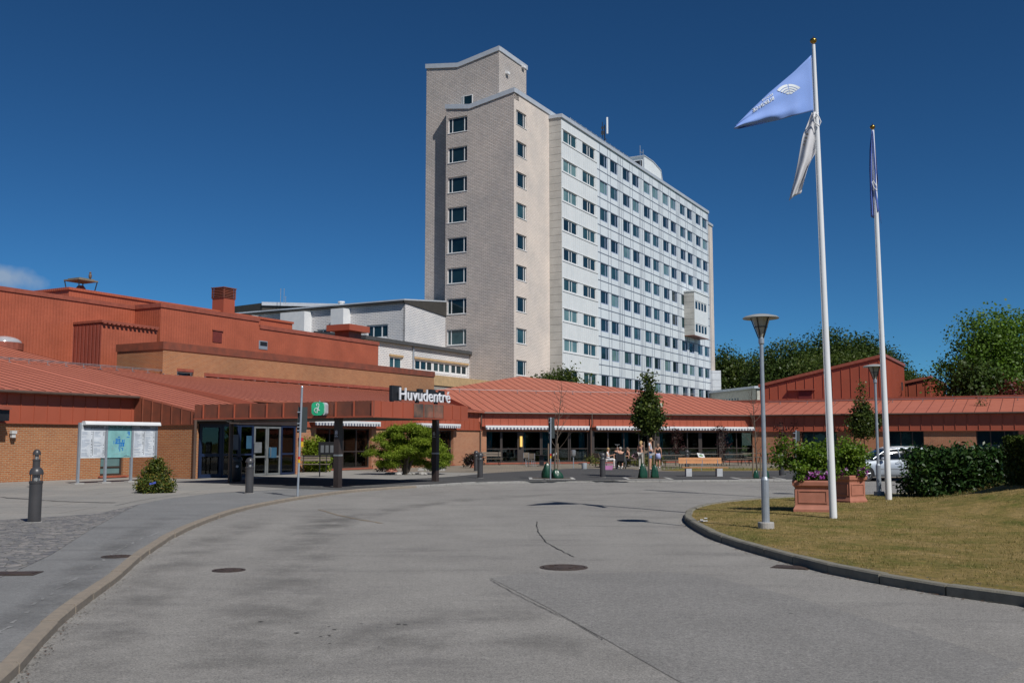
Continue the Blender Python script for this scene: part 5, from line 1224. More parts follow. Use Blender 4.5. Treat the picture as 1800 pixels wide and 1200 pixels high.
# notice board near the cafe windows and small post plates
p = G(575, 838); t = thing('notice_board', 'black framed notice board behind the canopy post', 'notice board', p)
mb = MB(); 
for dx in (-.35, .35): mb.box(p.x+dx, p.y, 0, .05, .05, 1.55)
mb.build('leg', m_black, t); mb = MB(); mb.box(p.x, p.y, 1.0, .85, .06, .62); mb.box(p.x-.2, p.y, .93, 1.9, .05, .05); mb.build('frame', m_black, t)
mb = MB()
for dx in (-.24, -.02, .2): mb.box(p.x+dx, p.y-.036, 1.12, .15, .01, .34)
mb.build('paper', M('board_paper', (.13, .14, .15)), t)
for a_, b_2, lab in ((28.44, 22.5, 'small white ring pictogram on the left canopy post'), (34.74, 22.45, 'small white ring pictogram on the right canopy post')):
    c = P(a_-.116, b_2)+Z*1.95; t = thing('post_pictogram', lab, 'sign', c); mb = MB()
    for cz, r in ((.03, .05), (-.03, .055)):
        n = 16
        for k in range(n):
            a0_, a1_ = 2*math.pi*k/n, 2*math.pi*(k+1)/n
            pt = lambda a, q: c+NL*.004+DG*(q*math.cos(a))+Z*(cz+q*math.sin(a))
            mb.prism([pt(a0_, r), pt(a1_, r), pt(a1_, r*.6), pt(a0_, r*.6)], NL*.003)
    mb.pbox(c+NL*.004+DG*-.07+Z*-.14, DG*.14, NL*.003, Z*.02); mb.build('symbol', m_white, t)
# ================================================================ plants
def leaves(name, blobs, n, size, mat, parent, seed=0, asp=1.9, shell=.5, up=.3, droop=0.0, clump=None, smin=.6, flat=1.0, outline=None):
    """leaf-sized folded quads scattered in lumpy clumps"""
    rg = np.random.default_rng(seed); B = np.array(blobs, dtype=float)
    vol = (B[:, 3]*B[:, 4]*B[:, 5])**(.72); pr = vol/vol.sum(); idx = rg.choice(len(B), n, p=pr)
    d = rg.normal(size=(n, 3)); d /= np.linalg.norm(d, axis=1)[:, None]
    r = (shell+(1-shell)*rg.random(n))**.6
    c = B[idx, :3]+d*r[:, None]*B[idx, 3:6]
    if clump:   # pull leaves to random twigs so gaps show
        k = max(8, n//clump); tw = c[rg.choice(n, k)]
        ti = rg.integers(0, k, n); sp = size*(2.6 if size > .15 else 1.5)
        c = tw[ti]+rg.normal(size=(n, 3))*sp*np.array([1, 1, .75])
        d = c-B[idx, :3]; 
    nr = d/np.maximum(1e-6, np.linalg.norm(d, axis=1)[:, None])*.6+rg.normal(size=(n, 3))*.7+np.array([0, 0, up]); nr /= np.linalg.norm(nr, axis=1)[:, None]
    t = rg.normal(size=(n, 3))+np.array([0, 0, -droop]); t -= nr*(t*nr).sum(1)[:, None]; t /= np.linalg.norm(t, axis=1)[:, None]
    b = np.cross(nr, t); s = size*(smin+(1.3-smin)*rg.random(n))
    L = (s*.5)[:, None]*t*math.sqrt(asp); Wd = (s*.5)[:, None]*b/math.sqrt(asp); f = nr*(s*.08)[:, None]*flat
    if outline is not None:
        keep = outline(c); c, L, Wd, f = c[keep], L[keep], Wd[keep], f[keep]; n = len(c)
    v = np.stack([c-L, c-L*.15+Wd+f, c+L, c-L*.15-Wd+f], axis=1).reshape(-1, 3)
    o0 = np.array(ORG.get(parent, Vector((0, 0, 0)))); v = v-o0
    me = bpy.data.meshes.new(name); me.vertices.add(4*n); me.vertices.foreach_set('co', v.ravel())
    me.loops.add(4*n); me.loops.foreach_set('vertex_index', np.arange(4*n)); me.polygons.add(n); me.polygons.foreach_set('loop_start', np.arange(0, 4*n, 4)); me.polygons.foreach_set('loop_total', np.full(n, 4))
    me.update(calc_edges=True); me.materials.append(mat)
    o = bpy.data.objects.new(name, me); COL.objects.link(o); o.parent = parent; ORG[o] = ORG.get(parent, Vector((0, 0, 0))); return o
def limbs(mb, base, h, r0, n, seed, spread=.5, start=.35, lean=(0, 0), seg=5):
    r = random.Random(seed); base = Vector(base); tr = [base+V(lean[0]*i/seg+r.uniform(-.01, .01)*h*(i > 0), lean[1]*i/seg+r.uniform(-.01, .01)*h*(i > 0), h*i/seg) for i in range(seg+1)]
    mb.path(tr, [r0*(1-.8*i/seg)*(1.25 if i == 0 else 1) for i in range(seg+1)], 9)
    tips = []
    for k in range(n):
        f = start+(1-start)*(k+r.random())/n*.95; i = min(seg-1, int(f*seg)); p = tr[i].lerp(tr[i+1], f*seg-i); an = k*2.4+r.random(); L = h*spread*(1.15-f)*r.uniform(.7, 1.1)
        d = V(math.cos(an), math.sin(an), r.uniform(.5, 1.1)); q = p+d*L*.5; e = q+V(d.x*.4, d.y*.4, d.z*.8)*L*.5
        rr = r0*(1-.75*f)*.5; mb.path([p, q, e], [rr, rr*.6, rr*.2], 6); tips += [q, e]
        for j in range(2):
            an2 = an+r.uniform(-1, 1); e2 = q+V(math.cos(an2), math.sin(an2), r.uniform(.3, 1))*L*.4; mb.path([q, e2], [rr*.4, rr*.12], 5); tips.append(e2)
    return tips
lf_oak = leafm('oak_leaves', (.028, .05, .011), (.042, .07, .015), (.062, .092, .024), .2)
lf_ylw = leafm('light_tree_leaves', (.04, .065, .012), (.058, .082, .017), (.085, .105, .028), .25)
lf_maple = leafm('maple_leaves', (.065, .12, .018), (.095, .17, .028), (.14, .23, .042), .35)
lf_pear = leafm('pear_leaves', (.03, .05, .012), (.05, .075, .018), (.10, .12, .03), .2, .3)
lf_yew = leafm('juniper_leaves', (.10, .15, .012), (.17, .235, .022), (.26, .33, .045), .3, .6)
lf_laurel = leafm('laurel_leaves', (.012, .032, .008), (.022, .055, .012), (.045, .08, .02), .08, .38)
lf_hedge = leafm('clipped_hedge_leaves', (.018, .035, .007), (.04, .07, .013), (.10, .13, .025), .2, .5)
lf_bush = leafm('bush_leaves', (.04, .065, .012), (.07, .10, .018), (.20, .15, .035), .2, .5)
lf_purple = leafm('purple_leaves', (.018, .007, .008), (.03, .010, .012), (.05, .018, .018), .2, .5)
lf_grass = leafm('tall_grass_blades', (.10, .13, .03), (.15, .17, .05), (.2, .2, .08), .3, .7)
lf_acer = leafm('acer_leaves', (.05, .10, .012), (.10, .17, .02), (.17, .24, .04), .4, .4)
# far wood behind the right wing: individual broadleaf trees, three crowns shared
def crown(R_, H_, seed, n=13):
    r = random.Random(seed); out = []
    for k in range(n):
        an = k*2.4; f = (k+.5)/n; rad = R_*math.sin(math.pi*(.15+.75*f))*r.uniform(.35, .75)
        s = R_*r.uniform(.28, .48); out.append((rad*math.cos(an), rad*math.sin(an), H_*(.25+.72*f)-s*.3, s, s, s*.8))
    out.append((0, 0, H_*.55, R_*.55, R_*.55, H_*.3)); return out
def bigtree(label, loc, R_, H_, mat, seed, n, size, group):
    t = thing('broadleaf_tree', label, 'tree', (0, 0, 0), group); mb = MB(); limbs(mb, (0, 0, -.3), H_*.85, H_*.028, 9, seed, .45); mb.build('trunk', m_bark, t)
    leaves('crown', crown(R_, H_, seed), n, size, mat, t, seed, 1.4, .55, .5, clump=26); t.location = loc; return t
TV = [bigtree('x', at(1290, 775, 150), 7, 17, lf_oak, 11, 30000, .36, 'trees of the far wood'), bigtree('x', at(1480, 775, 158), 8.5, 19, lf_oak, 12, 34000, .38, 'trees of the far wood'), bigtree('x', at(1400, 775, 140), 7, 15, lf_ylw, 13, 26000, .36, 'trees of the far wood')]
spots = [  # px, top y, Y, variant, label
 (1283, 600, 188, 0, 'dark oak just right of the hospital tower, first of the far wood'), (1318, 618, 185, 2, 'lower light green tree left of the front street lamp, far wood'), (1372, 592, 170, 1, 'dark oak right of the front lamp head, far wood'), (1350, 640, 178, 0, 'low dark tree above the left end of the red hall roof'),
 (1420, 588, 172, 0, 'dark oak left of the front flagpole, far wood'), (1470, 571, 180, 1, 'tallest dark oak of the far wood, right behind the front flagpole'), (1510, 577, 178, 0, 'dark oak between the two flagpoles, far wood'), (1440, 612, 165, 2, 'yellow green tree left of the front flagpole above the hall roof'),
 (1500, 605, 152, 2, 'yellow green tree between the flagpoles above the hall roof'), (1540, 586, 170, 1, 'dark oak behind the rear flagpole, far wood'), (1565, 612, 172, 0, 'dark oak right of the tall red hall, far wood'), (1588, 650, 165, 2, 'small tree above the smaller red hall, right end of the far wood'),
 (1250, 628, 210, 2, 'tree half hidden behind the ward block end'), (1395, 640, 168, 1, 'dark tree above the red hall roof slope'), (1340, 655, 180, 2, 'light tree above the pale low block')]
for i, (px, y, Y, v, lab) in enumerate(spots):
    H_ = at(px, y, Y).z; p = at(px, 775, Y); h0 = (17, 19, 15)[v]; s = H_/h0*.90
    if v in (0, 1, 2) and not TV[v].get('_u'):
        o = TV[v]; o['_u'] = 1; o['label'] = lab; o.location = (p.x, Y, 0); o.scale = (s, s, s); o.rotation_euler = (0, 0, i)
    else: dup(TV[v], (p.x, Y, 0), i*1.3, lab, 'trees of the far wood', (s, s, s))
for o in TV: del o['_u']
# trees behind the viewer, seen only as reflections in the glass
mb = MB()
t = thing('maple_tree', 'big bright green maple at the right edge behind the right wing', 'tree', (0, 0, 0)); Y = 88; H_ = at(1745, 541, Y).z
mb = MB(); limbs(mb, (0, 0, -.2), H_*.85, .3, 12, 5, .42); mb.build('trunk', m_bark, t)
bl = crown(5.9, H_*.95, 25, 19); leaves('crown', bl, 42000, .23, lf_maple, t, 3, 1.1, .5, .4, clump=24); p = at(1764, 775, Y); t.location = (p.x, Y, 0)
t = thing('dark_shade_tree', 'dense dark green tree in front of the bright maple at the right edge', 'tree', (0, 0, 0)); H_ = at(1700, 640, 84).z
mb = MB(); limbs(mb, (0, 0, -.2), H_*.8, .25, 9, 6, .5); mb.build('trunk', m_bark, t)
leaves('crown', crown(3.2, H_, 23, 13), 11000, .26, lf_oak, t, 8, 1.2, .5, .4, clump=20); p = at(1722, 775, 84); t.location = (p.x, 84, 0)
t = thing('purple_leaved_tree', 'small dark purple leaved tree at the right edge behind the roof', 'tree', (0, 0, 0)); H_ = at(1790, 675, 82).z
mb = MB(); limbs(mb, (0, 0, -.2), H_*.8, .15, 7, 6, .4); mb.build('trunk', m_bark, t); leaves('crown', crown(1.9, H_, 29, 8), 6000, .2, leafm('copper_leaves', (.06, .012, .014), (.12, .03, .03), (.2, .06, .05)), t, 8, 1.2, .5, .4, clump=20); p = at(1790, 775, 80); t.location = (p.x, 80, 0)
# small tree showing over the cafe roof
t = thing('rooftop_shrub_tree', 'leafy tree top showing above the cafe roof before the ward block', 'tree', (0, 0, 0)); Yt = 103; H_ = at(985, 646, Yt).z; p = at(985, 775, Yt)
mb = MB(); limbs(mb, (0, 0, 0), H_*.95, .2, 12, 9, .28, .55); mb.build('trunk', m_bark, t)
bl = [(random.Random(k).uniform(-2.2, 2.2), random.Random(k+50).uniform(-1, 1), H_-random.Random(k+9).uniform(.8, 2.4)-.15*abs(k-6), .8, .8, .55) for k in range(13)]
leaves('crown', bl, 6000, .26, lf_ylw, t, 4, 1.3, .4, .5, clump=18); t.location = (p.x, Yt, 0)
# street trees along the entrance asphalt
def conic(R_, z0, z1, n, seed, lop=.3):
    r = random.Random(seed); out = []
    for k in range(n):
        f = (k+.5)/n; rad = R_*float(np.interp(f, [0, .1, .22, .4, .6, .8, 1], [.35, .8, 1, .72, .42, .24, .08])); an = k*2.4
        s = max(.10, rad*.48); d = rad*.48*r.uniform(.5, 1.1); out.append((d*math.cos(an), d*math.sin(an), z0+(z1-z0)*f, s, s, s*.9))
    return out
def street_tree(label, px, py, ytop, ycrown, wpx, mat, seed, n, size, blobs=None, lean=(0, 0), group='young street trees', clump=14):
    p = G(px, py); H_ = at(px, ytop, p.y).z; z0 = at(px, ycrown, p.y).z; R_ = wpx/2/F*p.y*1.0; p.z = .006
    t = thing('street_tree', label, 'tree', p, group); mb = MB(); limbs(mb, p, H_*.93, .035*(H_/4)**.5, 16, seed, R_/H_*.95, z0/H_, lean); mb.build('trunk', m_bark, t)
    bl = [(p.x+lean[0]*.7+b[0], p.y+b[1], b[2], b[3], b[4], b[5]) for b in (blobs or conic(R_, z0, H_-.1, 22, seed))]
    leaves('crown', bl, n, size, mat, t, seed, 1.3, .3, .3, clump=clump); return t
street_tree('dense cone shaped pear tree with green watering bags beside the standing people', 1141, 839, 655, 757, 66, lf_pear, 31, 9500, .115)
street_tree('dense upright green tree with two stakes left of the rear flagpole', 1520, 815, 672, 765, 62, lf_pear, 33, 6500, .14)
def bare(label, px, py, ytop, seed, lean=(0, 0), w=.25, fork=.28, n=16, stain=False):
    p = G(px, py); H_ = at(px, ytop, p.y).z; p.z = .006
    t = thing('bare_tree', label, 'tree', p, 'leafless young trees'); mb = MB(); r = random.Random(seed); seg = 7
    tr = [p+V(lean[0]*(i/seg)**1.5+r.uniform(-.03, .03)*(i > 0), lean[1]*i/seg, H_*i/seg) for i in range(seg+1)]; mb.path(tr, [.042*(1-.82*i/seg) for i in range(seg+1)], 8); mb.build('trunk', m_bark, t)
    mb = MB()
    for k in range(n):
        f = fork+(1-fork)*(k+.3)/n; i = min(seg-1, int(f*seg)); q = tr[i].lerp(tr[i+1], f*seg-i); an = k*2.4; L = H_*w*(1.25-f); pts = [q]; d = V(math.cos(an)*.8, math.sin(an)*.8, .75)
        for j in range(4): pts.append(pts[-1]+d*L/4+V(r.uniform(-.04, .04), r.uniform(-.04, .04), .03*j)); d = (d+V(0, 0, .18)).normalized()
        mb.path(pts, [.013, .010, .008, .006, .003], 5)
        for j in (1, 2, 3): an2 = an+r.uniform(-1.2, 1.2); mb.path([pts[j], pts[j]+V(math.cos(an2), math.sin(an2), 1)*L*.25], [.006, .003], 4)
    mb.build('branch', m_bark, t); return t
bare('leafless young tree behind the sign pole in front of the cafe', 975, 841, 680, 41, (.35, 0))
bare('leafless young tree left of the front street lamp', 1332, 838, 690, 42, (-.2, 0))
t = bare('sparse half dead tree above the laurel hedge at the right', 1735, 815, 690, 43, (-.3, 0), .3)
leaves('leaf_tufts', [(ORG[t].x+dx, ORG[t].y, z, .35, .35, .5) for dx, z in ((-.1, 4.2), (.6, 3.6), (-.5, 3.1), (.1, 2.7))], 700, .13, lf_pear, t, 4, clump=8)
t = bare('thin leafy sapling left of the sparse tree', 1705, 812, 735, 44, (0, 0), .2)
leaves('leaf_tufts', [(ORG[t].x+dx, ORG[t].y, z, .3, .3, .5) for dx, z in ((-.2, 1.4), (.1, 1.9), (.1, 2.5))], 900, .13, lf_pear, t, 5, clump=8)
t = bare('tiny sapling before the dark window behind the car', 1608, 800, 762, 45, (0, 0), .2)
leaves('leaf_tufts', [(ORG[t].x+dx, ORG[t].y, z, .4, .4, .4) for dx, z in ((-.4, 1.7), (.3, 1.9), (0, 1.4))], 500, .13, lf_pear, t, 5, clump=8)
for i, (px, py, yt, lab) in enumerate(((1272, 816, 750, 'thin purple leaved sapling in front of the cafe glass'), (1188, 818, 752, 'purple leaved sapling behind the woman in the pale skirt'), (1375, 815, 745, 'purple leaved sapling at the left end of the right wing'), (1405, 813, 747, 'tall purple leaved sapling above the front terracotta planter'), (1421, 812, 750, 'purple leaved sapling just left of the front flagpole'))):
    t = bare(lab, px, py, yt, 50+i, (0, 0), .16); t['group'] = 'purple leaved saplings'; H_ = at(px, yt, ORG[t].y).z
    leaves('leaf_tufts', [(ORG[t].x+.25*math.sin(k*2.1), ORG[t].y, H_*(.35+.6*k/5), .22, .22, .28) for k in range(6)], 420, .11, lf_purple, t, i, clump=7)
t = thing('dry_shrub_row', 'reddish brown low shrubs under the brick wall behind the car', 'shrub', G(1480, 808)); leaves('twigs', [(G(x, 806).x, G(x, 806).y, .55, .9, .4, .6) for x in (1380, 1445, 1462, 1485, 1505, 1535)], 2600, .13, leafm('brown_leaves', (.07, .03, .02), (.10, .05, .03), (.07, .08, .03)), t, 2, 2.5, clump=12)
# stakes and watering bags
m_bag = M('green_watering_bag', (.009, .06, .032), (.006, .038, .02), 6, .35, bmp=.5, bs=6)
def stake(label, px, py, yt, r=.035, lean=0):
    p = G(px, py); tp = at(px+lean, yt, p.y); mb = MB(); mb.path([p, tp], r, 8); tag(mb.build('tree_stake', m_stake, org=p), label, 'stake', 'tree stakes')
for a in (('left stake of the leafless tree behind the sign pole', 964, 832, 779), ('right stake of the leafless tree behind the sign pole', 980.5, 830, 779), ('tall left stake of the cone shaped tree', 1132, 833, 776), ('right stake of the cone shaped tree', 1149.5, 833, 774), ('leftmost stake of the bare tree by the front lamp', 1323.5, 838, 787), ('dark right stake of the bare tree by the front lamp', 1337, 838, 804), ('left stake of the upright tree behind the car', 1517, 812, 780), ('right stake of the upright tree behind the car', 1534, 812, 781), ('left stake of the three above the laurel hedge', 1720, 815, 775), ('middle stake of the three above the laurel hedge', 1727, 815, 775), ('right stake of the three above the laurel hedge', 1735, 815, 773)): stake(*a)
for lab, x0, x1, x2, y in (('pale cross brace on the stakes of the leafless tree', 972, 979, 0, 800), ('cross brace on the left stake of the cone tree', 1131, 1141, 0, 796), ('pale cross brace on the right stake of the cone tree', 1142, 1151, 0, 800), ('cross brace on the stakes behind the car', 1518, 1526, 0, 792)):
    Yb = G(x0, 834).y if x0 < 1500 else G(x0, 812).y; a = at(x0, y+1.5, Yb); b = at(x1, y-1.5, Yb); mb = MB(); mb.pbox(a, b-a, V(0, .04, 0), Z*.11); tag(mb.build('stake_brace', m_conc if x0 in (972, 1142) else m_stake, org=a), lab, 'brace', 'stake braces')
def bag(label, px, py, w, yt, seed, slump=0):
    p = G(px, py); h = at(px, yt, p.y).z; R_ = w/2/F*p.y; r = random.Random(seed); mb = MB(); n = 18; prof = [(1.0, 0), (1.03, .1), (.98, .3), (.85, .55), (.62, .78), (.35, .93), (.14, 1.0)]
    vs = []
    for q, z in prof:
        for k in range(n):
            an = 2*math.pi*k/n; f = q*R_*(1+.13*math.sin(an*4+z*3+seed)+.09*math.sin(an*7-z*5)+r.uniform(-.03, .03)); vs.append(p+V(f*math.cos(an)+slump*z*R_, f*math.sin(an)*.7, z*h+.008+r.uniform(-.01, .01)*z))
    L = len(prof); mb.mesh(vs, [(i*n+k, i*n+(k+1) % n, (i+1)*n+(k+1) % n, (i+1)*n+k) for i in range(L-1) for k in range(n)]+[tuple(range(n-1, -1, -1)), tuple(range((L-1)*n, L*n))])
    tag(mb.build('watering_bag', m_bag, smooth=True, org=p), label, 'watering bag', 'green tree watering bags')
bag('dark green watering bag left of the leafless tree', 962, 840.5, 17, 813, 1); bag('slumped glossy green watering bag right of the leafless tree', 980, 841, 20, 824, 2, -.3)
bag('green watering bag left of the cone shaped tree', 1130, 840.5, 15, 814, 3); bag('green watering bag right of the cone shaped tree', 1151, 840, 14, 816, 4)
bag('small green watering bag left of the front lamp post', 1329, 841, 10, 826, 5); bag('small green watering bag hidden just behind the front lamp post', 1346, 840, 12, 825, 6)
for px, lab in ((970, 'a'), (1140, 'b'), (1335, 'c')):
    mb = MB(); c = G(px, 841.5); mb.box(c.x, c.y+.4, .0, 2.0, 2.0, .02); mb.box(c.x, c.y+.4, .001, 1.7, 1.7, .022, 0, 1); tag(mb.build('tree_pit_edging', [m_chalk, M('pit_soil', (.07, .055, .04))]), kind='structure')
# juniper by the canopy
p = G(713, 834); t = thing('juniper_bush', 'wide bright green feathery juniper growing beside the canopy post', 'bush', p)
mb = MB()
for k, (dx, dy, h, r_) in enumerate(((0, 0, 1.4, .15), (.25, .1, 1.2, .10), (-.2, .1, 1.1, .09), (.1, -.15, 1.3, .09))): mb.path([p+V(dx*.2, dy*.2, 0), p+V(dx, dy, h*.5), p+V(dx*2.2+.1, dy*2, h)], [r_, r_*.7, r_*.3], 8)
mb.build('trunk', m_bark, t); bl = []; r = random.Random(7)
for (x, y, w) in ((700, 755, .55), (725, 752, .55), (680, 765, .45), (745, 758, .45), (700, 775, .5), (755, 772, .5), (665, 772, .3), (672, 797, .4), (655, 795, .3), (648, 797, .2), (690, 800, .5), (720, 790, .6), (750, 797, .5), (735, 812, .45), (690, 815, .4), (672, 815, .32), (755, 818, .35), (775, 800, .42), (788, 803, .28), (778, 815, .32), (765, 782, .4), (740, 775, .5), (715, 808, .4), (657, 785, .2), (770, 790, .4), (700, 766, .42), (690, 786, .5), (742, 786, .5), (678, 780, .38), (716, 780, .5), (730, 765, .42), (700, 778, .4), (725, 803, .45), (705, 797, .4)):
    q = at(x, y, p.y+r.uniform(-.7, .9)); bl.append((q.x, q.y, q.z, w*1.0, w*1.1, w*.30))
leaves('foliage', bl, 52000, .065, lf_yew, t, 5, 4.5, .1, .5, .2, clump=20)
mb = MB(); r = random.Random(3)
for k in range(14): c = p+V(r.uniform(-1.0, 1.3), r.uniform(-.5, .3), .05); mb.ball(c, r.uniform(.08, .2), (1, 1, .5), 7, 5)
tag(mb.build('edging_stones', m_conc, org=p), 'rough stones lying round the juniper trunk', 'stones', kind='stuff')
# bush by the board, green shrub by the bench
p = G(272, 866); t = thing('leafy_bush', 'small yellow green bush growing from the paving before the board', 'bush', p)
w = 25/F*p.y; bl = [(p.x+dx*w, p.y+dy, z*.80, s*.82, s*.82, s*.8) for dx, dy, z, s in ((-.05, 0, 1.12, .2), (.1, 0, .95, .3), (-.35, .1, .75, .3), (.35, .1, .75, .3), (0, 0, .55, .45), (-.6, 0, .35, .33), (.6, 0, .35, .33), (0, -.2, .3, .45), (-.85, 0, .16, .2), (.9, 0, .16, .22), (-.1, 0, 1.25, .12), (.15, 0, 1.22, .1))]
mb = MB()
for k in range(14): an = k*2.4; mb.path([p, p+V(math.cos(an)*.2, math.sin(an)*.2, .5), p+V(math.cos(an)*.4*(1+(k % 3)*.3), math.sin(an)*.35, (.7+.035*k)*.8)], [.012, .009, .004], 5)
mb.build('stems', m_bark, t); leaves('foliage', bl, 9000, .062, lf_bush, t, 6, 2, .15, .4, clump=12)
mb = MB(); mb.pbox(p+V(.05, -.62, .28), V(.2, -.01, .05), V(0, .01, 0), V(-.01, 0, .06)); tag(mb.build('plant_tag', M('blue_tag', (.08, .12, .5)), org=p), 'small blue plastic tag stuck in the leafy bush', 'plant tag')
p = G(552, 829); t = thing('wall_shrub', 'green shrub behind the wooden bench under the brick pier', 'bush', p)
leaves('foliage', [(at(x, y, p.y).x, p.y+dy, at(x, y, p.y).z, s, s*.7, s) for x, y, s, dy in ((545, 785, .45, 0), (555, 778, .35, 0), (538, 795, .4, 0), (570, 805, .35, 0), (548, 815, .5, 0), (565, 820, .4, 0), (560, 795, .35, .1), (530, 775, .25, 0))], 7000, .08, lf_yew, t, 8, 1.6, .2, clump=12)
mb = MB(); [mb.path([p, p+V(math.sin(k), .1*k % .3, 1.2)], [.015, .005], 5) for k in range(6)]; mb.build('stems', m_bark, t)
def GL(px, py):
    z = 0
    for _ in range(4): p = G(px, py, z); z = lawn_z(p.x, p.y) or 0
    p.z = z; return p
# laurel hedge and clipped hedge on the lawn
q0 = G(1592, 872); q1 = G(1766, 862)
def lz(x, y): return max(0, lawn_z(x, y) or 0)
Yh = 29.0; t = thing('laurel_hedge', 'dark glossy laurel hedge on the lawn behind the flagpoles', 'hedge', V(q0.x, Yh, 0)); r = random.Random(9); bl = []
for k in range(60):
    f = r.random(); px = 1600+f*160; zt_ = 1.28-.06*abs(f-.5); z = r.uniform(.15, zt_-.05); q = at(px, 800, Yh+r.uniform(-.4, .9)); bl.append((q.x, q.y, z, .32, .3, .25))
for k in range(26): f = k/25; q = at(1606+f*158, 790, Yh+r.uniform(-.3, .5)); bl.append((q.x, q.y, 1.16+.07*r.random(), .25, .3, .15))
leaves('foliage', bl, 21000, .10, lf_laurel, t, 9, 2.4, .25, .3, clump=14)
mb = MB()
for k in range(16): q = at(1605+k*10, 800, Yh+.3); mb.path([V(q.x, q.y, -.02), V(q.x+r.uniform(-.2, .2), q.y, .9)], [.02, .008], 5)
mb.build('stems', m_bark, t)
mb = MB(); 
Yc = 22.6; xa = at(1764, 800, Yc+1.4).x; zc_ = at(1775, 768, Yc).z; t = thing('clipped_hedge', 'square clipped hedge on the mound at the right edge', 'hedge', V(xa, Yc, .4))
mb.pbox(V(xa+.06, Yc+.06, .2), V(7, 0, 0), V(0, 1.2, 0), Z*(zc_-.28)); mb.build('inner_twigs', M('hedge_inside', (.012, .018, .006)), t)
bl = []; rgh = np.random.default_rng(4)
m2 = 46000; fsel = rgh.random(m2); xx = xa+rgh.random(m2)*7.1; yy = Yc+rgh.random(m2)*1.35; zz = .25+rgh.random(m2)*(zc_-.25)
a_ = fsel < .42; yy[a_] = Yc; b_ = (fsel >= .42) & (fsel < .72); zz[b_] = zc_; c_ = (fsel >= .72) & (fsel < .86); xx[c_] = xa; d_ = fsel >= .86; yy[d_] = Yc+1.35
pos = np.stack([xx, yy, zz], 1)+rgh.normal(size=(m2, 3))*.028
tiny = [(x, y, z, .012, .012, .012) for x, y, z in pos[:20000]]
leaves('foliage', tiny, 52000, .05, lf_hedge, t, 12, 1.8, .2, .2)
# low planting in front of the cafe
for x0, x1, y, lab, n in ((1040, 1052, 818, 'lavender like low bed left of the seated group', 500), (1092, 1158, 819, 'green flower bed with pink blooms behind the blonde woman', 3600)):
    p = G((x0+x1)/2, y); t = thing('flower_bed', lab, 'flower bed', p)
    bl = [(at(x0+(x1-x0)*k/9, 800, p.y).x, p.y+.3*math.sin(k*2), .32+.08*math.sin(k*3), .38, .4, .33) for k in range(10)]
    leaves('foliage', bl, n, .09, lf_grass, t, 3, 3.5, .2, .8, clump=12)
    if x1 > 1100:
        mf = M('pink_petals', (.6, .35, .42), big=0); bl = [(at(px, 800, p.y).x, p.y-.3, at(px, py, p.y).z, .14, .1, .1) for px, py in ((1114, 800), (1118, 797), (1111, 803), (1132, 806), (1103, 808), (1117, 805))]; leaves('blooms', bl, 160, .07, mf, t, 5, 1.2)
vs = []; fs = []; r = random.Random(5)
for k in range(2600):
    if k < 1700: x, y = r.uniform(1162, 1460), r.triangular(822.5, 827, 825)
    else: x, y = r.uniform(1385, 1440), r.uniform(822, 826)
    p = G(x, y); h = r.uniform(.05, .26); an = r.uniform(0, 3.1); w = .008; n = len(vs); lx = r.gauss(0, .06)
    vs += [(p.x-w*math.cos(an), p.y-w*math.sin(an), .01), (p.x+w*math.cos(an), p.y+w*math.sin(an), .01), (p.x+lx, p.y, h)]; fs.append((n, n+1, n+2))
me = bpy.data.meshes.new('wild_grass'); me.from_pydata(vs, [], fs); me.materials.append(lf_grass); go = bpy.data.objects.new('wild_grass', me); COL.objects.link(go); tag(go, 'tufts of wild grass along the kerb by the cafe', 'grass', kind='stuff')
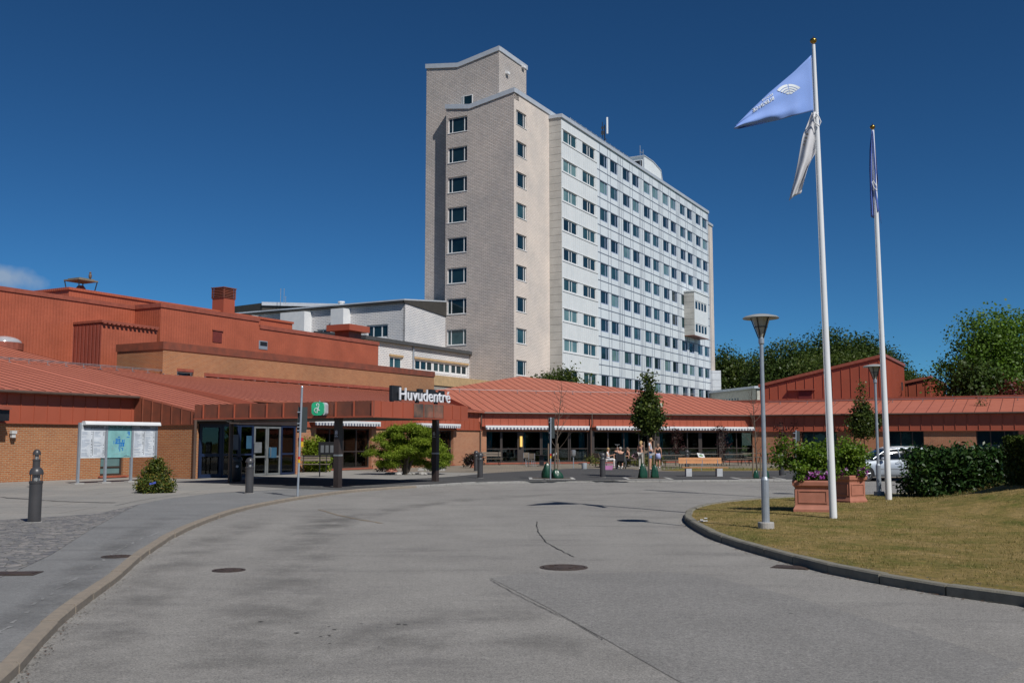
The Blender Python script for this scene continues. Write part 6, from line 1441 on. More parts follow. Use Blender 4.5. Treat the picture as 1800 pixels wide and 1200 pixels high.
# ================================================================ planters
def square_planter(label, px, py, wpx, ytop, rot, seed, acer, flowers):
    p = GL(px, py); z0 = p.z; w = wpx/F*p.y; h = at(px, ytop, p.y).z-z0
    t = thing('terracotta_planter', label, 'planter', p, 'square terracotta planters'); mb = MB()
    def ring(f, z): c, s = math.cos(rot), math.sin(rot); return [p+V((x*c-y*s)*w/2*f, (x*s+y*c)*w/2*f, z) for x, y in ((-1, -1), (1, -1), (1, 1), (-1, 1))]
    prof = [(.98, -.03), (.98, .05), (.93, .09), (.88, .14), (.88, h-.17), (.92, h-.14), (1.0, h-.11), (1.02, h-.03), (1.0, h), (.86, h), (.86, h-.08)]
    vs = [q for f, z in prof for q in ring(f, z)]; fs = []
    for i in range(len(prof)-1):
        for k in range(4): fs.append((i*4+k, i*4+(k+1) % 4, (i+1)*4+(k+1) % 4, (i+1)*4+k))
    mb.mesh(vs, fs); 
    c, s = math.cos(rot), math.sin(rot)
    for k in range(4):   # raised mouldings round a recessed field on each side
        an = rot+k*math.pi/2; n = V(math.sin(an), -math.cos(an), 0); e = V(math.cos(an), math.sin(an), 0); q = p+n*w*.44
        zz0, zz1 = .19, h-.22; W_ = w*.36
        for a, b, z_0, z_1 in ((-W_, W_, zz0, zz0+.025), (-W_, W_, zz1-.025, zz1), (-W_, -W_+.025, zz0+.026, zz1-.026), (W_-.025, W_, zz0+.026, zz1-.026)): mb.pbox(q+e*a+Z*z_0-n*.005, e*(b-a), n*.02, Z*(z_1-z_0))
    mb.build('pot', m_terra, t); mb = MB(); mb.face(ring(.86, h-.07)); mb.build('soil', M('potting_soil', (.04, .03, .02)), t)
    r = random.Random(seed)
    mb = MB()
    for (x, y, s) in acer: q = at(x, y, p.y); b0 = p+V(r.uniform(-.1, .1), r.uniform(-.1, .1), h-.05); m_ = b0.lerp(q, .5)+V(0, 0, .08); mb.path([b0, m_, q], [.014, .009, .004], 5)
    mb.build('branches', m_bark, t)
    bl = [(at(x, y, p.y).x, p.y+r.uniform(-.35, .3), at(x, y, p.y).z, s, s, s*.55) for x, y, s in acer]
    leaves('acer_foliage', bl, 4300, .062, lf_acer, t, seed, 1.15, .1, .9, clump=14)
    bl = [(p.x+dx*w*.4, p.y-w*.25+r.uniform(-.1, .2), h+z0+.06, .16, .18, .12) for dx in (-1, -.6, -.2, .2, .6, 1)]
    leaves('petunia_leaves', bl, 1500, .05, lf_maple, t, seed+1, 1.5, .2)
    mf = flowers; bl = [(at(x, y, p.y).x, p.y-w*.42, at(x, y, p.y).z, .07, .07, .05) for x, y in mf]
    leaves('petunia_blooms', bl, 26*len(mf), .045, m_pet1, t, seed+2, 1.0, .3, .3); leaves('petunia_blooms', bl[::2], 14*len(mf), .045, m_pet2, t, seed+3, 1.0, .3, .3)
    return t
m_pet1 = M('petunia_pink', (.35, .06, .26), (.22, .03, .30), 30, .7, big=0); m_pet2 = M('petunia_white_lilac', (.62, .50, .62), big=0)
square_planter('front terracotta planter with green shrub directly left of the flagpole', 1429, 897, 66, 843, -.28, 1,
  [(1378, 790, .16), (1392, 783, .14), (1403, 787, .15), (1410, 795, .2), (1400, 808, .2), (1420, 805, .22), (1440, 785, .15), (1448, 795, .2), (1455, 808, .2), (1435, 815, .25), (1415, 825, .2), (1372, 806, .12), (1362, 808, .09), (1385, 815, .15), (1465, 798, .15), (1450, 778, .08), (1395, 820, .15), (1430, 800, .2), (1376, 775, .07), (1460, 825, .2)],
  [(1417, 831), (1422, 834), (1445, 831), (1410, 838), (1428, 829), (1437, 838), (1452, 836)])
square_planter('rear terracotta planter with green shrub between the two flagpoles', 1491, 882, 46, 834.5, .57, 5,
  [(1480, 790, .2), (1490, 778, .13), (1495, 800, .25), (1506, 788, .14), (1512, 803, .17), (1470, 800, .2), (1500, 815, .22), (1480, 815, .22), (1520, 797, .12), (1515, 818, .15), (1485, 771, .08), (1465, 785, .12), (1526, 800, .08)],
  [(1503, 824), (1509, 828), (1514, 832), (1500, 831), (1480, 824), (1473, 829), (1509, 822), (1517, 828)])
def round_planter(label, px, py, wpx, ytop, yfol):
    p = G(px, py); w = wpx/F*p.y/2; h = at(px, ytop, p.y).z; t = thing('terracotta_pot', label, 'planter', p, 'tapered terracotta pots'); mb = MB()
    mb.lathe(p, [(w*.95, 0), (w*.95, .05), (w*.78, .09), (w*.70, .16), (w*.86, h-.12), (w*1.05, h-.09), (w*1.05, h-.02), (w*.98, h), (w*.85, h), (w*.85, h-.06)], 8); mb.build('pot', m_terra, t)
    z1 = at(px, yfol, p.y).z; leaves('dark_foliage', [(p.x+dx*w*1.5, p.y+dy*w, h+.02+dz, w*.6, w*.6, (z1-h)*.6) for dx, dy, dz in ((-.8, 0, -.06), (-.3, .3, .08), (.3, -.3, .08), (.8, 0, 0), (-1, -.2, -.15), (0, -.3, 0))], 1500, .10, lf_dark, t, 3, 1.6, .2, clump=9)
lf_dark = leafm('dark_plum_leaves', (.012, .010, .012), (.03, .014, .02), (.03, .045, .015), .1, .4)
round_planter('terracotta pot with near black foliage under the juniper', 688, 829, 24, 815, 802); round_planter('terracotta pot with dark trailing plant by the downpipe', 834, 822, 17, 808, 797)
# umbrella foot slab by the canopy post
p = G(759, 827); mb = MB(); mb.box(p.x, p.y, .004, 1.5, .9, .12); mb.lathe(p+V(.2, 0, .12), [(.6, 0), (.55, .04), (.12, .07), (.1, .3)], 14, 1); tag(mb.build('parasol_foot', [m_conc, m_black], org=p), 'concrete slab with a black parasol foot behind the canopy post', 'parasol foot')
# ================================================================ lamps and flagpoles
def lamp(px, py, ytop, label, ysw):
    p = GL(px, py); H_ = at(px-5 if px < 1400 else px-8, ytop, p.y).z; t = thing('street_lamp', label, 'street lamp', p, 'cone headed street lamps')
    zs = at(px, ysw, p.y).z; R_ = .062; top = p+V(-.02, 0, H_-p.z); hb = H_-.52
    mb = MB(); mb.lathe(p, [(.15, -.1), (.15, .10), (.145, .115)], 20); mb.build('footing', m_conc, t)
    mb = MB(); mb.path([p, V(p.x, p.y, zs-.03), V(p.x, p.y, zs+.03), V(p.x, p.y, hb)], [.072, .072, .043, .036], 14); mb.lathe((p.x, p.y, hb-.06), [(.04, 0), (.055, .02), (.055, .12), (.04, .14)], 12); mb.build('pole', m_galv, t)
    mb = MB(); mb.lathe((p.x, p.y, hb), [(.045, .08), (.17, .44), (.17, .445)], 20); mb.build('diffuser', m_difu, t)
    mb = MB()
    for k in range(5): an = k*1.2566+.3; mb.path([(p.x+.05*math.cos(an), p.y+.05*math.sin(an), hb+.06), (p.x+.19*math.cos(an), p.y+.19*math.sin(an), hb+.455)], .011, 5)
    mb.lathe((p.x, p.y, hb), [(.115, .262), (.125, .262), (.125, .275), (.115, .275)], 18, caps=False); mb.build('cage', m_black, t)
    mb = MB(); mb.lathe((p.x, p.y, hb), [(.05, .445), (.20, .445), (.335, .43), (.345, .44), (.30, .475), (.18, .505), (.08, .52), (.01, .525)], 28); mb.build('shade', M('lamp_shade_grey', (.33, .34, .33), rough=.45), t, smooth='auto')
m_difu = M('lamp_diffuser', (.40, .38, .31), rough=.2)
lamp(1346.5, 928, 552, 'front cone headed street lamp on the lawn left of the flagpoles', 840)
lamp(1545.5, 870, 640, 'rear cone headed street lamp beside the second flagpole', 816)
m_pole = M('flagpole_white', (.74, .75, .75), (.68, .69, .70), 1, .3, big=.06); m_gold = M('gold_ball', (.35, .22, .05), rough=.25, metal=.9)
def flagpole(pb, pt, label, r0, r1):
    p = GL(*pb); p.z -= .02; tp = at(pt[0], pt[1], p.y); t = thing('flagpole', label, 'flagpole', p, 'tall white flagpoles')
    mb = MB(); mb.path([p.lerp(tp, f) for f in (0, .25, .5, .75, 1)], [r0, r0*.93, r0*.8, (r0+r1)*.42+.008, r1], 18); mb.build('pole', m_pole, t, smooth='auto')
    mb = MB(); mb.ball(tp+Z*.09, .075, (1, 1, .85), 14, 9); mb.path([tp, tp+Z*.2], [.02, .005], 6); mb.build('gold_ball', m_gold, t, smooth=True)
    mb = MB(); s = V(-.06, -.02, 0); mb.path([tp+s-Z*.3, p.lerp(tp, .12)+s*1.3], .005, 4); mb.build('halyard', m_white, t); return p, tp
f1, f1t = flagpole((1465, 910), (1430, 79), 'front white flagpole with the blue and white flags', .078, .036)
f2, f2t = flagpole((1562.5, 878), (1534, 229), 'rear white flagpole with a limp blue flag', .085, .04)
lb = (.10, .17, .48)
m_flagb = M('flag_blue_cloth', (.19, .31, .66), (.17, .285, .62), 3, .7, big=.05); m_flagw = M('flag_white_cloth', (.66, .65, .66), (.58, .58, .6), 3, .7); m_flagm = M('flag_emblem', (.62, .66, .68), big=0)
m_flagn = M('flag_dark_blue', (.09, .16, .50), rough=.7); m_fe = M('flag_emblem_dark', (.02, .02, .025))
def cloth(name, label, rows, Y, wav, m, org, nu=26, thick=.006):
    """rows: polylines in view pixels from hoist to fly, top to bottom; wav(u,v) gives fold depth"""
    def row(v):
        x = v*(len(rows)-1); i = min(len(rows)-2, int(x)); f = x-i; return [((1-f)*a[0]+f*b[0], (1-f)*a[1]+f*b[1]) for a, b in zip(rows[i], rows[i+1])]
    vs = []; nv = 22
    for j in range(nv+1):
        R_ = row(j/nv); m_n = len(R_)-1
        for i in range(nu+1):
            u = i/nu*m_n; k = min(m_n-1, int(u)); f = u-k; px = R_[k][0]*(1-f)+R_[k+1][0]*f; py = R_[k][1]*(1-f)+R_[k+1][1]*f
            vs.append(at(px, py, Y+wav(i/nu, j/nv)))
    fs = [(j*(nu+1)+i, j*(nu+1)+i+1, (j+1)*(nu+1)+i+1, (j+1)*(nu+1)+i) for j in range(nv) for i in range(nu)]
    mb = MB(); mb.mesh(vs, fs); o = mb.build(name, m, org, smooth=True) if not isinstance(org, Vector) else mb.build(name, m, smooth=True, org=org)
    so_ = o.modifiers.new('thickness', 'SOLIDIFY'); so_.thickness = thick; return o
Y1 = f1.y; w1 = lambda u, v: -.05-u*.25+.09*u*math.sin(5.5*v+3.2*u)+.05*math.sin(11*v+5*u)*u+.025*math.sin(22*u)*v
FL = thing('blue_flag', 'light blue flag with white fan emblem flying left from the front flagpole', 'flag', at(1428, 150, Y1))
cloth('cloth', '', [[(1426, 97), (1395, 127), (1352, 163), (1318, 195), (1295, 219)], [(1427, 130), (1395, 150), (1355, 180), (1320, 204), (1292, 223)], [(1429, 168), (1398, 182), (1358, 200), (1322, 215), (1290, 227)], [(1430, 195), (1398, 203), (1370, 211), (1338, 218), (1301, 226)]], Y1, w1, m_flagb, FL)
# emblem and mirrored lettering follow the cloth
def inv_row(px, py):
    # rough (u,v) of a pixel on the flag, to find the cloth's depth
    u = max(0, min(1, (1428-px)/136)); top = 97+(219-97)*u; bot = 195+(226-195)*u; v = max(0, min(1, (py-top)/max(1, bot-top))); return u, v
def onflag(px, py, d=.007): u, v = inv_row(px, py); return at(px, py, Y1+w1(u, v)-d)
mb = MB(); apex = (1388.5, 167.5); aL, aR = math.radians(196), math.radians(297)   # fan of five bands split by spokes
for r0, r1 in ((3, 8), (9.5, 13), (14.5, 18), (19.5, 25)):
    n = 14; A0_, A1_ = math.radians(205), math.radians(318)
    for half in (0, 1):
        for k in range(n//2):
            f0 = (half*(n//2)+k+(.25 if (half and k == 0) else 0))/n; f1_ = (half*(n//2)+k+1-(.25 if (not half and k == n//2-1) else 0))/n
            a0_, a1_ = A0_+(A1_-A0_)*f0, A0_+(A1_-A0_)*f1_
            P4 = [(apex[0]+r*math.cos(a), apex[1]+r*.78*math.sin(a)) for r, a in ((r0, a0_), (r1, a0_), (r1, a1_), (r0, a1_))]
            mb.face([onflag(*q) for q in P4])
mb.build('fan_emblem', m_flagm, FL)
mb = MB()
for txt, sz, ox, oy in (('REGION', 5.4, 1359.5, 167), ('BLEKINGE', 8.8, 1361.7, 174.5)):
    vs, fs, rim = textmesh(txt, sz, .02*sz, 'LEFT', 1); an = math.radians(148.5); cx, sx_ = math.cos(an), math.sin(an)
    # mirrored: text runs down-left, glyph tops point up-left
    mb.mesh([onflag(ox+v.x*cx*1.12+v.y*-.25, oy+v.x*sx_*1.12-v.y*.93, .008) for v in vs], fs)
mb.build('lettering', m_flagm, FL)
w2 = lambda u, v: .06*math.sin(9*u+2*v)+.10*u*math.sin(3*v+1)-.04
F2 = thing('white_flag', 'pale grey flag with dark emblem hanging limp below the blue one', 'flag', at(1430, 240, Y1))
cloth('cloth', '', [[(1427, 198), (1430, 197), (1434, 197), (1437, 199)], [(1410.5, 240), (1420, 238), (1430, 240), (1436, 246)], [(1402.5, 285), (1413, 284), (1424, 280), (1433, 270)], [(1396, 318), (1404, 320), (1412, 318), (1422, 288)], [(1387, 353), (1395, 345), (1408, 340), (1413, 320)]], Y1, lambda u, v: .06*math.sin(8*u+3*v+.5)+.03*math.sin(17*u*v+1)-.02, m_flagw, F2)
mb = MB()
for k, (x, y) in enumerate(((1418, 236), (1416.5, 242.5), (1415, 249), (1413.5, 254.5))): mb.face([at(x+a, y+b, Y1-.13) for a, b in ((-2.5, -1.5), (2.8-.3*k, -2.2), (3-.5*k, 2.2), (-1.5, 1.8))])
mb.build('emblem', m_fe, F2)
mb = MB(); mb.path([at(1437, 199, Y1-.09)+V(.02, 0, 0)]+[at(x, y, Y1-.14) for x, y in ((1430, 205), (1432, 215), (1440, 222), (1443, 214), (1439, 205), (1434, 199))], .013, 6); mb.build('rope_loop', m_white, F2)
Y2 = f2.y; F3 = thing('limp_blue_flag', 'darker blue flag hanging limp against the rear flagpole', 'flag', at(1532, 300, Y2))
cloth('cloth', '', [[(1532, 229), (1533, 229), (1534, 230), (1536, 233)], [(1528.5, 262), (1532, 262), (1536, 262), (1540, 268)], [(1528, 300), (1532, 302), (1539, 300), (1544, 318)], [(1529.5, 340), (1533, 345), (1540, 335), (1542, 345)], [(1531, 381), (1536, 384), (1545, 370), (1549.5, 393)]], Y2+.02, lambda u, v: .09*math.sin(15*u+2*v), m_flagn, F3)
mb = MB(); mb.path([at(x, y, Y2-.12) for x, y in ((1533, 320), (1536, 330), (1542, 336), (1541, 328), (1535, 318), (1533, 320))], .014, 6); mb.build('rope_loop', m_white, F3)
p = G(1485, 897); mb = MB(); r = random.Random(1)
mb.pbox(V(p.x-.13, p.y, .03), V(.33, .03, 0), V(0, .05, 0), Z*.025); tag(mb.build('yellow_marker', m_yl, org=p), 'yellow strip lying on the grass at the flagpole foot', 'marker strip')
mb = MB()
for k in range(5): p = G(1236+r.uniform(-6, 8), 918+r.uniform(-3, 3)); mb.box(p.x, p.y, .05, .10, .06, .012, r.uniform(0, 3))
tag(mb.build('paper_scraps', m_white, org=G(1236, 918)), 'pale paper scraps on the lawn corner by the kerb', 'litter', kind='stuff')
# ================================================================ street furniture
def place(proto, pos, rot, lab, group=None, first=False):
    if first: proto.location = pos; proto.rotation_euler = (0, 0, rot); proto['label'] = lab; return proto
    return dup(proto, pos, rot, lab, group)
# orange slatted bench on concrete feet
p = G(1237, 837); p.z = .012; t = thing('slatted_bench', 'orange slatted bench on pale concrete feet at the kerb', 'bench', p)
L = 2.15; mb = MB()
for dx in (-.72, .72): mb.box(p.x+dx, p.y, .012, .26, .42, .36)
mb.build('foot', m_wpc := M('pale_concrete', (.55, .56, .57)), t)
mb = MB()
for k in range(4): mb.box(p.x+.05, p.y-.16+.12*k, .40, L, .10, .035)
mb.build('seat', m_woodo, t); mb = MB()
for k in range(2): mb.pbox(V(p.x-L/2-.05, p.y+.25+.03*k, .60+.145*k), V(L-.12, 0, 0), V(0, .03, 0), V(0, .03, .13))
mb.build('backrest', m_woodo, t); mb = MB()
for dx in (-.75, 0, .72): mb.path([V(p.x+dx, p.y+.2, .39), V(p.x+dx, p.y+.32, .85)], .018, 6)
mb.build('bracket', m_alu, t)
def park_bench():
    t = thing('park_bench', 'x', 'bench', (0, 0, 0), 'weathered wooden benches'); mb = MB()
    for k in range(3): mb.box(0, -.14+.14*k, .42, 1.6, .12, .035)
    mb.build('seat', m_wood, t); mb = MB()
    for k in range(2): mb.pbox(V(-.8, .26+.04*k, .60+.16*k), V(1.6, 0, 0), V(0, .03, 0), V(0, .03, .13))
    mb.build('backrest', m_wood, t)
    for dx in (-.6, .6):
        mb = MB(); mb.path([V(dx, -.2, 0), V(dx, -.18, .42), V(dx, .2, .42), V(dx, .33, .9)], .022, 6); mb.path([V(dx, .26, 0), V(dx, .2, .42)], .022, 6); mb.path([V(dx, -.25, .01), V(dx, .3, .01)], .022, 6); mb.build('leg', m_black, t)
    return t
PB = park_bench(); q = G(553, 830)
place(PB, (q.x, q.y, 0), .15, 'weathered wooden bench under the canopy by the shrub', first=True)
for (x, y, r, l) in ((863, 817, .25, 'grey wooden bench beside the brick pier and downpipe'), (1057, 821, 1.7, 'wooden bench left of the seated people'), (1110, 820, -1.5, 'bench under the seated woman in the black top')): q = G(x, y); place(PB, (q.x, q.y, 0), r, l, 'weathered wooden benches')
def picnic():
    t = thing('picnic_table', 'x', 'picnic table', (0, 0, 0), 'cafe picnic tables'); mb = MB()
    for k in range(5): mb.box(0, -.32+.16*k, .74, 2.0, .14, .04)
    mb.build('table_top', m_wood, t)
    for s in (-1, 1):
        mb = MB()
        for k in range(2): mb.box(0, s*(.70+.15*k), .44, 2.0, .13, .04)
        mb.build('bench_seat', m_wood, t)
        mb = MB(); mb.path([V(s*.75, -.78, .43), V(s*.75, -.72, 0)], .022, 6); mb.path([V(s*.75, .78, .43), V(s*.75, .72, 0)], .022, 6); mb.path([V(s*.75, -.85, .42), V(s*.75, .85, .42)], .02, 6); mb.path([V(s*.75, -.35, .01), V(s*.75, 0, .72), V(s*.75, .35, .01)], .022, 6); mb.build('leg', m_black, t)
    return t
PT = picnic(); fst = True
for x, y, r, l in ((1182, 821, .2, 'picnic table right of the woman in the pale skirt'), (1234, 817, .25, 'picnic table behind the orange bench and its white menu board'), (1225, 812, .3, 'second picnic table close to the cafe glass behind the menu board'), (1290, 818, .3, 'picnic table left of the front street lamp'), (1322, 814, .3, 'picnic table hidden behind the stakes of the bare tree'), (1368, 815, -.4, 'picnic table right of the front street lamp by the brick wall'), (1300, 811, .3, 'picnic table nearest the last cafe window')):
    q = G(x, y); place(PT, (q.x, q.y, 0), r, l, 'cafe picnic tables', fst); fst = False
def chair(x, y, rot, l):
    q = G(x, y); t = thing('garden_chair', l, 'chair', q, 'garden chairs at the dark table'); c, s = math.cos(rot), math.sin(rot); e = V(c, s, 0); n = V(-s, c, 0)
    mb = MB(); mb.pbox(q-e*.22-n*.2+Z*.42, e*.44, n*.42, Z*.03); mb.build('seat', m_wood, t); mb = MB(); mb.pbox(q-e*.22+n*.2+Z*.5, e*.44, n*.03, Z*.36); mb.build('backrest', m_wood, t)
    for i in (-1, 1): mb = MB(); mb.path([q+e*.2*i-n*.18+Z*.42, q+e*.24*i-n*.24, ], .015, 5); mb.path([q+e*.2*i+n*.2+Z*.85, q+e*.2*i+n*.2+Z*.42, q+e*.24*i+n*.26], .015, 5); mb.build('leg', m_galv, t)
chair(927, 817, .4, 'wood and steel garden chair left of the dark table'); chair(933, 820, -.3, 'nearer garden chair left of the dark table'); chair(976, 818, 2.2, 'garden chair behind the watering bag at the right of the dark table')
q = G(952, 819); t = thing('cafe_table', 'dark garden table with slatted base in front of the cafe window', 'table', q); mb = MB(); mb.box(q.x, q.y, .72, 1.05, .8, .03); mb.build('table_top', m_black, t)
mb = MB(); mb.box(q.x, q.y, .05, .3, .3, .67); 
for i in (-1, 1): mb.path([q+V(-.3, .2*i, .01), q+V(0, .1*i, .12), q+V(.3, .2*i, .01)], .02, 5)
mb.build('pedestal', m_black, t)
q = G(1008, 823); t = thing('post_box_stand', 'small round headed ashtray post in front of the cafe doors', 'ashtray', q); mb = MB(); mb.path([q, q+Z*.85], .03, 8); mb.build('post', m_galv, t); mb = MB(); mb.lathe(q+Z*.72, [(.05, 0), (.13, .06), (.15, .2), (.15, .36), (.1, .4)], 12); mb.build('head', m_alu, t)
q = G(1027, 824); t = thing('small_bin', 'low pale grey bin beside the ashtray post', 'litter bin', q); mb = MB(); mb.lathe(q, [(.15, 0), (.17, .33), (.17, .36)], 14); mb.build('body', M('bin_grey', (.36, .39, .41)), t); mb = MB(); mb.pbox(q+V(-.34, -.1, .28), V(.3, 0, 0), V(0, .2, 0), Z*.08); mb.build('lid', m_bollard, t)
q = G(1233, 827); t = thing('menu_board', 'tilted white menu board with a green picture on a thin post', 'sign', q); mb = MB(); mb.path([q, q+Z*.95], .018, 6); mb.build('post', m_galv, t)
zc = at(1231, 800.5, q.y).z; c = V(q.x, q.y, zc); ex = V(.95, -.1, -.16).normalized(); ey = V(-.28, .25, .9).normalized(); mb = MB(); mb.pbox(c-ex*.19-ey*.12, ex*.38, ey*.26, V(0, .02, 0), 0); mb.build('board', m_white, t)
mb = MB(); mb.prism([c+ex*(.12*math.cos(k*.6))*1.0+ey*(.05*math.sin(k*.6)+.01)-V(0, .006, 0) for k in range(10)], V(0, .004, 0)); mb.build('picture', M('menu_green', (.15, .35, .04)), t)
q = G(1585, 808); z0_, z1_ = at(1585, 786, 77).z, at(1585, 764, 77).z; xw = at(1585, 775, 77).x; t = thing('yellow_sign', 'tall yellow sign with a dark round emblem before the dark window behind the car', 'sign', V(xw, 75.5, 0)); mb = MB(); mb.box(xw, 75.5, 1.05, .25, .04, 1.15); mb.build('board', m_yl, t); mb = MB(); mb.path([V(xw, 75.5, 0), V(xw, 75.5, 1.1)], .03, 6); mb.build('post', m_galv, t); mb = MB(); mb.prism([V(xw+.08*math.cos(k*.6), 75.47, 1.65+.08*math.sin(k*.6)) for k in range(10)], V(0, .008, 0)); mb.build('emblem', m_black, t)
# ================================================================ silver estate car
m_paint = M('silver_car_paint', (.42, .46, .50), (.40, .44, .48), 1, .38, metal=.35, spec=.5, big=.04, coat=.35)
m_cgl = glassm('car_glass', (.008, .011, .014), .04); m_rim = M('wheel_rim', (.4, .41, .42), rough=.35, metal=.7); m_tl = M('chrome_trim', (.34, .36, .38), rough=.5, metal=.3)
p = G(1487, 846, RZ); CX, CY = p.x, p.y+.95
CAR = thing('estate_car', 'silver estate car parked facing left behind the laurel hedge', 'car', V(CX, CY, RZ))
rotc = math.radians(2); cc, cs2 = math.cos(rotc), math.sin(rotc)
def cp(x, y, z): return V(CX+x*cc-y*cs2, CY+x*cs2+y*cc, RZ+z)
def loft(secs, m=0, mb=None, cap=True):
    n = len(secs[0]); vs = [q for s in secs for q in s]; fs = []
    for i in range(len(secs)-1):
        for k in range(n-1): fs.append((i*n+k, i*n+k+1, (i+1)*n+k+1, (i+1)*n+k))
    if cap: fs += [tuple(range(n-1, -1, -1)), tuple(range((len(secs)-1)*n, len(secs)*n))]
    mb.mesh(vs, fs, m)
xs = [0, .05, .18, .45, .9, 1.3, 1.7, 2.4, 3.2, 3.9, 4.35, 4.58, 4.66]
ww = [.52, .68, .79, .86, .885, .895, .90, .90, .90, .89, .86, .80, .70]
zt = [.56, .66, .74, .82, .89, .945, .97, .985, .99, 1.0, 1.0, .98, .9]
zb = [.30, .24, .20, .19, .19, .19, .19, .19, .19, .19, .22, .28, .36]
mb = MB(); secs = []
for x, w, a, b in zip(xs, ww, zt, zb):
    h = a-b; pr = [(0, b), (w*.86, b), (w*.97, b+h*.12), (w, b+h*.42), (w*.995, b+h*.62), (w*.955, b+h*.80), (w*.93, b+h*.90), (w*.82, a-.015 if x > 1.3 else a-.03), (w*.5, a+.0), (0, a+.02)]
    secs.append([cp(x, -y, z) for y, z in pr]+[cp(x, y, z) for y, z in pr[::-1][1:]])
loft(secs, 0, mb); mb.build('body', m_paint, CAR, smooth='auto')
gx = [1.22, 1.45, 1.85, 2.2, 2.8, 3.4, 4.0, 4.3, 4.55]; gz = [.96, 1.12, 1.36, 1.415, 1.44, 1.43, 1.38, 1.25, 1.0]
def gsec(x, z, o=0): 
    b = .955; f = (z-b)/.48; wt_ = .80-.20*f; return [cp(x, -.80-o, b), cp(x, -(.80+wt_)/2-.015-o, b+(z-b)*.5), cp(x, -wt_-o, z-.04+o), cp(x, -wt_*.75, z+o), cp(x, 0, z+.02+o), cp(x, wt_*.75, z+o), cp(x, wt_+o, z-.04+o), cp(x, (.80+wt_)/2+.015+o, b+(z-b)*.5), cp(x, .80+o, b)]
mb = MB(); loft([gsec(x, z) for x, z in zip(gx, gz)], 0, mb); mb.build('windows', m_cgl, CAR, smooth='auto')
mb = MB(); rs = [gsec(x, z, .012)[2:7] for x, z in zip([1.86, 2.2, 2.8, 3.4, 4.0, 4.15], [1.365, 1.415, 1.44, 1.43, 1.38, 1.34])]; loft(rs, 0, mb, False); mb.build('roof_panel', m_paint, CAR, smooth='auto')
def gp(x, side, top):
    z = np.interp(x, gx, gz); s = gsec(x, z, .012); i = (2 if top else 0) if side < 0 else (6 if top else 8); return s[i]
mb = MB()
for sd in (-1, 1):
    mb.path([gp(1.24, sd, 0), gp(1.55, sd, 1), gp(1.88, sd, 1), gp(2.4, sd, 1), gp(3.0, sd, 1), gp(3.6, sd, 1), gp(4.1, sd, 1), gp(4.5, sd, 0)], .02, 6)
    for x in (2.42, 3.42): a, b = gp(x+.0, sd, 0), gp(x-.02, sd, 1); mb.path([a, a.lerp(b, .5)+V(0, .02*sd, 0), b], .024, 6)
    a, b = gp(4.1, sd, 0), gp(3.95, sd, 1); mb.path([a, b], .05, 6)
mb.build('pillar', m_paint, CAR)
mb = MB()
for sd in (-1, 1):
    mb.path([gp(2.0, sd, 1)+V(0, -.03*sd, .0), gp(2.2, sd, 1)+V(0, -.05*sd, .06), gp(3.0, sd, 1)+V(0, -.05*sd, .07), gp(3.8, sd, 1)+V(0, -.05*sd, .06), gp(4.0, sd, 1)+V(0, -.03*sd, 0)], .018, 6)
mb.build('roof_rail', m_tl, CAR)
mb = MB()
for sd in (-1, 1):
    mb.pbox(cp(1.35, sd*.905-.01, .52), cp(3.5, 0, 0)-cp(1.35, 0, 0), V(0, .02, 0), Z*.035)
mb.build('side_trim', m_tl, CAR)
mb = MB()
for x in (1.5, 2.42, 3.35): mb.pbox(cp(x, -.903, .27), V(.012, 0, 0), V(0, .004, 0), Z*.66)
mb.pbox(cp(1.5, -.903, .27), V(1.85, 0, 0), V(0, .004, 0), Z*.012); mb.build('door_gap', m_black, CAR)
for x in (2.2, 3.12):
    mb = MB(); mb.path([cp(x, -.885, .80), cp(x, -.93, .81), cp(x+.17, -.93, .82), cp(x+.17, -.885, .82)], .014, 6); mb.build('door_handle', m_paint, CAR)
for sd in (-1, 1):
    mb = MB(); mb.ball(cp(1.62, sd*.98, .98), .10, (1.1, .8, .62), 12, 8); mb.path([cp(1.62, sd*.84, .94), cp(1.62, sd*.95, .96)], .03, 6); mb.build('side_mirror', m_paint, CAR, smooth=True)
    mb = MB(); secs = [[cp(x, sd*(w*.55), z), cp(x, sd*(w*.99), z-.02), cp(x, sd*(w*1.0), z-.13), cp(x, sd*w*.55, z-.12)] for x, w, z in ((.06, .70, .66), (.2, .80, .73), (.42, .86, .78))]; loft(secs, 0, mb); mb.build('headlight', m_dome, CAR)
    mb = MB(); mb.pbox(cp(4.5, sd*.78-.05, .75), V(.12, 0, 0), V(0, .1, 0), Z*.35); mb.build('tail_light', m_rd, CAR)
mb = MB(); mb.pbox(cp(-.012, -.35, .42), V(.02, 0, 0), V(0, .7, 0), Z*.14); mb.build('grille', m_black, CAR)
